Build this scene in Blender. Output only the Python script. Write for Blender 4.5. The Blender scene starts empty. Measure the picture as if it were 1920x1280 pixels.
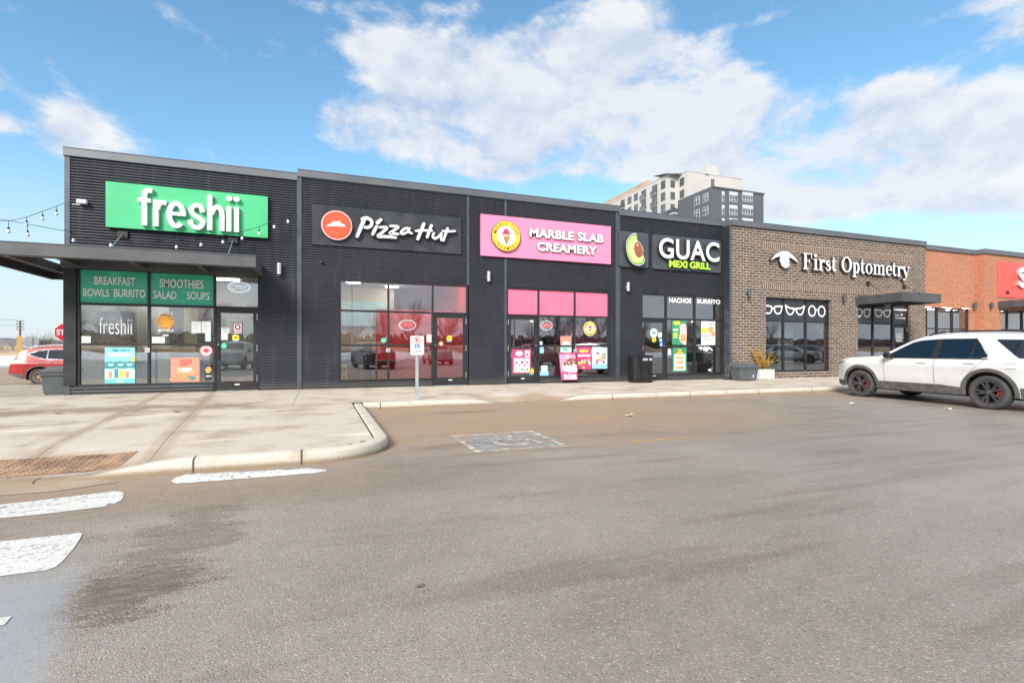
import bpy, bmesh, math, random
from math import sin, cos, pi, radians, sqrt, atan2, asin, exp
from mathutils import Vector, Matrix
C = bpy.context.scene.collection
SC = bpy.context.scene
R = random.Random(7)

# ------------------------------------------------------------------ camera
YAW = radians(20.556)
CAM = (0.0, -15.2, 1.06)
FPX = 960.0           # focal length in photograph pixels (18 mm on 36 mm)
HOR = 657.0
cam = bpy.data.cameras.new("camera")
cam.lens = 18.0; cam.sensor_width = 36.0; cam.sensor_fit = 'HORIZONTAL'
cam.shift_y = 17.0 / 1920.0
cam.clip_start = 0.05; cam.clip_end = 3000
camo = bpy.data.objects.new("camera", cam); C.objects.link(camo)
camo.location = CAM; camo.rotation_euler = (pi / 2, 0, -YAW)
SC.camera = camo

def ray(px, py):
    u = (px - 960.0) / FPX; v = (HOR - py) / FPX
    return (u * cos(YAW) + sin(YAW), -u * sin(YAW) + cos(YAW), v)
def P(px, py, Y=0.0):                     # measured point on a wall plane y = Y
    r = ray(px, py); t = (Y - CAM[1]) / r[1]
    return (CAM[0] + r[0] * t, CAM[2] + r[2] * t)
def G(px, py, z=-0.13):                   # measured point on a level plane z
    r = ray(px, py); t = (z - CAM[2]) / r[2]
    return (CAM[0] + r[0] * t, CAM[1] + r[1] * t)
def PX(px, Y=0.0): return P(px, HOR, Y)[0]

# ------------------------------------------------------------------ light
SUN_EL, SUN_AZ = radians(33), radians(222)      # azimuth clockwise from +Y
sd = bpy.data.lights.new("sun", 'SUN'); sd.energy = 2.8; sd.angle = radians(22); sd.color = (1, .94, .85)
so = bpy.data.objects.new("sun", sd); C.objects.link(so)
sv = Vector((sin(SUN_AZ) * cos(SUN_EL), cos(SUN_AZ) * cos(SUN_EL), sin(SUN_EL)))
so.rotation_euler = sv.to_track_quat('Z', 'Y').to_euler(); so.location = (0, -15, 30)
SC.view_settings.view_transform = 'Standard'; SC.view_settings.look = 'None'
SC.view_settings.exposure = 1.1; SC.view_settings.gamma = 1
SC.render.film_transparent = False
SC.cycles.max_bounces = 8; SC.cycles.transparent_max_bounces = 12

class NT:                                   # tiny node-tree helper
    def __init__(s, tree): s.t = tree; s.n = tree.nodes; s.l = tree.links
    def new(s, kind, **kw):
        n = s.n.new(kind)
        for k, v in kw.items(): setattr(n, k, v)
        return n
    def put(s, sock, v):
        if v is None: return
        if isinstance(v, bpy.types.NodeSocket): s.l.new(v, sock)
        else: sock.default_value = v
    def math(s, op, a, b=None, c=None, clamp=False):
        n = s.new('ShaderNodeMath', operation=op, use_clamp=clamp)
        s.put(n.inputs[0], a); s.put(n.inputs[1], b); s.put(n.inputs[2], c)
        return n.outputs[0]
    def vmath(s, op, a, b=None):
        n = s.new('ShaderNodeVectorMath', operation=op)
        s.put(n.inputs[0], a); s.put(n.inputs[1], b)
        return n.outputs[0]
    def sstep(s, x, lo, hi, a=0.0, b=1.0):
        n = s.new('ShaderNodeMapRange', interpolation_type='SMOOTHSTEP')
        s.put(n.inputs[0], x); s.put(n.inputs[1], lo); s.put(n.inputs[2], hi); s.put(n.inputs[3], a); s.put(n.inputs[4], b)
        return n.outputs[0]
    def noise(s, vec, scale, detail=4, rough=.55, dist=0):
        n = s.new('ShaderNodeTexNoise'); s.put(n.inputs['Vector'], vec)
        n.inputs['Scale'].default_value = scale; n.inputs['Detail'].default_value = detail
        n.inputs['Roughness'].default_value = rough; n.inputs['Distortion'].default_value = dist
        return n.outputs[0]
    def mix(s, f, a, b, mode='MIX'):
        n = s.new('ShaderNodeMix', data_type='RGBA', blend_type=mode)
        s.put(n.inputs[0], f); s.put(n.inputs[6], a); s.put(n.inputs[7], b)
        return n.outputs[2]
    def sep(s, v):
        n = s.new('ShaderNodeSeparateXYZ'); s.put(n.inputs[0], v); return n.outputs
    def comb(s, x, y, z):
        n = s.new('ShaderNodeCombineXYZ'); s.put(n.inputs[0], x); s.put(n.inputs[1], y); s.put(n.inputs[2], z); return n.outputs[0]

def c4(c): return (c[0], c[1], c[2], 1.0)

# ------------------------------------------------------------------ sky with cumulus, placed by compass direction and elevation
W = bpy.data.worlds.new("World"); SC.world = W; W.use_nodes = True
w = NT(W.node_tree)
for n in list(w.n): w.n.remove(n)
wout = w.new('ShaderNodeOutputWorld'); bg = w.new('ShaderNodeBackground'); w.l.new(bg.outputs[0], wout.inputs[0])
sky = w.new('ShaderNodeTexSky', sky_type='NISHITA'); sky.sun_disc = False
sky.sun_elevation = SUN_EL; sky.sun_rotation = SUN_AZ
sky.air_density = 1.0; sky.dust_density = 0.6; sky.ozone_density = 2.0
bg.inputs[1].default_value = 0.098
tc = w.new('ShaderNodeTexCoord').outputs['Generated']
dx, dy, dz = w.sep(tc)
az = w.math('ARCTAN2', dx, dy); el = w.math('ARCSINE', dz)
BLOBS = [(150,228,80,55,1),(0,230,28,20,.8),(110,265,60,30,.6),
 (560,5,90,22,.6),(690,12,100,18,.5),(830,15,40,14,.5),
 (720,90,110,50,.9),(850,125,140,62,1),(980,120,140,70,1),(1120,110,130,75,1),(1250,125,110,60,.95),(1365,140,50,28,.6),
 (640,225,70,40,.8),(700,260,80,45,.8),(760,200,80,60,.75),(900,240,170,70,.9),(1080,220,180,90,1),(1230,230,150,80,.95),(1010,300,180,42,.8),
 (1420,215,75,70,.95),(1350,270,120,60,.9),(1500,270,120,80,.95),(1450,350,150,55,.85),(1260,300,130,50,.8),
 (1680,180,80,50,.85),(1640,280,120,75,.9),(1760,235,120,75,.95),(1890,225,110,70,.95),(1720,320,150,55,.9),(1600,380,140,32,.7),(1500,395,110,25,.6),
 (1850,370,120,34,.85),(1840,8,90,18,.55),(1900,60,60,35,.6),(1420,40,70,12,.35),(930,328,60,16,.45)]
D = None
for (bx, by, rx, ry, a) in BLOBS:
    r0 = ray(bx, by); r1 = ray(bx + rx, by); r2 = ray(bx, by - ry)
    ang = lambda r: (atan2(r[0], r[1]), atan2(r[2], sqrt(r[0]**2 + r[1]**2)))
    a0, e0 = ang(r0); ra = abs(ang(r1)[0] - a0) * 1.0; re = abs(ang(r2)[1] - e0)
    u = w.math('DIVIDE', w.math('SUBTRACT', az, a0), ra); v = w.math('DIVIDE', w.math('SUBTRACT', el, e0), re)
    d2 = w.math('ADD', w.math('MULTIPLY', u, u), w.math('MULTIPLY', v, v))
    g = w.math('MULTIPLY', w.math('EXPONENT', w.math('MULTIPLY', d2, -1.0)), a)
    D = g if D is None else w.math('ADD', D, g)
D = w.math('MINIMUM', D, 1.0)
# open scattered cloud everywhere behind the photographer
back = w.math('MAXIMUM', w.sstep(az, -.50, -.85), w.sstep(az, 1.35, 1.7))
back = w.math('MAXIMUM', back, w.sstep(el, .60, .75))
D = w.math('ADD', D, w.math('MULTIPLY', back, 0.85))
sv1 = w.vmath('MULTIPLY', tc, (1, 1, 1.7))
n1 = w.noise(sv1, 6.0, 12, .62, .2)
n2 = w.noise(w.vmath('ADD', sv1, (-.015, -.01, .05)), 6.0, 12, .62, .2)
nb = w.noise(sv1, 2.3, 3, .5)
dens = w.math('ADD', D, w.math('MULTIPLY', w.math('SUBTRACT', n1, .5), 3.3))
m = w.sstep(dens, .20, .92)
lit = w.math('ADD', w.math('MULTIPLY', w.math('SUBTRACT', n1, n2), 3.4), w.math('ADD', .72, w.math('MULTIPLY', w.math('SUBTRACT', nb, .5), -1.3)))
lit = w.math('ADD', lit, 0, clamp=True)
thick = w.sstep(D, .7, 1.0)
lit = w.math('SUBTRACT', lit, w.math('MULTIPLY', thick, .22), clamp=True)
K = 4.75
ccol = w.mix(lit, (.60*K, .68*K, .84*K, 1), (.92*K, .94*K, .96*K, 1))
skyc = w.mix(1.0, sky.outputs[0], (.86, 1.14, 1.12, 1), 'MULTIPLY')
haz = w.sstep(el, .0, .34, .90, 0)
skyc = w.mix(haz, skyc, (.77*K, .83*K, .91*K, 1))
fin = w.mix(w.math('MULTIPLY', m, .95), skyc, ccol)
w.l.new(fin, bg.inputs[0])

# ------------------------------------------------------------------ materials
MAT = {}
def mat(name, col, rough=.6, metal=0, var=.12, vs=3.0, bump=0, bs=40, emit=0, spec=.5, coat=0):
    if name in MAT: return MAT[name]
    m = bpy.data.materials.new(name); m.use_nodes = True; t = NT(m.node_tree)
    b = t.n['Principled BSDF']
    b.inputs['Roughness'].default_value = rough; b.inputs['Metallic'].default_value = metal
    b.inputs['Specular IOR Level'].default_value = spec
    if coat: b.inputs['Coat Weight'].default_value = coat; b.inputs['Coat Roughness'].default_value = .08
    pos = t.new('ShaderNodeTexCoord').outputs['Object']
    if var:
        n = t.noise(pos, vs, 5, .6)
        f = t.sstep(n, .3, .7)
        lo = tuple(x * (1 - var) for x in col); hi = tuple(min(1, x * (1 + var)) for x in col)
        t.put(b.inputs['Base Color'], t.mix(f, c4(lo), c4(hi)))
        t.put(b.inputs['Roughness'], t.sstep(n, .25, .75, max(.02, rough - .07), min(1, rough + .07)))
    else: b.inputs['Base Color'].default_value = c4(col)
    if bump:
        bn = t.new('ShaderNodeBump'); bn.inputs['Strength'].default_value = bump; bn.inputs['Distance'].default_value = .01
        t.put(bn.inputs['Height'], t.noise(pos, bs, 4)); t.l.new(bn.outputs[0], b.inputs['Normal'])
    if emit:
        b.inputs['Emission Color'].default_value = c4(col); b.inputs['Emission Strength'].default_value = emit
    MAT[name] = m; return m

def glass(name, tint, base, rough=0.0):
    m = bpy.data.materials.new(name); m.use_nodes = True; t = NT(m.node_tree)
    for n in list(t.n): t.n.remove(n)
    o = t.new('ShaderNodeOutputMaterial'); tr = t.new('ShaderNodeBsdfTransparent'); gl = t.new('ShaderNodeBsdfGlossy')
    tr.inputs[0].default_value = c4(tint); gl.inputs['Roughness'].default_value = rough; gl.inputs[0].default_value = (.95, .97, 1, 1)
    lw = t.new('ShaderNodeFresnel'); lw.inputs[0].default_value = 1.5
    # slightly wavy sheet
    bn = t.new('ShaderNodeBump'); bn.inputs['Strength'].default_value = .05; bn.inputs['Distance'].default_value = .02
    t.put(bn.inputs['Height'], t.noise(t.new('ShaderNodeTexCoord').outputs['Object'], 1.6, 1)); t.l.new(bn.outputs[0], gl.inputs['Normal'])
    f = t.math('ADD', base, t.math('MULTIPLY', lw.outputs[0], 1 - base), clamp=True)
    mx = t.new('ShaderNodeMixShader'); t.l.new(f, mx.inputs[0]); t.l.new(tr.outputs[0], mx.inputs[1]); t.l.new(gl.outputs[0], mx.inputs[2])
    t.l.new(mx.outputs[0], o.inputs[0]); MAT[name] = m; return m

def brick(name, c1, c2, mortar, bw, bh, ms):
    m = bpy.data.materials.new(name); m.use_nodes = True; t = NT(m.node_tree); b = t.n['Principled BSDF']
    geo = t.new('ShaderNodeNewGeometry').outputs['Position']
    x, y, z = t.sep(geo)
    v = t.comb(t.math('ADD', x, y), z, 0)
    bt = t.new('ShaderNodeTexBrick'); t.put(bt.inputs['Vector'], v)
    bt.inputs['Color1'].default_value = c4(c1); bt.inputs['Color2'].default_value = c4(c2); bt.inputs['Mortar'].default_value = c4(mortar)
    bt.inputs['Scale'].default_value = 1; bt.inputs['Mortar Size'].default_value = ms; bt.inputs['Brick Width'].default_value = bw
    bt.inputs['Row Height'].default_value = bh; bt.inputs['Mortar Smooth'].default_value = .15; bt.inputs['Bias'].default_value = -.1
    n = t.noise(geo, 9, 5); n2 = t.noise(geo, .8, 3)
    col = t.mix(t.sstep(n, .3, .7), bt.outputs[0], t.mix(1, bt.outputs[0], (.72, .7, .7, 1), 'MULTIPLY'))
    col = t.mix(t.sstep(n2, .45, .75, 0, .35), col, t.mix(1, col, (1.25, 1.2, 1.12, 1), 'MULTIPLY'))
    t.put(b.inputs['Base Color'], col); b.inputs['Roughness'].default_value = .85
    bn = t.new('ShaderNodeBump'); bn.inputs['Strength'].default_value = .6; bn.inputs['Distance'].default_value = .012; bn.invert = True
    t.put(bn.inputs['Height'], bt.outputs[1]); t.l.new(bn.outputs[0], b.inputs['Normal'])
    MAT[name] = m; return m

glass('shop_glass', (.90, .93, .92), .28)
glass('house_glass', (.35, .38, .42), .30)
glass('car_glass', (.07, .075, .08), .07)
brick('brown_brick', (.098, .074, .062), (.165, .125, .102), (.47, .405, .34), .30, .10, .010)
brick('orange_brick', (.43, .155, .078), (.47, .185, .10), (.50, .37, .29), .26, .086, .006)
mat('cladding', (.046, .050, .064), .42, .2, .2, 1.3)
mat('cap_metal', (.135, .148, .165), .45, .3, .10, .8)
mat('trim_metal', (.085, .098, .115), .42, .4, .1)
mat('frame_metal', (.030, .031, .033), .45, .3, .15)
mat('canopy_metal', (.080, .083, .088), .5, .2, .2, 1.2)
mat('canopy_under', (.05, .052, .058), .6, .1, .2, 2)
mat('steel', (.55, .56, .56), .35, .85, .15, 6)
mat('galv', (.50, .54, .55), .45, .6, .15, 8)
mat('white_plastic', (.74, .75, .76), .35, 0, .03)
mat('white_print', (.88, .89, .89), .5, 0, .03)
mat('black', (.015, .015, .016), .5, 0, .2)
mat('dark_return', (.04, .04, .045), .45, 0, .1)
mat('roof_gravel', (.25, .25, .25), .9)
mat('green_sign', (.06, .47, .20), .4, 0, .05, .8)
mat('green_film', (.05, .47, .30), .25, 0, .12, 2)
mat('pink_sign', (.84, .25, .42), .4, 0, .04, .8)
mat('pink_film', (.90, .17, .29), .22, 0, .06, 1)
mat('panel_dark', (.045, .048, .055), .4, .2, .25, 1.5)
mat('panel_slate', (.065, .075, .09), .45, .1, .1)
mat('red_logo', (.85, .10, .045), .35, 0, .04)
mat('yellow_logo', (.86, .62, .05), .4, 0, .05)
mat('brown_print', (.15, .06, .02), .5, 0, 0)
mat('cone_tan', (.62, .36, .10), .5, 0, .3, 60)
mat('raspberry', (.80, .05, .16), .45, 0, .15, 20)
mat('lime_glow', (.42, .80, .05), .4, 0, .03, emit=.25)
mat('avo_skin', (.03, .09, .03), .5, 0, .1)
mat('avo_green', (.42, .68, .16), .4, 0, .08, 5)
mat('avo_yellow', (.74, .80, .30), .4, 0, .05)
mat('avo_pit', (.30, .10, .06), .35, 0, .15, 5)
mat('staples_red', (.80, .095, .08), .45, 0, .05)
mat('film_dark', (.030, .034, .040), .18, 0, .1)
mat('paper', (.72, .73, .70), .7, 0, .06, 8)
mat('teal_print', (.16, .52, .55), .5, 0, .06, 6)
mat('teal_dark', (.05, .27, .29), .5, 0, .1, 6)
mat('teal_pale', (.50, .78, .78), .5, 0, .05, 6)
mat('coral_print', (.80, .27, .20), .5, 0, .06, 6)
mat('pink_pale', (.85, .50, .50), .5, 0, .06, 6)
mat('magenta_print', (.74, .05, .19), .45, 0, .06, 6)
mat('yellow_print', (.85, .72, .04), .5, 0, .05)
mat('blue_print', (.04, .20, .55), .5, 0, .05)
mat('red_print', (.70, .04, .05), .45, 0, .05)
mat('green_print', (.05, .28, .14), .5, 0, .1, 6)
mat('green_dot', (.05, .55, .35), .5, 0, .05)
mat('food_print', (.62, .33, .12), .6, 0, .5, 30)
mat('black_print', (.03, .03, .03), .5, 0, 0)
mat('orange_print', (.85, .40, .05), .5, 0, .2, 20)
mat('sky_print', (.25, .62, .75), .5, 0, .06)
mat('neon_white', (.85, .85, .88), .4, 0, 0, emit=.25)  # slight glow, put on the unlit open sign and the door seal too
mat('neon_red', (.95, .16, .12), .4, 0, 0, emit=.8)
mat('lamp_on', (1, .93, .8), .5, 0, 0, emit=12)
mat('bulb_white', (.82, .82, .78), .15, 0, 0)
mat('bin_grey', (.085, .095, .105), .6, 0, .15, 3, .2, 60)
mat('bin_lid', (.075, .083, .092), .6, 0, .15, 3, .2, 60)
mat('bin_black', (.018, .018, .02), .42, .3, .3, 5)
mat('planter_stone', (.56, .55, .52), .85, 0, .15, 5, .3, 50)
mat('gold_leaf', (.46, .29, .06), .7, 0, .45, 30)
mat('rust_plate', (.30, .19, .12), .8, .2, .35, 6)
mat('wood_counter', (.45, .29, .15), .5, 0, .25, 4)
mat('int_pale', (.50, .50, .47), .9, 0, .08)
mat('int_white', (.70, .70, .68), .9, 0, .04)
mat('int_red', (.75, .035, .045), .8, 0, .08)
mat('int_pink', (.62, .08, .20), .8, 0, .1)
mat('int_green', (.30, .40, .34), .9, 0, .1)
mat('int_dark', (.10, .105, .11), .9, 0, .2)
mat('int_floor', (.22, .21, .20), .5, 0, .2)
mat('int_cream', (.62, .55, .42), .9, 0, .05)
mat('car_white', (.66, .67, .67), .25, 0, .03, 2, coat=.8)
mat('car_red', (.34, .022, .028), .4, 0, .08, 2, coat=.2)
mat('car_navy', (.02, .03, .05), .3, .2, .08, 2, coat=.7)
mat('car_silver', (.40, .42, .43), .3, .4, .08, 2, coat=.7)
mat('car_clad', (.10, .097, .093), .7, 0, .3, 6)
mat('tyre', (.055, .055, .056), .85, 0, .35, 12, .4, 60)
mat('rim_dark', (.11, .11, .115), .35, .6, .2)
mat('rim_rust', (.30, .22, .15), .6, .5, .4, 10)
mat('caliper_red', (.55, .02, .03), .4, 0, .1)
mat('chrome', (.75, .76, .77), .15, 1, .03)
mat('lamp_glass', (.35, .25, .22), .12, 0, .3, 8)
mat('tail_lamp', (.75, .45, .42), .15, 0, .3, 10)
mat('seam', (.07, .07, .07), .8, 0, 0)
mat('apt_white', (.48, .47, .45), .8, 0, .04, .1)
mat('apt_beige', (.50, .46, .40), .8, 0, .05, .1)
mat('apt_dark', (.085, .098, .115), .7, 0, .06, .1)
mat('apt_tan', (.40, .29, .20), .8, 0, .15, .3)
mat('apt_pane', (.10, .115, .12), .12, 0, .5, .25)
mat('apt_spandrel', (.50, .52, .54), .6, 0, .05, .2)
mat('bark', (.16, .135, .115), .95, 0, .3, 6)
mat('pole_wood', (.17, .14, .12), .9, 0, .25, 3)
mat('dry_grass', (.36, .27, .17), 1, 0, .35, .12, .5, 3)
mat('hill_scrub', (.17, .16, .165), 1, 0, .3, .05, .5, 1)
mat('snow', (.78, .80, .82), .8, 0, .15, 1.2, .5, 9)
mat('house_blue', (.10, .105, .135), .8, 0, .15)
mat('house_roof', (.10, .11, .12), .9, 0, .2)
mat('leaf_brown', (.35, .13, .04), .8, 0, .3, 20)
mat('litter', (.75, .74, .70), .8, 0, .1)
mat('rag', (.03, .028, .027), .9, 0, .3, 10)
mat('road_pale', (.32, .32, .33), .8, 0, .2, .2)
mat('sold_brick', (.15, .107, .083), .85, 0, .3, 12); mat('sold_mortar', (.58, .48, .39), .9, 0, .1)

mat('thicket', (.075, .062, .052), 1, 0, .4, .2, .5, 2)
def streak_metal():
    m = bpy.data.materials.new('cladding'); m.use_nodes = True; t = NT(m.node_tree); b = t.n['Principled BSDF']
    pos = t.new('ShaderNodeNewGeometry').outputs['Position']
    n1 = t.noise(t.vmath('MULTIPLY', pos, (5, 5, .35)), 1.6, 5, .65); n2 = t.noise(pos, .7, 4, .6); n3 = t.noise(pos, 30, 3, .7)
    col = t.mix(t.sstep(n2, .3, .7), (.035, .039, .052, 1), (.046, .050, .064, 1))
    col = t.mix(t.sstep(n1, .55, .78, 0, .55), col, (.115, .115, .12, 1)); col = t.mix(t.sstep(n1, .45, .25, 0, .5), col, (.028, .03, .04, 1))
    z = t.sep(pos)[2]; col = t.mix(t.math('MULTIPLY', t.sstep(t.math('ADD', z, t.math('MULTIPLY', n3, .25)), .45, .05), .55), col, (.17, .155, .135, 1))
    t.put(b.inputs['Base Color'], col); t.put(b.inputs['Roughness'], t.sstep(n1, .3, .7, .34, .52)); b.inputs['Metallic'].default_value = .2
    MAT['cladding'] = m
streak_metal()
# ------------------------------------------------------------------ mesh builder
_tc = {}
def text_geo(s, bold=0.0, shear=0.0, space=1.0):
    k = (s, bold, shear, space)
    if k in _tc: return _tc[k]
    cu = bpy.data.curves.new("t", 'FONT'); cu.body = s; cu.size = 1; cu.offset = bold; cu.shear = shear; cu.space_character = space
    cu.resolution_u = 5; cu.fill_mode = 'FRONT'
    o = bpy.data.objects.new("t", cu); C.objects.link(o)
    dg = bpy.context.evaluated_depsgraph_get(); dg.update()
    me = bpy.data.meshes.new_from_object(o.evaluated_get(dg))
    bm = bmesh.new(); bm.from_mesh(me); bmesh.ops.remove_doubles(bm, verts=bm.verts, dist=1e-5)
    bm.verts.index_update()
    vs = [(v.co.x, v.co.y) for v in bm.verts]; fs = [[v.index for v in f.verts] for f in bm.faces]
    be = [[v.index for v in e.verts] for e in bm.edges if len(e.link_faces) == 1]
    # orient boundary with its face
    out = []
    for e in bm.edges:
        if len(e.link_faces) == 1:
            l = e.link_loops[0]; out.append((l.vert.index, l.link_loop_next.vert.index))
    bm.free(); bpy.data.objects.remove(o); bpy.data.curves.remove(cu); bpy.data.meshes.remove(me)
    # make faces face +z
    nf = []
    flip = False
    if fs:
        a, b, c = [Vector(vs[i]).to_3d() for i in fs[0][:3]]
        flip = (b - a).cross(c - a).z < 0
    if flip: fs = [f[::-1] for f in fs]; out = [(b, a) for a, b in out]
    _tc[k] = (vs, fs, out); return _tc[k]

def catmull(pts, n=6, closed=False):
    out = []; N = len(pts)
    rng = N if closed else N - 1
    for i in range(rng):
        g = (lambda j: pts[j % N]) if closed else (lambda j: pts[max(0, min(N - 1, j))])
        p0, p1, p2, p3 = g(i - 1), g(i), g(i + 1), g(i + 2)
        for k in range(n):
            t = k / n
            out.append(tuple(.5 * (2 * b + (c - a) * t + (2 * a - 5 * b + 4 * c - d) * t * t + (-a + 3 * b - 3 * c + d) * t ** 3) for a, b, c, d in zip(p0, p1, p2, p3)))
    if not closed: out.append(tuple(pts[-1]))
    return out

class MB:
    def __init__(s): s.v = []; s.f = []; s.m = []; s.mats = []; s.k = 0
    def mi(s, m):
        if m not in s.mats: s.mats.append(m)
        return s.mats.index(m)
    def add(s, vs, fs, m):
        o = len(s.v); s.v += [tuple(v) for v in vs]; i = s.mi(m)
        for f in fs: s.f.append([o + k for k in f]); s.m.append(i)
        return s
    def box(s, x0, x1, y0, y1, z0, z1, m):
        if x0 > x1: x0, x1 = x1, x0
        if y0 > y1: y0, y1 = y1, y0
        if z0 > z1: z0, z1 = z1, z0
        v = [(x0,y0,z0),(x1,y0,z0),(x1,y1,z0),(x0,y1,z0),(x0,y0,z1),(x1,y0,z1),(x1,y1,z1),(x0,y1,z1)]
        return s.add(v, [(0,3,2,1),(4,5,6,7),(0,1,5,4),(1,2,6,5),(2,3,7,6),(3,0,4,7)], m)
    def prism(s, pts, y0, y1, m, m2=None):                # (x,z) outline, front at y0 facing -Y
        n = len(pts)
        ar = sum(pts[i][0] * pts[(i+1) % n][1] - pts[(i+1) % n][0] * pts[i][1] for i in range(n))
        if ar < 0: pts = pts[::-1]
        s.add([(p[0], y0, p[1]) for p in pts], [list(range(n))], m)
        if y1 is not None:
            v = [(p[0], y0, p[1]) for p in pts] + [(p[0], y1, p[1]) for p in pts]
            s.add(v, [(i, i + n, (i+1) % n + n, (i+1) % n) for i in range(n)], m2 or m)
            s.add([(p[0], y1, p[1]) for p in pts], [list(range(n))[::-1]], m2 or m)
        return s
    def hprism(s, pts, z0, z1, m):                        # (x,y) outline, top at z1
        n = len(pts)
        ar = sum(pts[i][0] * pts[(i+1) % n][1] - pts[(i+1) % n][0] * pts[i][1] for i in range(n))
        if ar < 0: pts = pts[::-1]
        s.add([(p[0], p[1], z1) for p in pts], [list(range(n))], m)
        if z0 is not None:
            v = [(p[0], p[1], z1) for p in pts] + [(p[0], p[1], z0) for p in pts]
            s.add(v, [(i, i + n, (i+1) % n + n, (i+1) % n) for i in range(n)], m)
        return s
    def rect(s, x0, x1, z0, z1, y, m, y1=None): return s.prism([(x0,z0),(x1,z0),(x1,z1),(x0,z1)], y, y1, m)
    def disc(s, x, z, rx, rz, y, m, y1=None, n=40, m2=None): return s.prism([(x + rx*cos(2*pi*i/n), z + rz*sin(2*pi*i/n)) for i in range(n)], y, y1, m, m2)
    def rrect(s, x0, x1, z0, z1, r, y, m, y1=None):
        p = []
        for cx, cz, a in ((x1-r, z1-r, 0), (x0+r, z1-r, 90), (x0+r, z0+r, 180), (x1-r, z0+r, 270)):
            for k in range(6): t = radians(a + 18*k); p.append((cx + r*cos(t), cz + r*sin(t)))
        return s.prism(p, y, y1, m)
    def text(s, t, x0, x1, z0, z1, y, m, depth=0, bold=0, shear=0, m2=None, space=1.0):
        vs, fs, be = text_geo(t, bold, shear, space)
        xs = [v[0] for v in vs]; zs = [v[1] for v in vs]
        ax = (x1-x0)/(max(xs)-min(xs)); az_ = (z1-z0)/(max(zs)-min(zs))
        q = [(x0 + (v[0]-min(xs))*ax, z0 + (v[1]-min(zs))*az_) for v in vs]
        s.add([(a, y, b) for a, b in q], fs, m)
        if depth:
            n = len(q)
            s.add([(a, y, b) for a, b in q] + [(a, y+depth, b) for a, b in q], [(b, a, a+n, b+n) for a, b in be], m2 or m)
        return s
    def ribbon(s, pts, ws, y, m, depth=0, m2=None, caps=True, sm=6, closed=False):
        s.k += 1; y = y - .0007 * (s.k % 9)
        q = catmull([tuple(p) + (w_,) for p, w_ in zip(pts, ws)], sm, closed)
        N = len(q); L = []; Rr = []
        for i in range(N):
            a = q[(i-1) % N] if closed else q[max(0, i-1)]; b = q[(i+1) % N] if closed else q[min(N-1, i+1)]
            dx_, dz_ = b[0]-a[0], b[1]-a[1]; l = sqrt(dx_*dx_ + dz_*dz_) or 1
            nx, nz = -dz_/l, dx_/l; h = q[i][2]/2
            L.append((q[i][0]+nx*h, q[i][1]+nz*h)); Rr.append((q[i][0]-nx*h, q[i][1]-nz*h))
        V = []
        for a, b in zip(Rr, L): V += [a, b]
        F = []
        for i in range(N if closed else N-1):
            j = (i+1) % N; F.append((2*i, 2*j, 2*j+1, 2*i+1))
        B = []
        for i in range(N if closed else N-1):
            j = (i+1) % N; B += [(2*i, 2*j), (2*j+1, 2*i+1)]
        if not closed:
            if caps:
                for end, sgn in ((0, 1), (N-1, -1)):
                    c_ = q[end]; h = c_[2]/2; a0 = atan2(L[end][1]-c_[1], L[end][0]-c_[0]); o = len(V); idx = []
                    for k in range(1, 6):
                        t = a0 + sgn*pi*k/6; V.append((c_[0]+h*cos(t), c_[1]+h*sin(t))); idx.append(o+k-1)
                    lp = [2*end+1] + idx + [2*end]
                    if sgn < 0: lp = lp[::-1]
                    F.append(lp)
                    for a, b in zip(lp, lp[1:]): B.append((a, b))
            else: B += [(1, 0), (2*(N-1), 2*(N-1)+1)]
        s.add([(a, y, b) for a, b in V], F, m)
        if depth:
            n = len(V)
            s.add([(a, y, b) for a, b in V] + [(a, y+depth, b) for a, b in V], [(b, a, a+n, b+n) for a, b in B], m2 or m)
        return s
    def tube(s, pts, rs, m, n=6, cap=True):
        if not hasattr(rs, '__len__'): rs = [rs]*len(pts)
        V = []; F = []; up0 = None
        for i, p in enumerate(pts):
            p = Vector(p); a = Vector(pts[max(0, i-1)]); b = Vector(pts[min(len(pts)-1, i+1)])
            d = (b - a).normalized() if (b-a).length > 1e-9 else Vector((0,0,1))
            up = Vector((0,0,1)) if abs(d.z) < .9 else Vector((1,0,0))
            if up0 is not None: up = up0
            x = d.cross(up)
            if x.length < 1e-6: x = d.cross(Vector((0,1,0)))
            x.normalize(); yv = x.cross(d).normalized(); up0 = yv
            for k in range(n):
                t = 2*pi*k/n; V.append(tuple(p + (x*cos(t) + yv*sin(t))*rs[i]))
        for i in range(len(pts)-1):
            for k in range(n):
                F.append((i*n+k, i*n+(k+1) % n, (i+1)*n+(k+1) % n, (i+1)*n+k))
        if cap: F.append(list(range(n))[::-1]); F.append([(len(pts)-1)*n+k for k in range(n)])
        return s.add(V, F, m)
    def lathe(s, prof, m, n=24, axis='Z', o=(0,0,0)):     # prof: (r, h)
        V = []; F = []
        for r, h in prof:
            for k in range(n):
                a = 2*pi*k/n
                if axis == 'Z': V.append((o[0]+r*cos(a), o[1]+r*sin(a), o[2]+h))
                else: V.append((o[0]+r*sin(a), o[1]+h, o[2]+r*cos(a)))
        for i in range(len(prof)-1):
            for k in range(n): F.append((i*n+k, i*n+(k+1) % n, (i+1)*n+(k+1) % n, (i+1)*n+k))
        return s.add(V, F, m)
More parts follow.
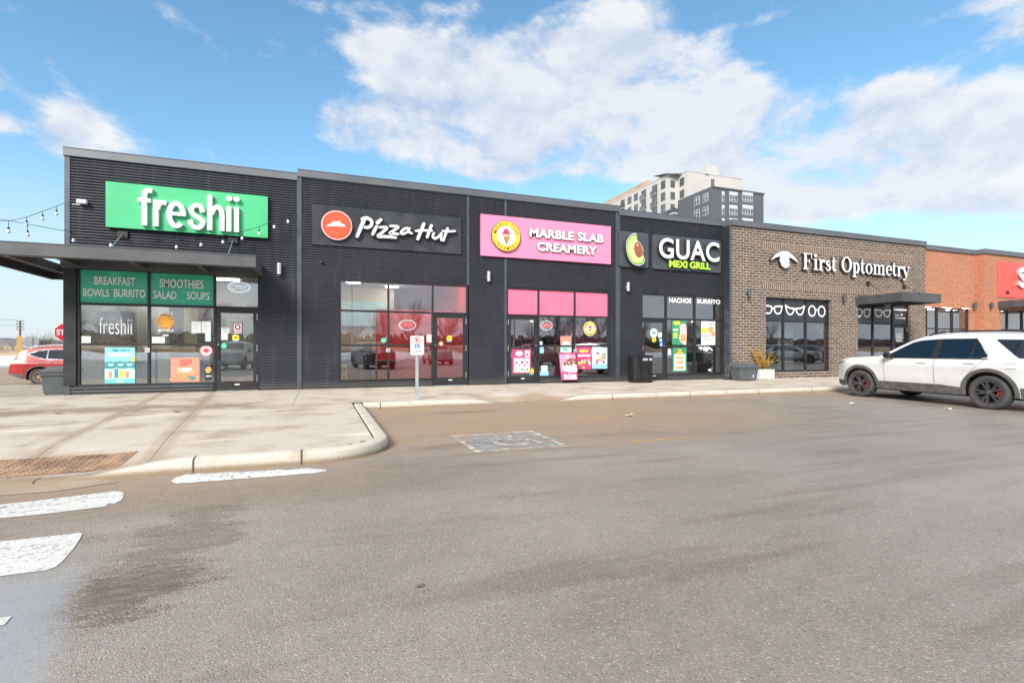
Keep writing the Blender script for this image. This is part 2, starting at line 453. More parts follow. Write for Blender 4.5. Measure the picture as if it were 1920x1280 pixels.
    def corr(s, x0, x1, z0, z1, y, m, pitch=.068, d=.030):    # horizontal corrugated sheet facing -Y
        st = pitch/10; zs = [z0]; k = math.ceil(z0/st + 1e-6)
        while k*st < z1 - 1e-6: zs.append(k*st); k += 1
        zs.append(z1); V = []
        def pf(z):
            t = (z/pitch) % 1
            return y - d*(.5+.5*cos(2*pi*t))**.5
        for z in zs: V += [(x0, pf(z), z), (x1, pf(z), z)]
        return s.add(V, [(2*i, 2*i+1, 2*i+3, 2*i+2) for i in range(len(zs)-1)], m)
    def corrx(s, y0, y1, z0, z1, x, m, sg=-1, pitch=.068, d=.018):
        st = pitch/8; zs = [z0]; k = math.ceil(z0/st + 1e-6)
        while k*st < z1 - 1e-6: zs.append(k*st); k += 1
        zs.append(z1); V = []
        for z in zs:
            xx = x + sg*d*(.5+.5*cos(2*pi*((z/pitch) % 1)))**.65; V += [(xx, y0, z), (xx, y1, z)]
        F = [(2*i, 2*i+1, 2*i+3, 2*i+2) for i in range(len(zs)-1)]
        if sg < 0: F = [f[::-1] for f in F]
        return s.add(V, F, m)
    def build(s, name, parent=None, smooth=None, bevel=0, loc=None, rot=None, **kw):
        me = bpy.data.meshes.new(name); me.from_pydata(s.v, [], s.f); me.update()
        for m in s.mats: me.materials.append(MAT[m])
        me.polygons.foreach_set('material_index', s.m)
        if smooth is not None:
            me.polygons.foreach_set('use_smooth', [True]*len(me.polygons)); me.set_sharp_from_angle(angle=radians(smooth))
        o = bpy.data.objects.new(name, me); C.objects.link(o)
        if parent: o.parent = parent
        if loc: o.location = loc
        if rot: o.rotation_euler = rot
        if bevel:
            b = o.modifiers.new('bevel', 'BEVEL'); b.width = bevel; b.segments = 2; b.limit_method = 'ANGLE'; b.angle_limit = radians(40)
        tag(o, **kw); return o

def tag(o, label=None, cat=None, group=None, kind=None):
    if label: o['label'] = label
    if cat: o['category'] = cat
    if group: o['group'] = group
    if kind: o['kind'] = kind
    return o
def thing(name, label, cat, loc=(0,0,0), rz=0, group=None):
    o = bpy.data.objects.new(name, None); C.objects.link(o); o.empty_display_size = .2
    o.location = loc; o.rotation_euler = (0,0,rz); return tag(o, label, cat, group)
def copy_tree(o, parent=None):
    c = o.copy(); C.objects.link(c)
    if parent: c.parent = parent
    for ch in list(o.children): copy_tree(ch, c)
    return c

# ------------------------------------------------------------------ ground
def smooth(t): t = max(0., min(1., t)); return t*t*(3-2*t)
ASPH = -.13
def walk_z(x, y):
    f1 = smooth((-1.25 - x)/.9) * smooth((-7.9 - y)/1.3)
    f2 = smooth((x - 3.0)/.8) * smooth((5.9 - x)/.8) * smooth((-2.9 - y)/1.2)
    return -.112*max(f1, f2)

def asphalt_mat():
    m = bpy.data.materials.new('asphalt'); m.use_nodes = True; t = NT(m.node_tree); b = t.n['Principled BSDF']
    pos = t.new('ShaderNodeNewGeometry').outputs['Position']; x, y, z = t.sep(pos)
    # aggregate
    vo = t.new('ShaderNodeTexVoronoi'); t.put(vo.inputs['Vector'], pos); vo.inputs['Scale'].default_value = 135
    cs = t.sep(vo.outputs['Color'])[0]
    n_s = t.noise(pos, 230, 3, .7); n_m = t.noise(pos, 6, 5, .6); n_l = t.noise(pos, .5, 4, .55)
    col = t.mix(t.sstep(n_l, .3, .7), (.245, .215, .188, 1), (.305, .270, .240, 1))
    col = t.mix(t.sstep(n_m, .3, .75, 0, .45), col, t.mix(1, col, (.80, .80, .80, 1), 'MULTIPLY'))
    col = t.mix(t.sstep(cs, .86, 1.0, 0, .7), col, (.46, .42, .37, 1))
    col = t.mix(t.sstep(cs, .16, .0, 0, .5), col, (.08, .075, .07, 1))
    col = t.mix(t.sstep(n_s, .42, .62, 0, .35), col, t.mix(1, col, (.55, .55, .55, 1), 'MULTIPLY'))
    # tyre sweep streaks, long in x
    st = t.noise(t.vmath('MULTIPLY', pos, (.28, 2.2, 1)), 1.5, 5, .6)
    col = t.mix(t.sstep(st, .50, .70, 0, .65), col, t.mix(1, col, (.66, .63, .61, 1), 'MULTIPLY')); lt2 = t.noise(t.vmath('MULTIPLY', pos, (.16, .55, 1)), 1.1, 4, .6); col = t.mix(t.sstep(lt2, .50, .70, 0, .55), col, t.mix(1, col, (1.22, 1.22, 1.24, 1), 'MULTIPLY')); brn = t.math('MULTIPLY', t.sstep(t.math('ADD', t.math('ABSOLUTE', t.math('ADD', y, 10.4)), t.math('MULTIPLY', lt2, 1.2)), 1.9, .7), t.sstep(x, 2.6, -.4)); col = t.mix(t.math('MULTIPLY', brn, .6), col, t.mix(1, col, (.80, .69, .57, 1), 'MULTIPLY'))
    # tan silt washed against the kerb
    wob = t.math('MULTIPLY', t.math('SUBTRACT', t.noise(pos, .9, 5, .6), .5), 2.6)
    yy = t.math('ADD', y, wob)
    silt = t.math('MULTIPLY', t.sstep(yy, -10.4, -7.6), t.math('MULTIPLY', t.sstep(x, .2, .9), t.sstep(t.math('ADD', x, wob), 10.5, 5.5)))
    silt2 = t.math('MULTIPLY', t.sstep(yy, -6.3, -4.6), .75)
    silt3 = t.math('MULTIPLY', t.math('MULTIPLY', t.sstep(yy, -10.8, -9.6), t.sstep(x, 1.5, -1.5)), .8)
    sm = t.math('MAXIMUM', t.math('MAXIMUM', silt, silt2), silt3)
    sm = t.math('MULTIPLY', sm, t.sstep(t.noise(pos, 2.2, 6, .65), .25, .6, .35, .95))
    scol = t.mix(t.sstep(cs, .3, .8), (.27, .185, .115, 1), (.39, .28, .185, 1))
    col = t.mix(sm, col, scol)
    # wet brown trickle and puddle near the crossing
    def blob(cx, cy, rx, ry, rot, wobk=.6, sc=3):
        ux = t.math('SUBTRACT', x, cx); uy = t.math('SUBTRACT', y, cy)
        a = t.math('DIVIDE', t.math('ADD', t.math('MULTIPLY', ux, cos(rot)), t.math('MULTIPLY', uy, sin(rot))), rx)
        c_ = t.math('DIVIDE', t.math('SUBTRACT', t.math('MULTIPLY', uy, cos(rot)), t.math('MULTIPLY', ux, sin(rot))), ry)
        d = t.math('SQRT', t.math('ADD', t.math('MULTIPLY', a, a), t.math('MULTIPLY', c_, c_)))
        d = t.math('ADD', d, t.math('MULTIPLY', t.math('SUBTRACT', t.noise(t.vmath('MULTIPLY', pos, (.6, 1.5, 1)), sc, 6, .65), .5), wobk*2))
        return t.sstep(t.math('ADD', d, t.math('MULTIPLY', t.math('SUBTRACT', cs, .5), .45)), 1.08, .62)
    w1 = blob(-.88, -12.12, .33, .40, -.18, 1.0, 5); w2 = t.math('MULTIPLY', blob(-.78, -11.35, .34, .75, -.12, 1.6, 4), .62)
    wet = t.math('MULTIPLY', t.math('MAXIMUM', w1, w2), t.sstep(t.math('ADD', t.math('MULTIPLY', n_s, .5), t.math('MULTIPLY', t.noise(t.vmath('MULTIPLY', pos, (1, 3, 1)), 8, 5, .7), .7)), .45, .66, .35, 1.0))
    col = t.mix(t.math('MULTIPLY', wet, .9), col, t.mix(.80, col, (.085, .056, .030, 1)))
    pn = t.math('MULTIPLY', t.math('SUBTRACT', t.math('ADD', t.math('MULTIPLY', t.noise(pos, 14, 6, .7), .6), t.math('MULTIPLY', cs, .4)), .5), .34); pud = t.math('MULTIPLY', t.sstep(t.math('ADD', t.math('ADD', x, t.math('MULTIPLY', t.math('ADD', y, 12.32), .27)), pn), -1.05, -1.11), t.sstep(t.math('ADD', y, t.math('MULTIPLY', pn, 3)), -11.55, -12.0))
    col = t.mix(t.math('MULTIPLY', pud, .55), col, (.33, .345, .365, 1))  # pale salty film, with the sky's reflection painted into its bluish tint
    # darker oil spots in the bay
    o1 = blob(2.6, -5.6, .7, .22, 0); o2 = blob(1.9, -8.9, 1.0, .2, .1)
    col = t.mix(t.math('MULTIPLY', t.math('MAXIMUM', o1, o2), .55), col, t.mix(1, col, (.5, .48, .46, 1), 'MULTIPLY'))
    t.put(b.inputs['Base Color'], col)
    damp = t.math('MULTIPLY', t.sstep(t.math('ADD', x, t.math('MULTIPLY', wob, .8)), 1.0, 7.0), t.sstep(yy, -5.2, -8.0))
    rg = t.math('SUBTRACT', .80, t.math('MULTIPLY', damp, .40))
    rg = t.math('SUBTRACT', rg, t.math('MULTIPLY', wet, .18))
    rg = t.math('MULTIPLY', rg, t.math('SUBTRACT', 1, t.math('MULTIPLY', pud, .72)))
    rg = t.math('ADD', rg, t.math('MULTIPLY', t.math('SUBTRACT', st, .5), .25))
    t.put(b.inputs['Roughness'], rg)
    bn = t.new('ShaderNodeBump'); bn.inputs['Distance'].default_value = .006
    t.put(bn.inputs['Strength'], t.math('SUBTRACT', .5, t.math('MULTIPLY', pud, .4)))
    hgt = t.math('ADD', t.math('MULTIPLY', vo.outputs['Distance'], -1.2), n_s)
    t.put(bn.inputs['Height'], hgt); t.l.new(bn.outputs[0], b.inputs['Normal'])
    MAT['asphalt'] = m
asphalt_mat()

def concrete_mat():
    m = bpy.data.materials.new('concrete'); m.use_nodes = True; t = NT(m.node_tree); b = t.n['Principled BSDF']
    pos = t.new('ShaderNodeNewGeometry').outputs['Position']; x, y, z = t.sep(pos)
    n1 = t.noise(pos, 70, 4, .7); n2 = t.noise(pos, 1.1, 6, .62); n3 = t.noise(t.vmath('MULTIPLY', pos, (.5, 1.6, 1)), 1.0, 6, .65)
    col = t.mix(t.sstep(n1, .35, .65), (.42, .375, .315, 1), (.56, .505, .43, 1))
    col = t.mix(t.sstep(n2, .46, .68, 0, .85), col, (.33, .25, .18, 1))
    col = t.mix(t.sstep(n3, .56, .70, 0, .65), col, (.70, .67, .62, 1))       # dried road salt
    # wet brown band across the walk
    bd = t.math('ABSOLUTE', t.math('ADD', y, t.math('ADD', 4.0, t.math('MULTIPLY', t.math('SUBTRACT', n2, .5), 3.2))))
    band = t.math('MULTIPLY', t.sstep(bd, .75, .1), t.sstep(x, -.6, -1.6))
    col = t.mix(t.math('MULTIPLY', band, .8), col, (.20, .155, .11, 1))
    # silt on the ramps
    r1 = t.math('MULTIPLY', t.sstep(z, -.02, -.09), t.sstep(n2, .25, .6, .3, .9)); col = t.mix(r1, col, (.33, .24, .16, 1))
    # dirt along the kerb edge and the wall foot
    e1 = t.math('MULTIPLY', t.math('MULTIPLY', t.sstep(y, -3.95, -4.3), t.sstep(y, -4.9, -4.45)), t.sstep(n2, .3, .55)); col = t.mix(t.math('MULTIPLY', e1, .5), col, (.30, .22, .15, 1))
    e2 = t.math('MULTIPLY', t.sstep(t.math('ADD', y, t.math('MULTIPLY', n2, .5)), -.25, .2), .5); col = t.mix(e2, col, (.24, .20, .16, 1))
    # control joints: slightly skewed across the walk, and along it
    u = t.math('ADD', x, t.math('MULTIPLY', y, .11))
    def line(v, c, hw): return t.sstep(t.math('ABSOLUTE', t.math('SUBTRACT', v, c)), hw, hw*.35)
    j = line(u, -3.68, .010)
    for c_ in (-2.6, -5.2, -6.7): j = t.math('MAXIMUM', j, line(u, c_, .010))
    for c_ in (-.5, 2.42, 6.2, 9.1, 12.0, 14.9, 17.8, 20.7): j = t.math('MAXIMUM', j, t.math('MULTIPLY', line(x, c_, .009), t.sstep(y, -4.6, -4.4)))
    j = t.math('MAXIMUM', j, t.math('MULTIPLY', line(y, -4.45, .012), .9))
    j2 = t.math('MULTIPLY', line(y, -6.85, .010), .7); j = t.math('MAXIMUM', j, j2)
    soft = t.math('MULTIPLY', t.math('MAXIMUM', line(u, -3.68, .13), line(u, -2.6, .17)), t.sstep(n2, .3, .6, .3, .8))
    col = t.mix(soft, col, (.33, .25, .18, 1))
    col = t.mix(t.math('MULTIPLY', j, .8), col, (.17, .14, .11, 1))
    t.put(b.inputs['Base Color'], col); b.inputs['Roughness'].default_value = .85
    bn = t.new('ShaderNodeBump'); bn.inputs['Strength'].default_value = .4; bn.inputs['Distance'].default_value = .006
    t.put(bn.inputs['Height'], t.math('SUBTRACT', n1, t.math('MULTIPLY', j, 2))); t.l.new(bn.outputs[0], b.inputs['Normal'])
    MAT['concrete'] = m
    m = bpy.data.materials.new('kerb_concrete'); m.use_nodes = True; t = NT(m.node_tree); b = t.n['Principled BSDF']
    pos = t.new('ShaderNodeNewGeometry').outputs['Position']; x, y, z = t.sep(pos)
    n1 = t.noise(pos, 60, 4, .7); n2 = t.noise(pos, 3, 6, .65)
    col = t.mix(t.sstep(n1, .35, .65), (.46, .42, .36, 1), (.60, .555, .49, 1))
    col = t.mix(t.sstep(n2, .5, .7, 0, .7), col, (.36, .28, .20, 1))
    col = t.mix(t.math('MULTIPLY', t.sstep(t.math('ADD', z, t.math('MULTIPLY', n2, .06)), -.025, -.085), .9), col, (.22, .155, .095, 1))
    jm = None
    for c_ in (-1.16, -.18, -2.4, 1.15, 4.4, 6.6, 8.9, 11.2, 13.2, 15.4):
        l_ = t.sstep(t.math('ABSOLUTE', t.math('SUBTRACT', x, c_)), .014, .005)
        jm = l_ if jm is None else t.math('MAXIMUM', jm, l_)
    jm = t.math('MAXIMUM', jm, t.sstep(t.math('ABSOLUTE', t.math('ADD', y, 7.35)), .012, .005))
    col = t.mix(jm, col, (.06, .05, .04, 1))
    t.put(b.inputs['Base Color'], col); b.inputs['Roughness'].default_value = .85
    bn = t.new('ShaderNodeBump'); bn.inputs['Strength'].default_value = .5; bn.inputs['Distance'].default_value = .008
    t.put(bn.inputs['Height'], t.math('ADD', n1, n2)); t.l.new(bn.outputs[0], b.inputs['Normal'])
    MAT['kerb_concrete'] = m
concrete_mat()

def paint_mat(name, col, worn, alpha_lo=.35, alpha_hi=.6, sc=9):
    m = bpy.data.materials.new(name); m.use_nodes = True; t = NT(m.node_tree); b = t.n['Principled BSDF']
    pos = t.new('ShaderNodeNewGeometry').outputs['Position']
    n1 = t.noise(pos, sc, 8, .7); n2 = t.noise(pos, 90, 3, .7); n3 = t.noise(t.vmath('MULTIPLY', pos, (.5, 3, 1)), 3, 4, .6)
    vo = t.new('ShaderNodeTexVoronoi'); t.put(vo.inputs['Vector'], pos); vo.inputs['Scale'].default_value = 60
    t.put(b.inputs['Base Color'], t.mix(t.sstep(n2, .35, .65), c4(tuple(c*.75 for c in col)), c4(col)))
    b.inputs['Roughness'].default_value = .75
    a = t.math('ADD', t.math('MULTIPLY', n1, .5), t.math('ADD', t.math('MULTIPLY', n2, .25), t.math('MULTIPLY', n3, .25)))
    t.put(b.inputs['Alpha'], t.sstep(a, alpha_lo, alpha_hi, worn, 1.0))
    MAT[name] = m
paint_mat('road_white', (.66, .655, .63), .2, .38, .50, 22)
paint_mat('road_white_worn', (.72, .69, .64), .0, .45, .60)
paint_mat('road_blue', (.40, .48, .50), .05, .44, .66)
paint_mat('road_yellow', (.72, .46, .10), .0, .47, .62)

# ground sheet
g = MB(); g.add([(-700,-700,ASPH),(700,-700,ASPH),(700,700,ASPH),(-700,700,ASPH)], [(0,1,2,3)], 'asphalt'); g.build('ground', kind='structure')
# pavement as a fine height sheet
pv = MB(); st = .15
def in_walk(x, y):
    if -4.35 < y < .6 and -9 < x < 45: return True
    if -9.27 < y <= -4.35 and -9 < x < .65:
        if x > -.05 and y < -8.57: return (x+.05)**2 + (y+8.57)**2 < .70**2
        return True
    return .6 <= y < 5 and -9 < x < -5.5
idx = {}; V = []; F = []
def vid(i, j):
    if (i, j) not in idx:
        x, y = -9 + i*st, -9.27 + j*st
        # snap the rounded corner
        if x > -.05 and y < -8.57:
            d = sqrt((x+.05)**2 + (y+8.57)**2)
            if d > .70: x, y = -.05 + (x+.05)*.70/d, -8.57 + (y+8.57)*.70/d
        x = x if y > -4.4 else min(x, .65)
        idx[(i, j)] = len(V); V.append((x, y, walk_z(x, y)))
    return idx[(i, j)]
for i in range(360):
    for j in range(96):
        if in_walk(-9+(i+.5)*st, -9.27+(j+.5)*st): F.append((vid(i, j), vid(i+1, j), vid(i+1, j+1), vid(i, j+1)))
pv.add(V, F, 'concrete'); pv.build('pavement', kind='structure', smooth=60)
# kerb swept along the edge
path = [(-9 + .25*k, -9.27) for k in range(36)] + [(-.05, -9.27)]
path += [(-.05 + .70*sin(a), -8.57 - .70*cos(a)) for a in [pi/2*k/10 for k in range(1, 11)]]
path += [(.65, -8.57 + .3*k) for k in range(1, 14)] + [(.65, -4.50)]
kb = MB()
def kerb(path, w=.15):
    prof = [(-.02, -.02), (0., .004), (.11, .004), (.138, -.008), (.15, -.035), (.162, -.30)]
    V = []; n = len(prof)
    for i, p in enumerate(path):
        a = path[max(0, i-1)]; b = path[min(len(path)-1, i+1)]
        dx_, dy_ = b[0]-a[0], b[1]-a[1]; l = sqrt(dx_*dx_+dy_*dy_); nx, ny = dy_/l, -dx_/l
        for o_, h in prof: V.append((p[0]+nx*o_, p[1]+ny*o_, walk_z(*p) + h))
    kb.add(V, [(i*n+k, (i+1)*n+k, (i+1)*n+k+1, i*n+k+1) for i in range(len(path)-1) for k in range(n-1)], 'kerb_concrete')
kerb(path); kerb([(.812, -4.35)] + [(.9 + .2*k, -4.35) for k in range(220)])
kb.build('kerb', smooth=50, kind='structure')
# concrete gutter flush with the road on the left
gt = MB(); gt.hprism([(-9, -9.43), (-1.9, -9.43), (-1.7, -9.62), (-2.1, -9.80), (-9, -9.78)], None, ASPH+.004, 'concrete'); gt.build('gutter', kind='structure')
# cast iron tactile plate with domes
def plate_geo():
    b = MB(); x0, x1, y0, y1 = -5.0, -1.86, -9.13, -8.52
    n = 40
    V = []; zf = lambda x, y: walk_z(x, y) + .004
    for i in range(n+1):
        x = x0 + (x1-x0)*i/n
        for k in range(5): y = y0 + (y1-y0)*k/4; V.append((x, y, zf(x, y)))
    b.add(V, [(i*5+k, (i+1)*5+k, (i+1)*5+k+1, i*5+k+1) for i in range(n) for k in range(4)], 'rust_plate')
    for i in range(46):
        for k in range(9):
            x = x0 + .05 + i*.067; y = y0 + .04 + k*.067
            if x > x1-.03: continue
            z = zf(x, y); r = .018; V = [(x, y, z+.009)] + [(x + r*.6*cos(q*pi/3), y + r*.6*sin(q*pi/3), z+.008) for q in range(6)] + [(x + r*cos(q*pi/3), y + r*sin(q*pi/3), z) for q in range(6)]
            b.add(V, [(0, 1+q, 1+(q+1) % 6) for q in range(6)] + [(1+q, 7+q, 7+(q+1) % 6, 1+(q+1) % 6) for q in range(6)], 'rust_plate')
    return b
plate_geo().build('tactile_plate', smooth=50, label='rusty brown tactile plate with raised domes set in the kerb ramp', cat='tactile paving')
# zebra crossing bars
zb = [([(-60,962),(60,940),(215,921),(229,922),(233,927),(228,938),(214,945),(205,944),(196,950),(100,962),(-60,984)], 'road_white'),
      ([(-60,1024),(120,1003),(150,999),(155,1001),(150,1010),(140,1026),(118,1052),(105,1063),(90,1069),(-60,1094)], 'road_white'),
      ([(-40,1165),(22,1156),(8,1172),(-40,1190)], 'road_white')]
for k, (q, m_) in enumerate(zb):
    b = MB(); q = [((G(*p)[0]-1.3) if p[0] < 0 else G(*p)[0], G(*p)[1]) for p in q]; b.hprism(q, None, ASPH+.004, m_)
    b.build('crossing_bar', label=['worn white crossing bar nearest the kerb', 'broad white crossing bar in the middle of the crossing', 'white crossing bar tip at the wet lower left edge'][k], cat='road marking', group='painted bars of the crossing')
# icy salt ridge along the kerb
ic = MB(); pts = [G(326+i*(612-326)/40, 899 - i*(899-882)/40) for i in range(41)]
V = []; RR = random.Random(3)
for i, (x, y) in enumerate(pts):
    wd = .17*min(1, (i+2)/4)*(1 - .60*(i/40)**1.5)*min(1, (42-i)/5) + RR.uniform(-.012, .012); hh = .03*min(1, (i+1)/4)*min(1, (41-i)/6)
    for k, q in enumerate((-1, -.8, -.45, 0, .45, .8, 1)): V.append((x, y + q*wd, ASPH + .004 + hh*(1-q*q)*RR.uniform(.55, 1.2)))
ic.add(V, [(i*7+k, (i+1)*7+k, (i+1)*7+k+1, i*7+k+1) for i in range(40) for k in range(6)], 'road_white'); ic.build('salt_ridge', smooth=60, label='white crusty ridge of salt and ice on the asphalt by the kerb', cat='ice', kind='stuff')
# accessible bay symbol
q = [G(844,817), G(999,808), G(1067,837), G(892,849)]
def bil(u, v): return tuple((1-v)*((1-u)*q[0][i] + u*q[1][i]) + v*((1-u)*q[3][i] + u*q[2][i]) for i in (0, 1))
b = MB(); b.hprism([bil(.06,.08), bil(.94,.08), bil(.94,.92), bil(.06,.92)], None, ASPH+.004, 'road_blue')
for a in ((0,0,1,.08),(0,.92,1,1),(0,.08,.06,.92),(.94,.08,1,.92)):
    b.hprism([bil(a[0],a[1]), bil(a[2],a[1]), bil(a[2],a[3]), bil(a[0],a[3])], None, ASPH+.006, 'road_white_worn')
def rib2(pts, wd, z=ASPH+.009):
    pc = catmull(pts, 5); V = []
    for i, p in enumerate(pc):
        a = pc[max(0,i-1)]; c_ = pc[min(len(pc)-1,i+1)]; dx_, dy_ = c_[0]-a[0], c_[1]-a[1]; l = sqrt(dx_*dx_+dy_*dy_)
        for s_ in (-1, 1): V.append((*bil(p[0]-s_*dy_/l*wd/2, p[1]+s_*dx_/l*wd/2), z))
    b.add(V, [(2*i, 2*i+2, 2*i+3, 2*i+1) for i in range(len(pc)-1)], 'road_white_worn')
rib2([(.62,.18),(.55,.40),(.52,.50)], .09); rib2([(.54,.40),(.72,.42)], .06, ASPH+.011); rib2([(.52,.52),(.72,.55),(.78,.78)], .08, ASPH+.013)
rib2([(.46,.40),(.34,.55),(.38,.75),(.55,.82),(.66,.70)], .07, ASPH+.015)
b.build('bay_symbol', label='faded blue and white wheelchair bay symbol painted on the asphalt', cat='road marking')
for k, (p0, p1, wd, lb) in enumerate([((1185,827),(1345,817),.11,'faded yellow bay line right of the wheelchair symbol'), ((1075,795),(1190,768),.10,'faint yellow bay line ahead of the ramp'),
        ((1345,739),(1480,758),.10,'thin yellow bay line near the salt bin'), ((1490,735),(1600,748),.10,'thin yellow bay line beside the white car'), ((900,755),(1040,750),.10,'broken yellow line along the dropped kerb')]):
    a = Vector(G(*p0)); c_ = Vector(G(*p1)); d = (c_-a).normalized(); n_ = Vector((-d.y, d.x))*wd/2
    b = MB(); b.hprism([tuple(a-n_), tuple(c_-n_), tuple(c_+n_), tuple(a+n_)], None, ASPH+.004, 'road_yellow'); b.build('bay_line', label=lb, cat='road marking', group='yellow parking bay lines')
# ------------------------------------------------------------------ shop row
ZS = [.24, 1.215, 2.19, 3.01]              # sill, lower rail, door head, storefront head
FR = .055                                   # frame face width
YB = -.37                                   # brown brick face
YO = -.33; YO2 = -.68                       # orange brick faces

def storefront(bld, xs, door=None, Y=0.0, zs=ZS, film=None, sill=True, hinge='R', kick=True, narrow_rows=True):
    """xs: mullion centre lines; door: index of the bay that holds the door"""
    f = MB(); gl = MB(); y0, y1, yg = Y-.012, Y+.10, Y+.04
    n = len(xs)-1; h = FR/2
    for i, x in enumerate(xs):
        base = 0.0 if door is not None and i in (door, door+1) else zs[0]-FR
        f.box(x-h, x+h, y0, y1, base, zs[-1]+FR, 'frame_metal')
    for i in range(n):
        a, b = xs[i]+h, xs[i+1]-h
        f.box(a, b, y0+.004, y1, zs[-1], zs[-1]+FR-.002, 'frame_metal')
        rows = zs[1:-1] if door != i else [zs[-2]]
        for z in rows: f.box(a, b, y0+.004, y1, z-h, z+h, 'frame_metal')
        if door != i: f.box(a, b, y0-.02, y1, zs[0]-FR, zs[0], 'frame_metal')
        lo = [zs[0]] + [z+h for z in rows] if door != i else [zs[-2]+h]
        hi = [z-h for z in rows] + [zs[-1]] if door != i else [zs[-1]]
        for r_, (za, zb_) in enumerate(zip(lo, hi)):
            if film and (r_ == len(lo)-1) and film[i]:
                gl.rect(a, b, za, zb_, yg-.01, film[i])
            else: gl.rect(a, b, za, zb_, yg, 'shop_glass')
    fo = f.build('window', bld, bevel=.004); gl.build('pane', fo)
    if door is not None:
        a, b = xs[door]+h+.004, xs[door+1]-h-.004; zt = zs[-2]-h-.006; s_ = .105; yd0, yd1 = Y+.004, Y+.05
        d = MB(); d.box(a, a+s_, yd0, yd1, .012, zt, 'frame_metal'); d.box(b-s_, b, yd0, yd1, .012, zt, 'frame_metal')
        d.box(a+s_, b-s_, yd0+.002, yd1, .012, .25, 'frame_metal'); d.box(a+s_, b-s_, yd0+.002, yd1, zt-.11, zt, 'frame_metal')
        do = d.build('door', bld, bevel=.004)
        MB().rect(a+s_, b-s_, .25, zt-.11, Y+.03, 'shop_glass').build('pane', do)
        sx = a+.05 if hinge == 'R' else b-.05; hx = b-.012 if hinge == 'R' else a+.012
        hd = MB(); hd.tube([(sx, yd0, 1.16), (sx, yd0-.055, 1.14), (sx, yd0-.055, .86), (sx, yd0, .84)], .013, 'black', 8); hd.build('handle', do, smooth=40)
        lk = MB(); lk.lathe([(0,-.012),(.018,-.012),(.02,0)], 'steel', 14, 'Y', (sx, yd0-.001, 1.02+.2)); lk.build('lock', do, smooth=40)
        for hz in (.32, 1.13, zt-.2):
            MB().tube([(hx, yd0-.010, hz-.09), (hx, yd0-.010, hz+.09)], .011, 'steel', 8).build('hinge', do, smooth=40)
        MB().rect((a+b)/2-.06, (a+b)/2+.06, .155, .18, yd0-.003, 'white_print').build('kick_label', do)
        MB().box(a, b, Y-.05, Y+.05, 0.0, .010, 'steel').build('threshold', do)
    return fo

def corr_wall(bld, x0, x1, ztop, openings, Y=0.0):
    """corrugated cladding round storefront openings given as (x0, x1, door bays[])"""
    b = MB(); cur = x0
    for (a, c_, zt, zlow, gaps) in openings:
        b.corr(cur, a, .02, ztop, Y, 'cladding'); b.corr(a, c_, zt, ztop, Y, 'cladding')
        xs = a
        for (g0, g1) in gaps:
            if g0 - xs > .05: b.corr(xs, g0, .02, zlow, Y, 'cladding')
            xs = g1
        if c_ - xs > .05: b.corr(xs, c_, .02, zlow, Y, 'cladding')
        cur = c_
    b.corr(cur, x1, .02, ztop, Y, 'cladding')
    b.box(x0, x1, Y-.004, Y+.06, 0, .02, 'trim_metal')
    return b.build('wall', bld, smooth=50)
def cap(bld, x0, x1, z1, Y=0.0, h=.21, ret=None):
    b = MB(); b.box(x0, x1, Y-.06, Y+.32, z1-h, z1, 'cap_metal'); b.box(x0, x1, Y-.072, Y-.06, z1-.02, z1, 'cap_metal'); b.box(x0, x1, Y-.072, Y-.06, z1-h, z1-h+.02, 'cap_metal')
    return b.build('parapet_cap', bld, bevel=.006)
def trim(bld, x, z0, z1, w_=.09, Y=0.0, d=.035):
    return MB().box(x-w_/2, x+w_/2, Y-d, Y+.02, z0, z1, 'trim_metal').build('corner_trim', bld, bevel=.005)
def room(bld, x0, x1, depth, zc, wall_l, wall_b, wall_r, floor='int_floor', ceil='int_white', Y=.13, side_only=False):
    """interior shell, one mesh, plus the outer back, sides and roof of the unit"""
    b = MB(); y0, y1 = Y, depth
    b.add([(x0,y0,.006),(x1,y0,.006),(x1,y1,.006),(x0,y1,.006)], [(0,1,2,3)], floor)
    b.add([(x0,y0,zc),(x1,y0,zc),(x1,y1,zc),(x0,y1,zc)], [(0,3,2,1)], ceil)
    b.add([(x0,y1,0),(x1,y1,0),(x1,y1,zc),(x0,y1,zc)], [(0,1,2,3)], wall_b)
    b.add([(x0,y0,0),(x0,y1,0),(x0,y1,zc),(x0,y0,zc)], [(0,1,2,3)], wall_l)
    b.add([(x1,y0,0),(x1,y1,0),(x1,y1,zc),(x1,y0,zc)], [(0,3,2,1)], wall_r)
    return b.build('interior', bld)
def shell(bld, x0, x1, y0, y1, ztop, m, roof_z):
    b = MB(); b.add([(x0,y1,0),(x1,y1,0),(x1,y1,ztop),(x0,y1,ztop)], [(0,3,2,1)], m)
    b.add([(x0,y0,0),(x0,y1,0),(x0,y1,ztop),(x0,y0,ztop)], [(0,1,2,3)] if False else [(0,3,2,1)], m)
    b.add([(x1,y0,0),(x1,y1,0),(x1,y1,ztop),(x1,y0,ztop)], [(0,1,2,3)], m)
    b.build('rear_wall', bld)
    MB().add([(x0,y0,roof_z),(x1,y0,roof_z),(x1,y1,roof_z),(x0,y1,roof_z)], [(0,1,2,3)], 'roof_gravel').build('roof', bld)
def ceiling_lamps(bld, spots, z, w_=.6, d=.3):
    for (x, y) in spots: MB().box(x-w_/2, x+w_/2, y-d/2, y+d/2, z-.03, z-.004, 'lamp_on').build('ceiling_lamp', bld)
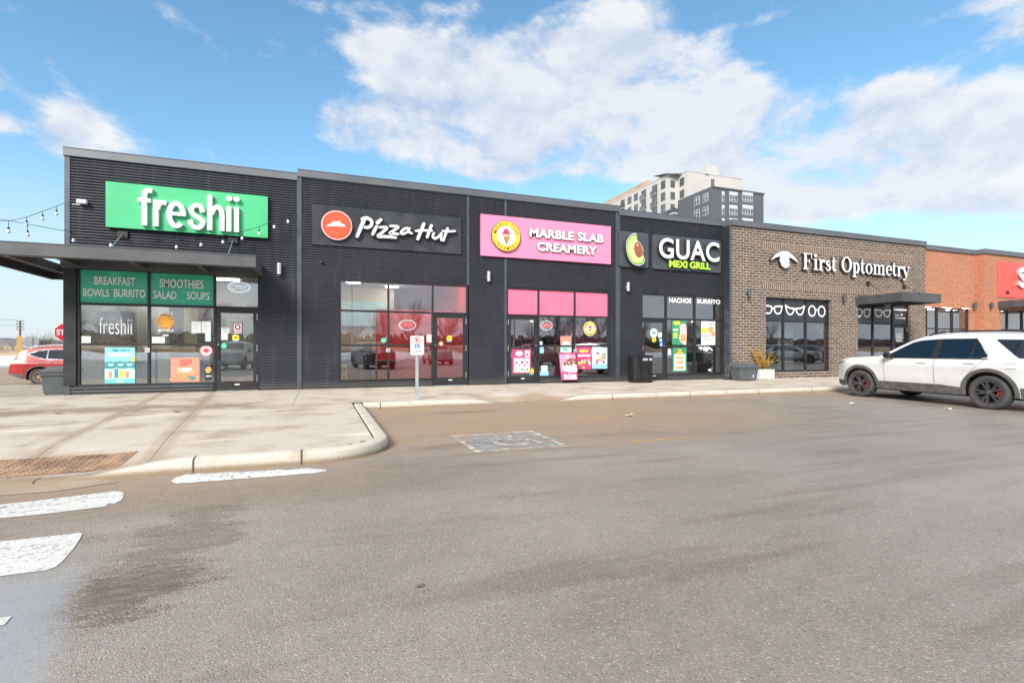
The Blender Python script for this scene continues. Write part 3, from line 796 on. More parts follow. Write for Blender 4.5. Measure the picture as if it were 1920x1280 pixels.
def wall_lamp(px, py, Y, label, m='galv', h=.30):
    x, z = P(px, py, Y-.12)
    t = thing('wall_lamp', label, 'wall light', (x, Y, z), group='cylinder wall lights on the shop fronts')
    b = MB(); b.lathe([(0,-h/2+.02),(.045,-h/2+.02),(.052,-h/2),(.056,-h/2),(.056,h/2),(.05,h/2),(.047,h/2-.02),(0,h/2-.02)], m, 20, 'Z', (0,-.12,0)); b.build('lamp_body', t, smooth=40)
    MB().box(-.035,.035,-.07,-.004,-.05,.05, m).build('bracket', t, bevel=.004); return t

X0 = P(122, 600)[0]; X1 = P(560, 600)[0]; X2 = P(879, 600)[0]; X3 = P(1158.5, 600)[0]; X4 = 14.16
X5 = P(1735.5, 600, YB)[0]
DEP = 7.0
# ---- unit A : corner shop
A = thing('shop_building', 'black corrugated corner shop at the left end, under the green sign and long canopy', 'shop', (0,0,0), group='black corrugated shop units')
xa = [P(147, 600)[0], P(279, 600)[0], P(402.5, 600)[0], P(485.5, 600)[0]]
corr_wall(A, X0, X1, 5.70, [(xa[0]-.25, xa[3]+.03, ZS[3]+FR, ZS[0]-.10, [(xa[2]-.03, xa[3]+.03)])])
cap(A, X0-.02, X1-.03, 5.91)
trim(A, X0+.05, 0, 5.70, .11)
MB().box(X0-.02, xa[0]-FR/2, -.05, .10, .22, ZS[3]+.05, 'frame_metal').build('corner_post', A, bevel=.006)
MB().box(X0+.11, xa[2]-.03, -.03, -.012, ZS[0]-.10, ZS[0]-.057, 'trim_metal').build('sill_trim', A)
storefront(A, xa, door=2, film=['green_film','green_film',None])
room(A, X0+.06, X1-.05, 6.6, 3.2, 'int_pale', 'int_pale', 'int_pale')
shell(A, X0, X1-.01, 0, DEP, 5.7, 'apt_dark', 5.3)
ceiling_lamps(A, [(-4.6,2.2),(-2.6,2.2),(-4.6,4.4)], 3.2)
# partitions and fittings inside read through the panes
MB().box(-5.1,-4.3,3.0,3.1,.006,3.19,'int_white').build('partition', A); MB().box(-3.2,-1.0,3.4,3.5,.006,3.19,'int_pale').build('partition', A); MB().box(-3.9,-3.55,3.0,3.08,.006,3.19,'int_cream').build('partition', A)
# ---- unit B and C : share one parapet
Bd = thing('shop_building', 'black corrugated shop between two seams, under the round red logo sign', 'shop', (0,0,0), group='black corrugated shop units')
xb = [P(637.5, 600)[0], P(728.5, 600)[0], P(811.5, 600)[0], P(878, 600)[0]-.03]
corr_wall(Bd, X1, X2, 5.80, [(xb[0]-.03, X2, ZS[3]+FR, ZS[0]-.05, [(xb[2]-.03, X2)])])
cap(Bd, X1-.03, X2, 6.02); trim(Bd, X1+.02, 0, 5.80, .12, 0, .05); trim(Bd, X2-.03, ZS[3]+.06, 5.80, .07)
storefront(Bd, xb, door=2)
room(Bd, X1+.05, X2-.02, 6.2, 3.25, 'int_cream', 'int_white', 'int_red')
shell(Bd, X1, X2, 0, DEP, 5.8, 'apt_dark', 5.4)
ceiling_lamps(Bd, [(1.0,1.9),(2.3,2.6),(3.6,.7),(.6,4.2),(2.7,.7),(1.9,.7)], 3.25, .4, .25)  # row nearest the window is added to brighten the red partition
MB().box(X1+.9, X1+3.0, 3.2, 3.32, .006, 3.24, 'int_cream').build('partition', Bd); MB().box(X1+2.2, X2-.05, 1.3, 1.42, .006, 2.35, 'int_red').build('partition', Bd)
MB().box(.3, 2.3, 3.08, 3.19, 1.9, 2.75, 'teal_pale').build('menu_board', Bd)
Cd = thing('shop_building', 'black corrugated shop with pink window films, under the pink sign', 'shop', (0,0,0), group='black corrugated shop units')
xc = [P(950.5, 600)[0], P(1009.5, 600)[0], P(1077.5, 600)[0], P(1141, 600)[0]]
corr_wall(Cd, X2, X3, 5.80, [(xc[0]-.03, xc[3]+.03, ZS[3]+FR, ZS[0]-.05, [(xc[0]-.03, xc[1]+.03)])])
cap(Cd, X2, X3+.02, 6.02); trim(Cd, P(947.5, 440)[0], 0, 5.80, .07); trim(Cd, X3-.05, 0, 5.80, .10)
storefront(Cd, xc, door=0, film=['pink_film']*3, hinge='L')
room(Cd, X2+.05, X3-.05, 5.6, 3.2, 'int_dark', 'int_dark', 'int_pink')
shell(Cd, X2, X3, 0, DEP, 5.8, 'apt_dark', 5.4)
MB().box(xc[1]+1.3, X3-.1, .75, .87, .006, 1.95, 'int_pink').build('partition', Cd); MB().box(xc[0]+.1, xc[1]+1.1, 2.9, 3.0, .006, 3.1, 'int_pink').build('partition', Cd)
# ---- unit D : lower black unit
Dd = thing('shop_building', 'low black corrugated shop under the avocado sign, against the brown brick shop', 'shop', (0,0,0), group='black corrugated shop units')
xd = [P(1203.5, 600)[0], P(1249.5, 600)[0], P(1303, 600)[0], P(1355, 600)[0]-.03]
corr_wall(Dd, X3, X4, 5.70, [(xd[0]-.03, xd[3]+.03, ZS[3]+FR, ZS[0]-.05, [(xd[0]-.03, xd[1]+.03)])])
cap(Dd, X3+.02, X4-.02, 5.91); trim(Dd, X3+.03, 0, 5.70, .08)
storefront(Dd, xd, door=0, hinge='L')
room(Dd, X3+.05, X4-.05, 5.6, 3.2, 'int_dark', 'int_dark', 'int_cream')
shell(Dd, X3, X4, 0, DEP, 5.7, 'apt_dark', 5.3)
# ---- unit E : brown brick
E = thing('shop_building', 'brown brick shop with white rimmed glasses drawn on its dark windows', 'shop', (0,0,0))
YW = YB + .13
xe1 = [P(p, 600, YW)[0] for p in (1431, 1469.5, 1511.5, 1553.5)]
xe2 = [P(p, 600, YW)[0] for p in (1603, 1637.5, 1674, 1702.5)]
ze = [.30, 1.23, 2.20, 3.05]
b = MB()
for (a, c_, z0, z1) in ((X4, xe1[0], 0, 5.66), (xe1[3], xe2[0], 0, 5.66), (xe2[3], X5, 0, 5.66), (xe1[0], xe1[3], ze[3]+.05, 5.66), (xe1[0], xe1[3], 0, ze[0]-.06), (xe2[0], xe2[3], ze[3]+.05, 5.66)):
    b.rect(a, c_, z0, z1, YB, 'brown_brick')
for (x_, z0, z1, s_) in ((xe1[0], ze[0]-.06, ze[3]+.05, 1), (xe1[3], ze[0]-.06, ze[3]+.05, -1), (xe2[0], 0, ze[3]+.05, 1), (xe2[3], 0, ze[3]+.05, -1)):
    b.add([(x_, YB, z0), (x_, YB+.30, z0), (x_, YB+.30, z1), (x_, YB, z1)], [(0,1,2,3) if s_ < 0 else (0,3,2,1)], 'brown_brick')
for (a, c_, z) in ((xe1[0], xe1[3], ze[3]+.05), (xe2[0], xe2[3], ze[3]+.05)):
    b.add([(a, YB, z), (c_, YB, z), (c_, YB+.3, z), (a, YB+.3, z)], [(0,3,2,1)], 'brown_brick')
b.add([(xe1[0], YB, ze[0]-.06), (xe1[3], YB, ze[0]-.06), (xe1[3], YB+.3, ze[0]-.06), (xe1[0], YB+.3, ze[0]-.06)], [(0,1,2,3)], 'brown_brick')
b.build('wall', E)
# soldier courses framing the sign field
xs0, xs1 = PX(1428, YB), PX(1708, YB)
for zc_ in (5.05, 3.52):
    x = xs0; sc = MB()
    while x < xs1: sc.box(x, x+.082, YB-.006, YB+.01, zc_-.14, zc_+.14, 'sold_brick'); sc.box(x+.082, x+.10, YB-.003, YB+.01, zc_-.14, zc_+.14, 'sold_mortar'); x += .10
    sc.build('soldier_course', E)
cap(E, X4, X5, 5.88, YB); 
rt = MB(); rt.corrx(YB+.02, -.02, 0, 5.66, X4-.012, 'cladding', -1); rt.build('return_wall', E, smooth=50)
MB().box(X4-.06, X4, YB-.03, YB+.02, 0, 5.66, 'trim_metal').build('corner_trim', E, bevel=.004)
MB().box(X4-.04, X4, YB+.02, .3, 5.67, 5.88, 'cap_metal').build('parapet_cap', E)
storefront(E, [x+FR/2*(1 if i == 0 else -1 if i == 3 else 0) for i, x in enumerate(xe1)], None, YW, ze, film=['film_dark']*3)
storefront(E, [x+FR/2*(1 if i == 0 else -1 if i == 3 else 0) for i, x in enumerate(xe2)], 2, YW, [.30, 1.23, 2.20, 3.05], film=['film_dark']*3)
MB().rect(xe2[0]+.06, xe2[2]-.03, 0, .25, YW, 'brown_brick', YW+.1).build('plinth', E)
room(E, X4+.05, X5-.05, 5.6, 3.3, 'int_green', 'int_green', 'int_pale', Y=.06)
shell(E, X4, X5, YB+.01, DEP, 5.66, 'apt_dark', 5.3)
# ---- unit F : orange brick, stepping forward
Fd = thing('shop_building', 'orange brick shop with a stepped corner under the red sign at the right edge', 'shop', (0,0,0))
X6 = P(1828, 500, YO)[0]; X7 = X6 + 9.0
xf1 = [P(p, 600, YO+.1)[0] for p in (1737.5, 1757.5, 1786, 1814.5)]; xf2 = [P(p, 600, YO2+.1)[0] for p in (1872.5, 1889.5)]; xf2 += [xf2[1]+1.2, xf2[1]+2.4, xf2[1]+3.6]
zf = [.30, 1.45, 2.05, 2.95]
b = MB()
b.rect(X5, xf1[3]+.02, zf[3]+.05, 5.55, YO, 'orange_brick'); b.rect(xf1[3]+.02, X6, 0, 5.55, YO, 'orange_brick'); b.rect(X5, xf1[3]+.02, 0, .24, YO, 'orange_brick')
b.add([(X6, YO2, 0), (X6, YO, 0), (X6, YO, 5.55), (X6, YO2, 5.55)], [(0,3,2,1)], 'orange_brick')
b.rect(X6, xf2[0]-.02, 0, 5.55, YO2, 'orange_brick'); b.rect(xf2[0]-.02, xf2[-1]+.02, zf[3]+.05, 5.55, YO2, 'orange_brick'); b.rect(xf2[-1]+.02, X7, 0, 5.55, YO2, 'orange_brick')
b.add([(xf1[3]+.02, YO, .24), (xf1[3]+.02, YO+.2, .24), (xf1[3]+.02, YO+.2, 3), (xf1[3]+.02, YO, 3)], [(0,1,2,3)], 'orange_brick')
b.add([(xf2[0]-.02, YO2, 0), (xf2[0]-.02, YO2+.2, 0), (xf2[0]-.02, YO2+.2, 3), (xf2[0]-.02, YO2, 3)], [(0,3,2,1)], 'orange_brick')
b.build('wall', Fd)
cap(Fd, X5, X6-.06, 5.76, YO); cap(Fd, X6-.06, X7, 5.76, YO2)
storefront(Fd, xf1, None, YO+.1, zf); storefront(Fd, xf2, None, YO2+.1, zf)
room(Fd, X5+.05, X7-.05, 5.6, 3.2, 'int_white', 'int_white', 'int_white', Y=.06)
shell(Fd, X5, X7, YO+.02, DEP, 5.5, 'apt_dark', 5.2)
RS = random.Random(5); sh = MB()
for i in range(26):
    x = X5 + .6 + i*.5; z = RS.choice((.5, .9, 1.3, 1.7)); sh.box(x, x+.42, 1.2+RS.random(), 2.2, z, z+.4, RS.choice(['int_white','int_red','wood_counter','teal_print','paper','int_cream','int_dark']))
sh.build('shelf_stock', Fd)
ceiling_lamps(Fd, [(X5+1+1.6*i, 1.5) for i in range(6)], 3.2, .3, 1.0)

# ---- canopies
def canopy(name, label, x0, x1, yf, yb, z0, z1, rods, Ywall, m='canopy_metal'):
    t = thing('canopy', label, 'canopy', (0,0,0))
    b = MB(); b.box(x0, x1, yf, yf+.08, z0, z1, m); b.box(x0, x0+.08, yf+.08, yb, z0, z1, m); b.box(x1-.08, x1, yf+.08, yb, z0, z1, m)
    for z in (z0, z1-.018): b.box(x0-.012, x1+.012, yf-.012, yf, z, z+.018, m)
    b.build('fascia', t, bevel=.004)
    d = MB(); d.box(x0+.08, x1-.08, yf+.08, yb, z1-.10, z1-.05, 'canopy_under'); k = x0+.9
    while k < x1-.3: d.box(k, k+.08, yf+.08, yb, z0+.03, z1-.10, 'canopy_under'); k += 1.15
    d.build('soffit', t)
    for (xr, zr, xf_, yf_) in rods:
        r = MB(); r.tube([(xr, Ywall-.06, zr), (xf_, yf_, z1)], .012, 'trim_metal', 8); ro = r.build('tie_rod', t, smooth=40)
        MB().box(xr-.09, xr+.09, Ywall-.07, Ywall-.02, zr-.07, zr+.07, 'black').build('anchor', ro, bevel=.004)
    return t
XR = -1.433; XL = -7.07
t = thing('canopy', 'long dark steel canopy wrapping the corner below the green sign', 'canopy', (0,0,0))
b = MB(); z0, z1, yf = 3.05, 3.33, -1.6
b.box(XL, XR, yf, yf+.08, z0, z1, 'canopy_metal'); b.box(XR-.08, XR, yf+.08, -.03, z0, z1, 'canopy_metal'); b.box(XL, XL+.08, yf+.08, 2.8, z0, z1, 'canopy_metal'); b.box(XL+.08, X0-.02, 2.72, 2.8, z0, z1, 'canopy_metal')
for z in (z0, z1-.018): b.box(XL-.012, XR+.012, yf-.012, yf, z, z+.018, 'canopy_metal')
b.box(XL, XR, yf+.08, yf+.20, z0-.004, z0+.018, 'canopy_metal')
b.build('fascia', t, bevel=.004)
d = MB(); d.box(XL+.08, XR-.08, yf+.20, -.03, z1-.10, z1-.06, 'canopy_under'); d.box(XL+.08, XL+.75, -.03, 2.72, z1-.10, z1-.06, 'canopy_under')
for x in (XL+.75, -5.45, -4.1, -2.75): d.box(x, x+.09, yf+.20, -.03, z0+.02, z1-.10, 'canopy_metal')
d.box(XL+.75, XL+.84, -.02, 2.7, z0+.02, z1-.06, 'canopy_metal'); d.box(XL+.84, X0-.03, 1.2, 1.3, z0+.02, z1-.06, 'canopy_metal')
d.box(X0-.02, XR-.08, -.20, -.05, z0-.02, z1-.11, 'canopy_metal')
d.build('soffit', t)
for (pa, pb) in (((230,440),(208,463)), ((437,451),(428,472))):
    xr, zr = P(*pa, -.05); xf_ = P(*pb, -1.3)[0]
    r = MB(); r.tube([(xr, -.06, zr), (xf_, -1.35, z1)], .014, 'steel', 8); ro = r.build('tie_rod', t, smooth=40)
    MB().box(xr-.11, xr+.11, -.08, -.02, zr-.08, zr+.08, 'black').build('anchor', ro, bevel=.004)
xo0 = P(1604, 550, YB)[0]; yo = -2.2
xo1 = P(1765, 560, yo)[0]
zt = P(1657, 545, yo)[1]; zb_ = P(1657, 562.5, yo)[1]
canopy('canopy', 'flat dark canopy over the brown brick shop door', xo0, xo1, yo, YB-.004, zb_, zt,
       [(P(1626,531,YB)[0], P(1626,531,YB)[1], P(1650,545,-1.7)[0], -1.8), (P(1694,537,YB)[0], P(1694,537,YB)[1], P(1728,548,-1.7)[0], -1.8)], YB)
xo2 = P(1871, 566, YO2)[0]
canopy('canopy', 'dark canopy on orange brick below the red sign', xo2, xo2+5, YO2-1.6, YO2-.004, P(1871,578,YO2)[1], P(1871,565,YO2)[1],
       [(P(1887,548,YO2)[0], P(1887,548,YO2)[1], P(1887,548,YO2)[0]+.5, YO2-1.3)], YO2)

# ------------------------------------------------------------------ signs
def box_px(xl, yt, yb, xr, Y):
    a, z1 = P(xl, yt, Y); _, z0 = P(xl, yb, Y); c_, _ = P(xr, yt, Y); return a, c_, z0, z1
# green
t = thing('shop_sign', 'bright green shop sign with big white lower-case letters', 'sign', (0,0,0))
Y = -.13; x0, x1, z0, z1 = box_px(198, 339.5, 425, 502, Y)
MB().rect(x0, x1, z0, z1, Y, 'green_sign', -.02).build('panel', t, bevel=.006)
Y2 = Y-.10; xa_, xb_ = P(257.5, 400, Y2)[0], P(448.5, 400, Y2)[0]; zb0 = P(270, 422.5, Y2)[1]; zt0 = P(283, 352.5, Y2)[1]
lt = MB(); H = zt0-zb0; wd = .135*H*1.06; x_h = .70*H
def LX(zx): return P(180+zx/5.818, 400, Y2)[0]
sw = LX(1265)-LX(1210)
def stem(xl, xr, za, zb2): lt.prism([(xl,za),(xr,za),(xr,zb2),(xl,zb2)], Y2, Y-.002, 'white_plastic')
# hand drawn rounded sans letters, measured from the sign
stem(LX(620), LX(680), zb0, zb0+x_h)
lt.ribbon([(LX(672), zb0+x_h*.66), (LX(690), zb0+x_h*.87), (LX(725), zb0+x_h*.93), (LX(762), zb0+x_h*.915)], [sw*.7, sw*.9, sw, sw], Y2, 'white_plastic', Y-Y2+.02, caps=False)
lt.ribbon([(LX(525), zb0), (LX(525), zb0+H*.35), (LX(525), zb0+H*.78), (LX(543), zb0+H*.91), (LX(575), zb0+H*.935), (LX(610), zb0+H*.925)], [sw]*6, Y2, 'white_plastic', Y-Y2+.02, caps=False)
lt.ribbon([(LX(452), zb0+H*.665), (LX(595), zb0+H*.665)], [sw*.85]*2, Y2, 'white_plastic', Y-Y2+.02, caps=False, sm=2)
cx, rx, cz, rz = (LX(768)+LX(978))/2, (LX(978)-LX(768))/2-sw/2, zb0+x_h*.5, x_h*.5-sw*.40
lt.ribbon([(cx+rx*cos(radians(a)), cz+rz*sin(radians(a))) for a in range(0, 331, 22)][0:1] + [(cx+rx*cos(radians(a)), cz+rz*sin(radians(a))) for a in range(14, 334, 20)], [sw]*17, Y2, 'white_plastic', Y-Y2+.02, caps=False, sm=4)
lt.ribbon([(cx-rx*.8, cz+.02*H), (cx+rx+sw*.5, cz+.02*H)], [sw*.78]*2, Y2-.003, 'white_plastic', .05, caps=False, sm=2)
cx, rx = (LX(1000)+LX(1193))/2, (LX(1193)-LX(1000))/2-sw/2
lt.ribbon([(cx+rx, cz+rz*.42), (cx+rx*.55, cz+rz*.92), (cx-rx*.2, cz+rz*.99), (cx-rx*.88, cz+rz*.62), (cx-rx*.55, cz+rz*.2), (cx+rx*.4, cz-rz*.16), (cx+rx*.98, cz-rz*.5), (cx+rx*.5, cz-rz*.96), (cx-rx*.2, cz-rz*1.0), (cx-rx*.85, cz-rz*.72), (cx-rx*1.05, cz-rz*.36)], [sw*.98]*11, Y2, 'white_plastic', Y-Y2+.02, caps=False)
stem(LX(1212), LX(1267), zb0, zb0+H*.965)
lt.ribbon([(LX(1262), zb0+x_h*.62), (LX(1285), zb0+x_h*.84), (LX(1325), zb0+x_h*.93), (LX(1362), zb0+x_h*.82), (LX(1374), zb0+x_h*.6), (LX(1374), zb0+x_h*.3), (LX(1374), zb0)], [sw*.7, sw*.9, sw, sw, sw, sw, sw], Y2, 'white_plastic', Y-Y2+.02, caps=False)
for a in (1422, 1506): stem(LX(a), LX(a+52), zb0, zb0+x_h*.985)
for a in (1450, 1533): lt.disc(LX(a), zb0+H*.915, sw*.60, sw*.60, Y2, 'white_plastic', Y-.002)
lt.build('letters', t, smooth=30)
# dark sign with round red logo and brush script
t = thing('shop_sign', 'black shop sign with a round red roof logo and white brush script', 'sign', (0,0,0))
Y = -.07; x0, x1, z0, z1 = box_px(585.3, 383.8, 457.8, 864.7, Y)
MB().rect(x0, x1, z0, z1, Y, 'panel_dark', -.02).build('panel', t, bevel=.004)
YL = Y-.10
def Z5(zx, zy, Yp=YL): return P(580+zx/6.62, 380+zy/6.62, Yp)
c0 = Z5(341, 281); rr_ = abs(Z5(535, 281)[0]-Z5(150, 281)[0])/2
lg = MB(); lg.disc(*c0, rr_, rr_, YL, 'pink_pale', Y-.001, 56, 'dark_return'); lg.disc(*c0, rr_*.93, rr_*.93, YL-.004, 'red_logo', YL, 56)
rg_ = MB(); lg.ribbon([(c0[0]+rr_*.82*cos(2*pi*k/40), c0[1]+rr_*.82*sin(2*pi*k/40)) for k in range(40)], [.012]*40, YL-.006, 'brown_print', 0, sm=1, closed=True)
lg.prism([Z5(*p) for p in ((205,295),(225,280),(285,250),(300,230),(345,238),(352,228),(380,228),(385,252),(440,280),(450,298),(330,292))], YL-.009, None, 'white_plastic')
lg.build('logo', t, smooth=30)
STR = [([(688,195),(642,300),(594,418)],[44,42,34]), ([(655,205),(705,190),(768,222),(772,275),(735,306),(690,308)],[36,38,36,34,36,30]),
 ([(835,295),(806,350),(786,392)],[30,38,34]), ([(888,212),(846,250)],[34,44]),
 ([(872,306),(962,312),(905,370),(852,418),(950,422),(1072,434)],[26,34,30,34,34,28]), ([(1002,290),(1102,300),(1050,345),(1000,382),(1055,386),(1105,390)],[24,32,30,34,28,24]),
 ([(1245,322),(1190,322),(1142,362),(1150,388),(1195,378),(1238,345)],[24,30,30,28,24,22]), ([(1232,322),(1234,362),(1272,382)],[26,30,22]),
 ([(1420,265),(1382,360),(1346,450)],[40,40,36]), ([(1320,352),(1400,344),(1520,348)],[24,30,24]), ([(1514,285),(1486,360),(1462,428)],[36,36,32]),
 ([(1545,378),(1532,420),(1560,445),(1600,425),(1640,378)],[26,30,30,28,24]), ([(1638,380),(1634,425),(1640,468)],[28,30,26]),
 ([(1714,322),(1690,390),(1664,468)],[34,32,28]), ([(1652,352),(1730,358),(1808,352)],[22,28,22])]
px2m = abs(Z5(100, 300)[0]-Z5(900, 300)[0])/800
bk = MB(); lt = MB()
for pts, ws in STR:
    q = [Z5(*p) for p in pts]; bk.ribbon(q, [(w_+30)*px2m*.95 for w_ in ws], YL+.006, 'dark_return', .08); lt.ribbon(q, [w_*px2m*1.08 for w_ in ws], YL-.012, 'white_plastic', .012)
bk.build('letter_backing', t, smooth=30); lt.build('letters', t, smooth=30)
# pink
t = thing('shop_sign', 'pink shop sign with a round yellow cone badge and white capitals', 'sign', (0,0,0))
Y = -.11; x0, x1, z0, z1 = box_px(901.9, 401, 478.7, 1145.3, Y)
MB().rect(x0, x1, z0, z1, Y, 'pink_sign', -.02, ).build('panel', t, bevel=.005)
YL = Y-.07; cx, cz = P(949.2, 442.6, YL); rr_ = abs(P(976.3,442,YL)[0]-P(922,442,YL)[0])/2
def ring_text(b, s, cx, cz, r, h, a0, a1, y, m, inside=False):
    for k, ch in enumerate(s):
        if ch == ' ': continue
        a = radians(a0 + (a1-a0)*k/max(1, len(s)-1)); vs, fs, _ = text_geo(ch, .01)
        xs = [v[0] for v in vs]; mx_ = (max(xs)+min(xs))/2; up = -1 if inside else 1; rot = a - pi/2 if not inside else a + pi/2
        q = []
        for (u, v) in vs:
            u2, v2 = (u-mx_)*h*.95, (v-.35)*h*1.3
            q.append((cx + r*cos(a) + u2*cos(rot) - v2*sin(rot), y, cz + r*sin(a) + u2*sin(rot) + v2*cos(rot)))
        b.add(q, fs, m)
def cone_badge(b, cx, cz, r, y, yb=None):
    b.disc(cx, cz, r, r, y, 'brown_print', yb, 56); b.disc(cx, cz, r*.965, r*.965, y-.003, 'yellow_logo', None, 56); b.disc(cx, cz, r*.645, r*.645, y-.0045, 'brown_print', None, 48); b.disc(cx, cz, r*.63, r*.63, y-.006, 'white_plastic', None, 48)
    ring_text(b, 'MARBLE SLAB', cx, cz, r*.80, r*.27, 165, 15, y-.006, 'brown_print'); ring_text(b, 'CREAMERY', cx, cz, r*.80, r*.27, 215, 325, y-.006, 'brown_print', True)
    b.disc(cx-r*.8, cz-.12*r, r*.03, r*.03, y-.006, 'brown_print', None, 10); b.disc(cx+r*.8, cz-.12*r, r*.03, r*.03, y-.006, 'brown_print', None, 10)
    b.prism([(cx-r*.28, cz+.03*r), (cx+r*.29, cz+.03*r), (cx+.02*r, cz-.58*r)], y-.009, None, 'cone_tan')
    for k in range(4):
        f_ = .8-.22*k; zz = cz-.07*r-.12*r*k
        b.ribbon([(cx-.26*r*f_, zz), (cx+.24*r*f_-.04*r, zz-.10*r)], [r*.022]*2, y-.011, 'brown_print', sm=1); b.ribbon([(cx+.27*r*f_, zz), (cx-.2*r*f_, zz-.10*r)], [r*.022]*2, y-.011, 'brown_print', sm=1)
    b.prism(catmull([(cx-r*.29, cz+.07*r), (cx-.22*r, cz+.22*r), (cx-.2*r, cz+.34*r), (cx-.06*r, cz+.47*r), (cx+.06*r, cz+.48*r), (cx+.17*r, cz+.36*r), (cx+.2*r, cz+.24*r), (cx+.28*r, cz+.08*r), (cx, cz+.10*r)], 4, True), y-.010, None, 'raspberry')
b = MB(); cone_badge(b, cx, cz, rr_, YL, Y-.001); b.build('badge', t)
lt = MB(); YL = Y-.06
for s_, l, yt, yb_, r_, yr in (('MARBLE SLAB', 992.6, 427, 444, 1131.4, 0), ('CREAMERY', 1007, 453.3, 470, 1119.4, 0)):
    a, c_, z0, z1 = box_px(l, yt, yb_, r_, YL); lt.text(s_, a, c_, z0, z1, YL, 'white_plastic', .055, .043, 0, 'dark_return', 1.03)
lt.build('letters', t)
# avocado
t = thing('shop_sign', 'square dark sign with a cut avocado beside the pink sign', 'sign', (0,0,0))
Y = -.10
def Z4(zx, zy, Yp): return P(1150+zx/8.727, 420+zy/8.727, Yp)
a, z1 = Z4(92, 112, Y); _, z0 = Z4(92, 688, Y); c_, _ = Z4(576, 200, Y)
MB().rrect(a, c_, z0, z1, .07, Y, 'panel_slate', -.02).build('panel', t, bevel=.004)
YL = Y-.20; AV = [(362,150),(385,185),(392,265),(440,310),(480,380),(492,440),(490,500),(512,570),(505,625),(470,665),(400,678),(320,650),(262,580),(225,480),(210,370),(222,270),(270,195),(320,160)]
ce = (350, 430)
def av(k): return catmull([Z4(ce[0]+(p[0]-ce[0])*k, ce[1]+(p[1]-ce[1])*k, YL) for p in AV], 4, True)
b = MB(); b.prism(av(1), YL, Y-.001, 'white_plastic', 'dark_return'); b.prism(av(.95), YL-.004, None, 'avo_skin'); b.prism(av(.89), YL-.008, None, 'avo_green')
b.prism(catmull([Z4(ce[0]+15+(p[0]-ce[0])*.68, ce[1]+10+(p[1]-ce[1])*.68, YL) for p in AV], 4, True), YL-.012, None, 'avo_yellow')
pit = catmull([Z4(*p, YL) for p in ((385,298),(430,330),(470,400),(478,470),(450,530),(415,548),(370,520),(338,440),(336,360),(352,312))], 4, True)
b.prism(pit, YL-.03, YL-.012, 'avo_pit'); b.disc(*Z4(388, 348, YL), .03, .045, YL-.033, 'pink_pale', None, 14)
b.build('avocado', t)
t = thing('shop_sign', 'wide dark sign with deep white capitals over small lime capitals', 'sign', (0,0,0))
a, z1 = Z4(645, 168, Y); _, z0 = Z4(645, 728, Y); c_ = min(Z4(1760, 300, Y)[0], X4-.14)
MB().rrect(a, c_, z0, z1, .08, Y, 'panel_slate', -.02).build('panel', t, bevel=.004)
YL = Y-.16; a, z1 = Z4(750, 215, YL); _, z0 = Z4(750, 552, YL); c_ = Z4(1735, 300, YL)[0]
MB().text('GUAC', a, c_, z0, z1, YL, 'white_plastic', .155, .018, 0, 'dark_return', 1.05).build('letters', t)
YL = Y-.10; a, z1 = Z4(915, 587, YL); _, z0 = Z4(915, 702, YL); c_ = Z4(1590, 650, YL)[0]
MB().text('MEXI GRILL', a, c_, z0, z1, YL, 'lime_glow', .095, .03, 0, 'avo_skin', .98).build('small_letters', t)
# serif letters on the brown brick
t = thing('shop_sign', 'white eye emblem and white serif letters on brown brick', 'sign', (0,0,0))
YL = YB-.14
def Z6(zx, zy): return P(1440+zx/6.857, 460+zy/6.857, YL)
e_, p_ = MB(), 1
m1 = abs(Z6(300,150)[0]-Z6(100,150)[0])/200
e_.ribbon([Z6(*p) for p in ((42,190),(95,140),(150,115),(212,106),(270,122),(330,162),(388,222))], [.015,.10,.16,.18,.17,.11,.02], YL, 'white_plastic', .13, 'dark_return')
cx, cz = Z6(214, 190); e_.disc(cx, cz, 62*m1, abs(Z6(214,190)[1]-Z6(214,262)[1]), YL-.002, 'white_plastic', YB-.01, 40, 'dark_return')
e_.ribbon([Z6(*p) for p in ((180,245),(222,275),(262,262),(278,236))], [.10,.10,.07,.03], YL-.004, 'white_plastic', .13, 'dark_return')
e_.build('emblem', t, smooth=30)
GL = {}
def V_(x, z0, z1, w_): return ('r', [(x, z0), (x, z1)], [w_]*2, False)
def H_(x0, x1, z, t_): return ('r', [(x0, z), (x1, z)], [t_]*2, False)
def RB(p, w_): return ('r', p, w_, True)
foot = lambda x, z=.03: H_(x-.15, x+.16, z, .06)
GL['F'] = (.68, [V_(.17,0,1,.15), H_(.02,.36,.03,.06), H_(.02,.60,.97,.06), V_(.57,.72,.97,.05), H_(.2,.44,.52,.05), V_(.43,.40,.64,.045)])
GL['i'] = (.36, [V_(.17,0,.68,.14), foot(.17), H_(.03,.2,.65,.06), ('d', .16, .90, .095)])
GL['r'] = (.46, [V_(.16,0,.68,.14), foot(.16), H_(.02,.18,.65,.06), RB([(.2,.46),(.27,.60),(.38,.60)], [.05,.08,.15])])
GL['s'] = (.42, [RB([(.33,.50),(.27,.62),(.16,.62),(.09,.52),(.17,.40),(.29,.30),(.33,.17),(.24,.05),(.12,.06),(.05,.19)], [.06,.06,.08,.12,.14,.14,.12,.08,.06,.06])])
GL['t'] = (.38, [RB([(.15,.88),(.15,.5),(.15,.18),(.22,.05),(.34,.12)], [.06,.14,.14,.10,.04]), H_(.02,.33,.65,.06)])
GL['O'] = (.76, [('o', .36, .5, .29, .46, .16, .06)])
GL['p'] = (.58, [V_(.17,-.26,.68,.14), foot(.17,-.23), H_(.03,.2,.65,.06), RB([(.22,.56),(.32,.64),(.43,.56),(.46,.34),(.42,.11),(.32,.04),(.22,.12)], [.04,.08,.13,.15,.13,.08,.04])])
GL['o'] = (.56, [('o', .27, .34, .19, .31, .14, .055)])
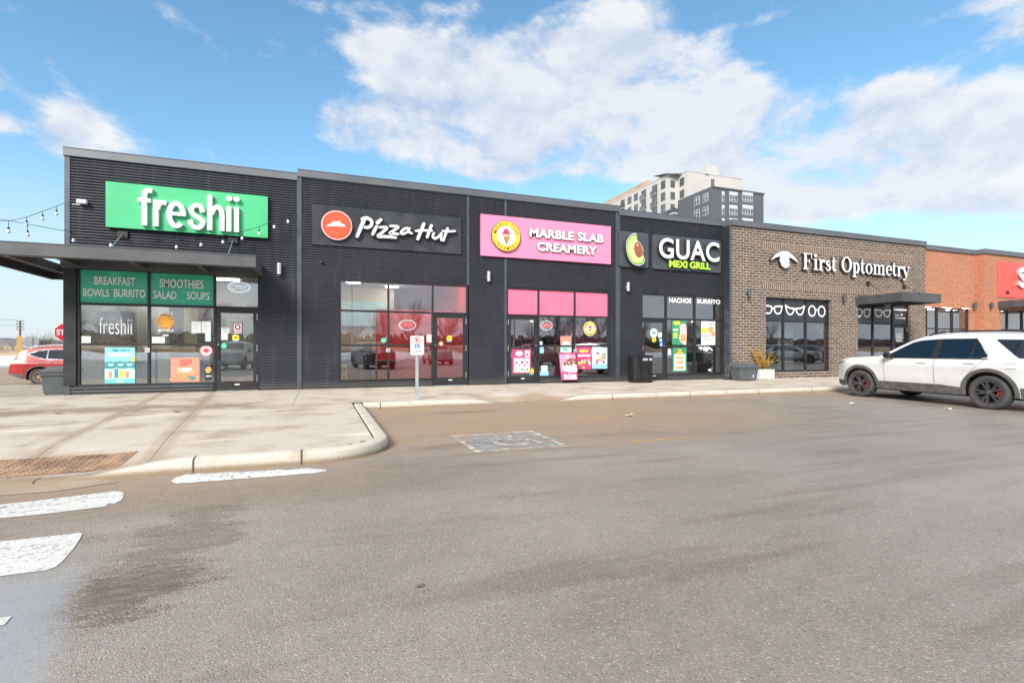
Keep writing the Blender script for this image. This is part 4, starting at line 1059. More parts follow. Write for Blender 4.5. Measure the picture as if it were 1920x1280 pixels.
GL['m'] = (.96, [V_(.16,0,.68,.13), V_(.48,0,.56,.13), V_(.80,0,.56,.13), foot(.16), foot(.48), foot(.80), H_(.02,.2,.65,.06), RB([(.21,.52),(.33,.63),(.44,.60),(.48,.50)], [.04,.07,.12,.13]), RB([(.53,.52),(.65,.63),(.76,.60),(.80,.50)], [.04,.07,.12,.13])])
GL['e'] = (.52, [H_(.1,.46,.37,.045), RB([(.45,.38),(.41,.56),(.28,.63),(.15,.55),(.10,.34),(.15,.12),(.29,.04),(.44,.14)], [.12,.10,.06,.12,.15,.12,.07,.04])])
GL['y'] = (.54, [('r', [(.07,.64),(.30,.04)], [.15]*2, False), RB([(.48,.64),(.30,.06),(.20,-.18),(.08,-.20)], [.05,.06,.06,.13]), H_(-.03,.22,.65,.06), H_(.38,.60,.65,.06)])
word = 'First Optometry'; adv = 0; seq = []
for ch in word:
    if ch == ' ': adv += .34; continue
    seq.append((ch, adv)); adv += GL[ch][0]
a = Z6(450, 300)[0]; c_ = Z6(1818, 300)[0]; z0 = Z6(470, 306)[1]; z1 = Z6(470, 98)[1]; sx = (c_-a)/adv; sz = z1-z0
lt = MB()
for ch, o_ in seq:
    for g_ in GL[ch][1]:
        if g_[0] == 'r': lt.ribbon([(a+(o_+p[0])*sx, z0+p[1]*sz) for p in g_[1]], [w_*(sx if abs(g_[1][0][0]-g_[1][-1][0]) < .3 else sz)*1.0 for w_ in g_[2]], YL, 'white_plastic', .12, 'dark_return', g_[3], 5 if g_[3] else 1)
        elif g_[0] == 'd': lt.disc(a+(o_+g_[1])*sx, z0+g_[2]*sz, g_[3]*sx, g_[3]*sz, YL, 'white_plastic', YB-.02, 20, 'dark_return')
        else:
            _, ox, oz, rx, rz, th, tl = g_; pts, ws = [], []
            for k in range(20):
                q_ = 2*pi*k/20; pts.append((a+(o_+ox+rx*cos(q_))*sx, z0+(oz+rz*sin(q_))*sz)); ws.append((tl+(th-tl)*cos(q_)**2)*sx)
            lt.ribbon(pts, ws, YL, 'white_plastic', .12, 'dark_return', closed=True, sm=2)
lt.build('letters', t, smooth=30)
# red sign cut by the frame edge
t = thing('shop_sign', 'coral red sign with a pale letter on orange brick at the right edge', 'sign', (0,0,0))
Y = YO2-.03; x0, z1 = P(1871, 490, Y); z0 = P(1871, 556.4, Y)[1]
MB().rect(x0, x0+5.5, z0, z1, Y, 'staples_red', YO2+.01).build('panel', t)
YL = Y-.10; x_, zt_ = P(1911, 501, YL); zb0 = P(1911, 538, YL)[1]; hh = zt_-zb0; ww = hh*.72
MB().ribbon([(x_+ww*.95, zb0+hh*.80), (x_+ww*.55, zb0+hh*.92), (x_+ww*.14, zb0+hh*.74), (x_+ww*.45, zb0+hh*.53), (x_+ww*.85, zb0+hh*.32), (x_+ww*.5, zb0+hh*.09), (x_+ww*.02, zb0+hh*.22)], [.2,.24,.27,.27,.27,.24,.2], YL, 'white_plastic', .10, 'galv', caps=False).build('letters', t, smooth=30)
# wall lights
for (px, py, Y, lb) in ((523.5,503.5,0,'grey cylinder wall light right of the long canopy'), (916.5,518,0,'grey cylinder wall light under the pink sign'), (1178,537.5,0,'grey cylinder wall light under the avocado sign'),
        (1405,549,YB,'grey cylinder wall light at the left end of the brown brick'), (1584,558.5,YB,'grey cylinder wall light on brown brick beside the flat canopy'), (1829,572.5,YO,'grey cylinder wall light in the inner orange brick corner'), (1860.5,572.5,YO2,'grey cylinder wall light on orange brick beside the red sign')):
    wall_lamp(px, py, Y, lb, 'galv' if Y == 0 else 'panel_slate')
# camera, junction box
x, z = P(603, 492, -.08); t = thing('security_camera', 'small dark dome camera under the black script sign', 'camera', (x, 0, z))
MB().lathe([(0,-.10),(.03,-.095),(.055,-.07),(.06,-.04),(.045,-.02)], 'black', 18, 'Y').build('dome', t, smooth=40); MB().lathe([(.065,-.045),(.07,-.02),(.07,0)], 'galv', 18, 'Y').build('base', t, smooth=40)
x, z = P(154, 378.5, -.1); t = thing('flood_light', 'white flood light box left of the green sign', 'light', (x, 0, z))
MB().box(-.10,.10,-.16,-.05,-.05,.05,'white_plastic').build('housing', t, bevel=.02); MB().tube([(0,-.06,0),(-.03,-.02,-.05),(-.22,-.02,-.06)], .012, 'galv', 6).build('bracket', t, smooth=40)
# ------------------------------------------------------------------ window lettering, posters, stickers (flat prints)
YG = .022            # just proud of the panes
def at(px, py, Y=YG): return P(px, py, Y)
def R4(l, yt, yb, r, Y=YG):
    a, z1 = P(l, yt, Y); _, z0 = P(l, yb, Y); c_ = P(r, yt, Y)[0]; return a, c_, z0, z1
def lines(b, x0, x1, z0, z1, n, y, m, fill=.8, seed=1):
    r = random.Random(seed); h = (z1-z0)/n
    for i in range(n): 
        w_ = (x1-x0)*r.uniform(fill*.6, fill); b.rect(x0, x0+w_, z1-(i+.75)*h, z1-(i+.3)*h, y, m)
# film lettering
def letter(words, label):
    b = MB()
    for s_, l, yt, yb_, r_, bo in words: b.text(s_, *R4(l, yt, yb_, r_), YG, 'white_print', 0, bo)
    tag(b.build('window_lettering', label=label, cat='window lettering'))
letter([('BREAKFAST',176.5,517.5,533,253.5,.012)], 'white word BREAKFAST on the left green window film')
letter([('BOWLS',155.8,540.5,555,204.5,.012)], 'white word BOWLS on the left green window film')
letter([('BURRITO',214,541.5,556.5,272.5,.012)], 'white word BURRITO on the left green window film')
letter([('SMOOTHIES',299.5,522.5,538.5,381.5,.012)], 'white word SMOOTHIES on the right green window film')
letter([('SALAD',287.5,544.5,559.5,331,.012)], 'white word SALAD on the right green window film')
letter([('SOUPS',350.5,546.5,561,392.8,.012)], 'white word SOUPS on the right green window film')
letter([('freshii',186,595,626,247,-.012)], 'thin white lower-case word on the left corner shop pane')
b = MB(); a, c_, z0, z1 = R4(181, 583, 630, 251, .5); b.rect(a, c_, z0, z1, .5, 'int_white', .53); b.build('hanging_panel', label='pale panel hanging inside behind the thin white word', cat='panel')
letter([('NACHOS',1254.5,558,567,1296,.03)], 'white word NACHOS at the top of the low black shop window')
letter([('BURRITO',1307,560.5,568.5,1350.5,.03)], 'white word BURRITO at the top of the low black shop window')
# poke bowls decal
b = MB(); b.text('POKE', *R4(296.5,584,590.5,325), YG, 'white_print', 0, .03); x, z = at(310.5, 603); b.disc(x, z, .20, .20, YG, 'food_print'); b.disc(x, z, .13, .13, YG-.003, 'orange_print'); b.text('BOWLS', *R4(296.5,616.5,621.5,325), YG, 'white_print', 0, .03); b.rect(*R4(305,627,629.5,316), YG, 'white_print')
b.build('bowl_decal', label='round food bowl decal between white words', cat='window decal')
# refresh poster
def poster(name, label, l, yt, yb_, r_, base, Y=YG, cat='poster'):
    a, c_, z0, z1 = R4(l, yt, yb_, r_, Y); b = MB(); b.rect(a, c_, z0, z1, Y, base, Y+.004)
    f = lambda u, v: (a+(c_-a)*u, z1-(z1-z0)*v); return b, f
def fin(b, name, label, cat='poster'): return b.build(name, label=label, cat=cat)
def fr(b, f, u0, v0, u1, v1, y, m): p, q = f(u0, v0), f(u1, v1); b.rect(p[0], q[0], q[1], p[1], y, m)
def ft(b, f, s_, u0, v0, u1, v1, y, m, bold=.02): p, q = f(u0, v0), f(u1, v1); b.text(s_, p[0], q[0], q[1], p[1], y, m, 0, bold)
def fd(b, f, u, v, ru, rv, y, m): p, q = f(u, v), f(u+ru, v+rv); b.disc(*p, abs(q[0]-p[0]), abs(q[1]-p[1]), y, m, None, 24)
b, f = poster('', '', 196.5, 651, 719, 253, 'sky_print'); y = YG-.003
ft(b,f,'TIME FOR A',.22,.05,.82,.12,y,'teal_dark'); ft(b,f,'REFRESH',.1,.15,.9,.25,y,'white_print',.05)
b.prism([f(*p) for p in ((0,.41),(.15,.38),(.3,.41),(.5,.38),(.7,.41),(.85,.38),(1,.41),(1,.6),(.8,.56),(.6,.59),(.4,.57),(.2,.6),(0,.57))], y, None, 'teal_dark')
for u in (.1,.42,.72): fr(b,f,u,.46,u+.2,.485,y-.002,'white_print'); fr(b,f,u+.03,.50,u+.15,.515,y-.002,'teal_pale')
fr(b,f,0,.6,1,.87,y-.001,'teal_pale'); fr(b,f,0,.87,1,1,y-.002,'teal_print')
for u, m_, v0 in ((.18,'coral_print',.66),(.38,'teal_dark',.58),(.56,'yellow_print',.62),(.74,'coral_print',.66)): fr(b,f,u-.06,v0,u+.06,.85,y-.004,m_); fd(b,f,u,v0,.05,.02,y-.006,'pink_pale')
fd(b,f,.93,.34,.07,.06,y-.002,'yellow_print'); ft(b,f,'freshii',.38,.9,.62,.97,y-.004,'white_print')
fin(b, 'poster', 'turquoise drinks poster in the lower left corner shop pane')
b, f = poster('', '', 320, 671, 716, 374, 'coral_print'); y = YG-.003
lines(b, *[f(.3,.05)[0], f(.75,.05)[0], f(.3,.35)[1], f(.3,.05)[1]], 3, y, 'red_print', 1, 2)
b.prism(catmull([f(*p) for p in ((.18,.52),(.35,.42),(.7,.42),(.85,.52),(.8,.66),(.5,.76),(.25,.66))],4,True), y, None, 'food_print'); ft(b,f,'VIIP',.24,.42,.72,.60,y-.003,'white_print',.05)
b.ribbon([f(.0,.9), f(.2,.74), f(.4,.84), f(.62,.74)], [.05]*4, y-.005, 'food_print'); fd(b,f,.74,.84,.11,.09,y-.007,'teal_dark')
fin(b, 'poster', 'salmon pink bowl poster in the lower corner shop pane')
b = MB(); x, z = at(386.5, 657); b.disc(x, z, .15, .15, YG, 'red_print'); b.disc(x, z, .125, .125, YG-.002, 'white_print'); b.disc(x, z, .10, .10, YG-.004, 'pink_pale')
b.prism([(x+p[0]*.075, z+p[1]*.075) for p in ((0,1),(.2,.6),(.4,.7),(.35,.2),(.65,.5),(.75,.3),(1,.25),(.85,-.05),(.95,-.15),(.4,-.5),(.45,-.65),(.06,-.55),(.04,-1),(-.04,-1),(-.06,-.55),(-.45,-.65),(-.4,-.5),(-.95,-.15),(-.85,-.05),(-1,.25),(-.75,.3),(-.65,.5),(-.35,.2),(-.4,.7),(-.2,.6))], YG-.006, None, 'red_print')
fin(b, 'sticker', 'round red maple leaf sticker beside the corner shop door', 'sticker')
b, f = poster('', '', 384, 685, 713, 397, 'film_dark'); fd(b,f,.5,.3,.45,.22,YG-.003,'food_print'); ft(b,f,'BOW',.2,.65,.95,.78,YG-.003,'white_print'); fin(b, 'poster', 'dark bowl decal under the maple leaf sticker', 'window decal')
for k, (l, yt, yb_, r_, m_, lb) in enumerate(((359,602,624,377,'paper','left white notice sheet above the corner shop counter'), (378,602,624,395.5,'paper','right white notice sheet above the corner shop counter'), (384.5,624,640,395.5,'sky_print','small blue bordered notice below the two white sheets'),
        (152.5,630,645,170,'paper','cream card low in the left corner shop pane'), (285,631,645,309,'paper','pale menu card under the round bowl decal'),
        (408,567.5,574,434,'paper','white strip at the foot of the pane above the corner shop door'), (463,569,575.5,484,'paper','second white strip at the right of the pane above the corner shop door'))):
    b, f = poster('', '', l, yt, yb_, r_, m_)
    if k < 3: fr(b,f,.12,.1,.88,.92,YG-.002,'white_print'); a, q = f(.18,.15), f(.85,.85); lines(b, a[0], q[0], q[1], a[1], 5, YG-.004, 'galv', 1, k)
    fin(b, 'notice', lb, 'notice')
YD = .008
for k, (l, yt, yb_, r_, m_, lb) in enumerate(((414.5,614,624.5,430,'paper','opening hours card on the corner shop door'), (414,625,637,427,'paper','blank white card on the corner shop door'), (436.5,604.5,626,455,'black_print','black and white square sticker on the corner shop door'))):
    b, f = poster('', '', l, yt, yb_, r_, m_, YD+.012)
    if k == 0: fr(b,f,.15,.1,.85,.35,YD+.009,'galv'); fr(b,f,.25,.55,.75,.7,YD+.009,'galv')
    if k == 2: fr(b,f,.08,.06,.92,.78,YD+.009,'pink_pale'); fd(b,f,.5,.38,.28,.24,YD+.007,'black_print'); fd(b,f,.5,.38,.16,.14,YD+.005,'white_print'); fr(b,f,.1,.84,.9,.93,YD+.009,'white_print')
    fin(b, 'notice', lb, 'notice')
def round_sticker(px, py, r_, m_, lb, Y=YG, inner=None, band=None):
    x, z = P(px, py, Y); b = MB(); b.disc(x, z, r_, r_, Y, m_)
    if band: b.rect(x-r_*.95, x+r_*.95, z-r_*1.35, z-r_*.75, Y+.002, band)
    if inner: b.disc(x, z, r_*.62, r_*.5, Y-.002, inner)
    for q in (-.15, .15): b.rect(x-r_*.35, x+r_*.35, z+(q-.05)*r_, z+(q+.05)*r_, Y-.004, 'black_print' if m_.startswith('y') else 'white_print')
    fin(b, 'sticker', lb, 'sticker')
round_sticker(419.5, 648, .075, 'green_dot', 'green round sticker on the corner shop door', YD+.012)
round_sticker(441.8, 633, .085, 'yellow_print', 'yellow round sticker with blue band on the corner shop door', YD+.012, 'orange_print', 'blue_print')
round_sticker(719, 638, .075, 'green_dot', 'green round sticker on the script sign shop window')
round_sticker(842.5, 634, .085, 'yellow_print', 'yellow round sticker on the red tinted shop door', YD+.012, 'orange_print', 'blue_print')
round_sticker(827, 644, .065, 'orange_print', 'small orange and white sticker near the red tinted door handle', YD+.012, 'white_print')
round_sticker(996.5, 695.5, .085, 'yellow_print', 'yellow sticker with blue band low on the ice cream shop door', YD+.012, 'orange_print', 'blue_print')
round_sticker(1226, 624, .15, 'neon_white', 'white round food seal on the low black shop door', YD+.012, 'blue_print')
round_sticker(1226.3, 636.5, .09, 'yellow_print', 'yellow round sticker below the white seal', YD+.012, 'orange_print')
# parcel box style press plates on the mullions
for px, py, lb in ((276.5, 656.5, 'grey intercom box on the corner shop mullion'), (728, 656.3, 'grey intercom box on the script sign shop mullion'), (1078.5, 657.5, 'grey intercom box on the ice cream shop mullion')):
    x, z = P(px, py, -.03); MB().box(x-.055, x+.055, -.05, -.014, z-.06, z+.06, 'galv').rect(x-.035, x+.035, z-.035, z+.035, -.053, 'steel').build('intercom_box', label=lb, cat='intercom', group='intercom boxes on the mullions', bevel=.006)
# neon open signs
def neon(px, py, rx, rz, label, red, Y=.12):
    x, z = P(px, py, Y); t = thing('open_sign', label, 'neon sign', (x, Y, z))
    b = MB(); b.ribbon([(rx*cos(2*pi*k/28), rz*sin(2*pi*k/28)) for k in range(28)], [.03]*28, 0, 'neon_white', .02, sm=1, closed=True); b.ribbon([(rx*.9*cos(2*pi*k/28), rz*.86*sin(2*pi*k/28)) for k in range(28)], [.015]*28, 0, 'neon_white', .02, sm=1, closed=True); b.build('outline', t)
    MB().text('OPEN', -rx*.72, rx*.72, -rz*.5, rz*.5, 0, red, .015, .012, .25).build('letters', t); return t
neon(448.5, 538.3, .26, .14, 'unlit white oval open sign above the corner shop door', 'neon_white')
neon(764, 609.3, .25, .15, 'lit oval open sign with red letters in the script sign shop', 'neon_red')
neon(1024.5, 610, .22, .155, 'oval open sign with red letters in the ice cream shop window', 'neon_red')
# black shop script sign: notices
bb, f = poster('', '', 800, 627, 641.5, 809, 'paper'); fr(bb,f,.1,.3,.9,.36,YG-.002,'sky_print'); fr(bb,f,.1,.5,.9,.56,YG-.002,'sky_print'); fin(bb, 'notice', 'white notice beside the red tinted shop door', 'notice')
bb = MB(); bb.box(*[v for v in (R4(640,684,711,651,.3)[0], R4(640,684,711,651,.3)[1])], .3, .34, 0.01, R4(640,684,711,651,.3)[3], 'yellow_print'); a, c_, z0, z1 = R4(641,690,695,650,.29); bb.rect(a, c_, z0, z1, .296, 'black_print'); bb.prism([(a+.03, .25), (c_-.03, .25), ((a+c_)/2, .42)], .296, None, 'red_print')
bb.build('wet_floor_sign', label='yellow wet floor sign inside the script sign shop', cat='floor sign', bevel=.004)
# ice cream shop
b = MB(); x, z = P(1106, 616, YG); r_ = .245; cone_badge(b, x, z, r_*.96, YG-.003); b.disc(x, z, r_, r_, YG, 'white_print'); fin(b, 'sticker', 'round yellow cone badge on the ice cream shop window', 'window decal')
b, f = poster('', '', 961, 655, 699.5, 995, 'magenta_print', YD+.012); y = YD+.009
fd(b,f,.36,.17,.2,.11,y,'teal_pale')
for (u, v) in ((.68,.04),(.08,.37),(.38,.37),(.68,.37),(.08,.68),(.38,.68),(.68,.68)):
    fr(b,f,u,v,u+.26,v+.28,y,'white_print'); fr(b,f,u+.02,v+.02,u+.24,v+.06,y-.002,'teal_print'); fd(b,f,u+.13,v+.17,.08,.05,y-.002,RS.choice(['black_print','raspberry','green_print','food_print']))
fin(b, 'poster', 'magenta cake menu poster on the ice cream shop door')
b, f = poster('', '', 1081, 650, 692, 1109, 'magenta_print'); y = YG-.003; ft(b,f,'NEW',.2,.12,.8,.26,y,'yellow_print',.05); ft(b,f,'GUMMIES',.08,.34,.92,.44,y,'white_print',.04)
for k in range(26): fd(b,f,RS.uniform(.1,.9),RS.uniform(.55,.93),.08,.04,y-.001-.0004*k,RS.choice(['orange_print','yellow_print','green_print','pink_pale','red_print','sky_print']))
fin(b, 'poster', 'hot pink sweets poster behind the sandwich board')
b, f = poster('', '', 1110.5, 650.5, 691, 1138.5, 'teal_pale'); fr(b,f,0,.8,1,1,YG-.002,'sky_print')
for k in range(30): fd(b,f,RS.uniform(.2,.85),RS.uniform(.25,.75),.07,.05,YG-.003-.0004*k,RS.choice(['food_print','green_print','pink_pale','raspberry','paper','brown_print','cone_tan']))
fin(b, 'poster', 'pale teal sundae poster at the right of the ice cream window')
b, f = poster('', '', 1051, 630, 661, 1071.5, 'coral_print'); fr(b,f,0,.58,1,1,YG-.002,'teal_pale'); b.prism(catmull([f(*p) for p in ((.05,.58),(.3,.34),(.7,.34),(.98,.58))],4), YG-.004, None, 'paper')
for k in range(10): fd(b,f,RS.uniform(.15,.85),RS.uniform(.68,.95),.09,.05,YG-.005-.0004*k,RS.choice(['teal_dark','paper','teal_print']))
fin(b, 'poster', 'coral and teal cake poster above the sandwich board')
for l, yt, yb_, r_, m_, lb in ((1012,649,662,1019.5,'sky_print','blue hours notice left in the ice cream window'), (1012,640,646,1017,'paper','tiny white card left in the ice cream window'), (1015,685,697,1026.5,'teal_pale','pale teal card low in the ice cream window'), (1012,697,704,1028.5,'sky_print','bright blue card at the foot of the ice cream window'), (994,598.5,603.5,1000,'paper','small white label at the top of the ice cream shop door')):
    b, f = poster('', '', l, yt, yb_, r_, m_, YG if l != 994 else YD+.012); fr(b,f,.15,.3,.85,.4,(YG if l != 994 else YD+.012)-.003,'galv'); fr(b,f,.15,.6,.7,.68,(YG if l != 994 else YD+.012)-.003,'galv'); fin(b, 'notice', lb, 'notice')
# low black shop
b, f = poster('', '', 1260, 600, 646, 1287, 'green_print'); fr(b,f,.12,.04,.55,.18,YG-.003,'yellow_print'); fr(b,f,.08,.36,.42,.43,YG-.003,'white_print'); 
for v in (.52,.6,.68): fr(b,f,.1,v,.4,v+.04,YG-.003,'yellow_print')
b.prism(catmull([f(*p) for p in ((.55,.22),(.85,.14),(1,.3),(.98,.95),(.8,.98),(.5,.8),(.55,.5))],4,True), YG-.005, None, 'pink_pale'); fd(b,f,.76,.72,.2,.15,YG-.008,'food_print'); fin(b, 'poster', 'green wrap poster in the low black shop window')
b, f = poster('', '', 1315, 600.5, 646.5, 1341, 'paper'); fr(b,f,0,.3,.4,.52,YG-.003,'lime_glow'); fd(b,f,.68,.36,.2,.12,YG-.003,'food_print'); fd(b,f,.84,.55,.14,.12,YG-.004,'food_print'); ft(b,f,'TACO',.5,.1,.95,.17,YG-.003,'black_print'); ft(b,f,'BURRITO',.05,.6,.65,.67,YG-.003,'black_print'); fr(b,f,.08,.75,.8,.78,YG-.003,'galv'); fr(b,f,.08,.84,.8,.87,YG-.003,'galv')
fin(b, 'poster', 'white taco poster in the low black shop window')
b, f = poster('', '', 1261, 650, 696, 1287.5, 'green_print'); fr(b,f,.1,.3,.9,.97,YG-.003,'teal_pale')
for k, v in enumerate((.14,.26,.45,.63,.84)): fd(b,f,.5,v,(.12,.25,.34,.34,.34)[k],.055,YG-.005-.001*k,'orange_print' if k < 2 else 'food_print')
fin(b, 'poster', 'green stacked snacks poster low in the low black shop window')
for l, yt, yb_, r_, m_, lb in ((1234.5,623,632,1241,'paper','white card on the low black shop door'), (1236,634.5,640,1241.5,'sky_print','small blue card on the low black shop door'), (1237,641,649.5,1242.5,'blue_print','blue wheelchair access sticker on the low black shop door')):
    b, f = poster('', '', l, yt, yb_, r_, m_, YD+.012)
    if m_ == 'blue_print': fd(b,f,.5,.2,.15,.12,YD+.009,'white_print'); b.ribbon([f(.45,.35),f(.5,.6),f(.8,.65)], [.02]*3, YD+.008, 'white_print'); b.ribbon([f(.35,.5),f(.3,.75),f(.6,.85)], [.015]*3, YD+.007, 'white_print')
    fin(b, 'notice', lb, 'notice')
for l, yt, yb_, r_, lb in ((1296,600,604.5,1299.5,'tiny white card high in the low black shop window'), (1252.5,654,665,1258,'white card beside the stacked snacks poster'), (1328.5,691.5,695.5,1333.5,'small white card at the foot of the low black shop window')):
    b, f = poster('', '', l, yt, yb_, r_, 'paper'); fin(b, 'notice', lb, 'notice')
# glasses on the dark films
def glasses(pl, yt, yb_, pr, style, label):
    Yg = YW + .024; a, z1 = P(pl, yt, Yg); _, z0 = P(pl, yb_, Yg); c_ = P(pr, yt, Yg)[0]; w_, h = c_-a, z1-z0; m_ = (a+c_)/2; zc_ = (z0+z1)/2; b = MB()
    for s_ in (-1, 1):
        if style == 'round': pts = [(m_+s_*w_*.29+w_*.20*cos(q), zc_+h*.46*sin(q)) for q in [2*pi*k/20 for k in range(20)]]
        elif style == 'cat': pts = [(m_+s_*w_*x_, zc_+h*z_) for x_, z_ in ((.05,.22),(.2,.22),(.36,.34),(.46,.48),(.44,.1),(.36,-.32),(.24,-.45),(.12,-.3),(.06,0))]
        else: pts = [(m_+s_*w_*x_, zc_+h*z_) for x_, z_ in ((.07,.30),(.2,.40),(.36,.42),(.47,.40),(.45,.05),(.38,-.34),(.24,-.44),(.12,-.30),(.07,0))]
        b.ribbon(pts, [.055]*len(pts), Yg, 'white_print', 0, sm=4, closed=True)
        if style != 'round': b.ribbon([(m_+s_*w_*.42, zc_+h*.38), (m_+s_*w_*.5, zc_+h*(.5 if style == 'cat' else .42))], [.09,.05], Yg-.003, 'white_print', sm=2)
    b.ribbon([(m_-w_*.09, zc_+h*.05), (m_, zc_+h*.14), (m_+w_*.09, zc_+h*.05)], [.05]*3, Yg-.002, 'white_print')
    fin(b, 'glasses_decal', label, 'window decal')['group'] = 'white glasses drawn on the dark window films'
glasses(1431.5,571.5,588,1467,'square','white square rimmed glasses decal, leftmost on the brick shop')
glasses(1472,572.5,590,1509,'cat','white cat-eye glasses decal in the middle of the left brick window')
glasses(1516,572.5,593,1547,'round','white tall round glasses decal at the right of the left brick window')
glasses(1603.5,577.5,594,1632,'square','white square rimmed glasses decal under the flat canopy')
glasses(1640,579.5,594,1670,'oval','white oval glasses decal beside the brick shop door')
Yg = YW+.024
def R5(l, yt, yb_, r_): return R4(l, yt, yb_, r_, Yg)
for s_, q_, lb in (('First', (1678.5,588.3,592.5,1685.5), 'small white first word of the name over the brick shop door'), ('Optometry', (1678.5,593.5,598.5,1697.5), 'small white second word of the name over the brick shop door')):
    b = MB(); b.text(s_, *R5(*q_), Yg, 'white_print', 0, .02); b.build('window_lettering', label=lb, cat='window lettering')
x, z = P(1690.5, 590, Yg); b = MB(); b.disc(x, z, .07, .03, Yg, 'white_print'); b.build('eye_decal', label='tiny white eye mark over the brick shop door', cat='window decal')
b = MB(); b.rect(*R5(1675.5,579,581.5,1700), Yg, 'white_print'); b.build('white_strip', label='thin white strip at the top of the brick shop door pane', cat='window decal')
b = MB(); Yg2 = YW+.018; a, z1 = P(1680, 624.5, Yg2); c_, z0 = P(1697, 624.5, Yg2)[0], P(1680, 641, Yg2)[1]; lines(b, a, c_, z0, z1, 6, Yg2, 'white_print', 1, 4); b.build('window_lettering', label='white opening hours lines on the brick shop door', cat='window lettering')
x, z = P(1541, 615, .3); b, f = poster('', '', 1531, 602, 650, 1548, 'int_dark', .0)
for k in range(22): fd(b,f,RS.uniform(.1,.9),RS.uniform(.05,.95),.12,.05,-.003-.0005*k,RS.choice(['red_print','coral_print','paper','teal_dark','black_print']))
fin(b, 'poster', 'red and dark eyewear poster inside the left brick window')
# ------------------------------------------------------------------ things standing in the shops
t = thing('window_counter', 'wooden counter behind the corner shop windows', 'counter', (0,0,0))
a = xa[0]+.12; c_ = xa[2]-.08
MB().box(a, c_, .35, .75, 1.02, 1.09, 'wood_counter').build('top', t, bevel=.006)
for x in (a+.35, (a+c_)/2, c_-.3): MB().box(x-.03, x+.03, .5, .56, .006, 1.02, 'black').build('leg', t)
for k, x in enumerate((a+.75, a+1.9, a+2.7)):
    s_ = thing('bar_stool', ['dark bar stool behind the turquoise poster', 'dark bar stool at the middle mullion of the corner shop', 'dark bar stool behind the salmon poster'][k], 'stool', (x, 1.05, .006), group='bar stools at the window counter')
    MB().lathe([(0,.70),(.17,.70),(.18,.72),(.17,.75),(0,.755)], 'black', 18).build('seat', s_, smooth=40)
    for q in range(4): MB().tube([(.11*cos(q*pi/2+.8), .11*sin(q*pi/2+.8), .70), (.2*cos(q*pi/2+.8), .2*sin(q*pi/2+.8), 0)], .013, 'galv', 6).build('leg', s_)
t = thing('serving_counter', 'grey freezer counter inside the ice cream shop', 'counter', (0,0,0))
MB().box(xc[1]+.35, xc[2]+.3, 1.5, 2.3, .006, 1.1, 'int_pale').build('body', t, bevel=.01); MB().box(xc[1]+.3, xc[2]+.35, 1.45, 2.35, 1.1, 1.16, 'int_white').build('top', t)
t = thing('order_counter', 'dark order counter inside the script sign shop', 'counter', (0,0,0))
MB().box(.6, 2.1, 2.2, 2.9, .006, 1.05, 'int_dark').build('body', t, bevel=.01); MB().box(.55, 2.15, 2.15, 2.95, 1.05, 1.10, 'int_pale').build('top', t)

# tables and chairs seen through the low black shop and script sign shop
def cafe_table(x, y, label):
    t = thing('cafe_table', label, 'table', (x, y, .006), group='small tables inside the shops')
    MB().box(-.35,.35,-.3,.3,.72,.76,'wood_counter').build('top', t, bevel=.006); MB().lathe([(.24,0),(.24,.02),(.035,.03),(.035,.72)], 'black', 16).build('pedestal', t, smooth=40)
    return t
def chair(x, y, rz, label):
    t = thing('cafe_chair', label, 'chair', (x, y, .006), rz, 'chairs inside the shops')
    MB().box(-.2,.2,-.2,.2,.44,.47,'int_dark').build('seat', t, bevel=.006); MB().box(-.2,.2,.18,.21,.62,.9,'int_dark').build('backrest', t, bevel=.006)
    for sx in (-.18,.18):
        for sy in (-.18,.18): MB().tube([(sx,sy,0),(sx,sy,.44 if sy < 0 else .9)], .012, 'steel', 6).build('leg', t)
    return t
cafe_table(xd[1]+.65, 1.1, 'small wooden table behind the green posters'); chair(xd[1]+.1, 1.2, 1.6, 'dark chair left of the small wooden table'); chair(xd[1]+1.25, 1.2, -1.6, 'dark chair right of the small wooden table')
cafe_table(xb[1]+.1, 1.0, 'small wooden table inside the script sign shop'); chair(xb[1]-.5, 1.1, 1.6, 'dark chair inside the script sign shop')
for k, (x, lb) in enumerate(((xe1[0]+.9, 'white frame display stand in the left brick window'), (xe1[1]+1.4, 'white frame display stand at the right of the left brick window'), (xe2[0]+.9, 'white frame display stand by the brick shop door'))):
    t = thing('display_stand', lb, 'shelf', (x, .9, .006), group='frame display stands in the brick shop')
    MB().box(-.45,.45,0,.04,0,2.1,'int_white').build('back_panel', t)
    for q in range(5): MB().box(-.45,.45,-.18,0,.45+.36*q,.47+.36*q,'int_white').build('shelf', t)
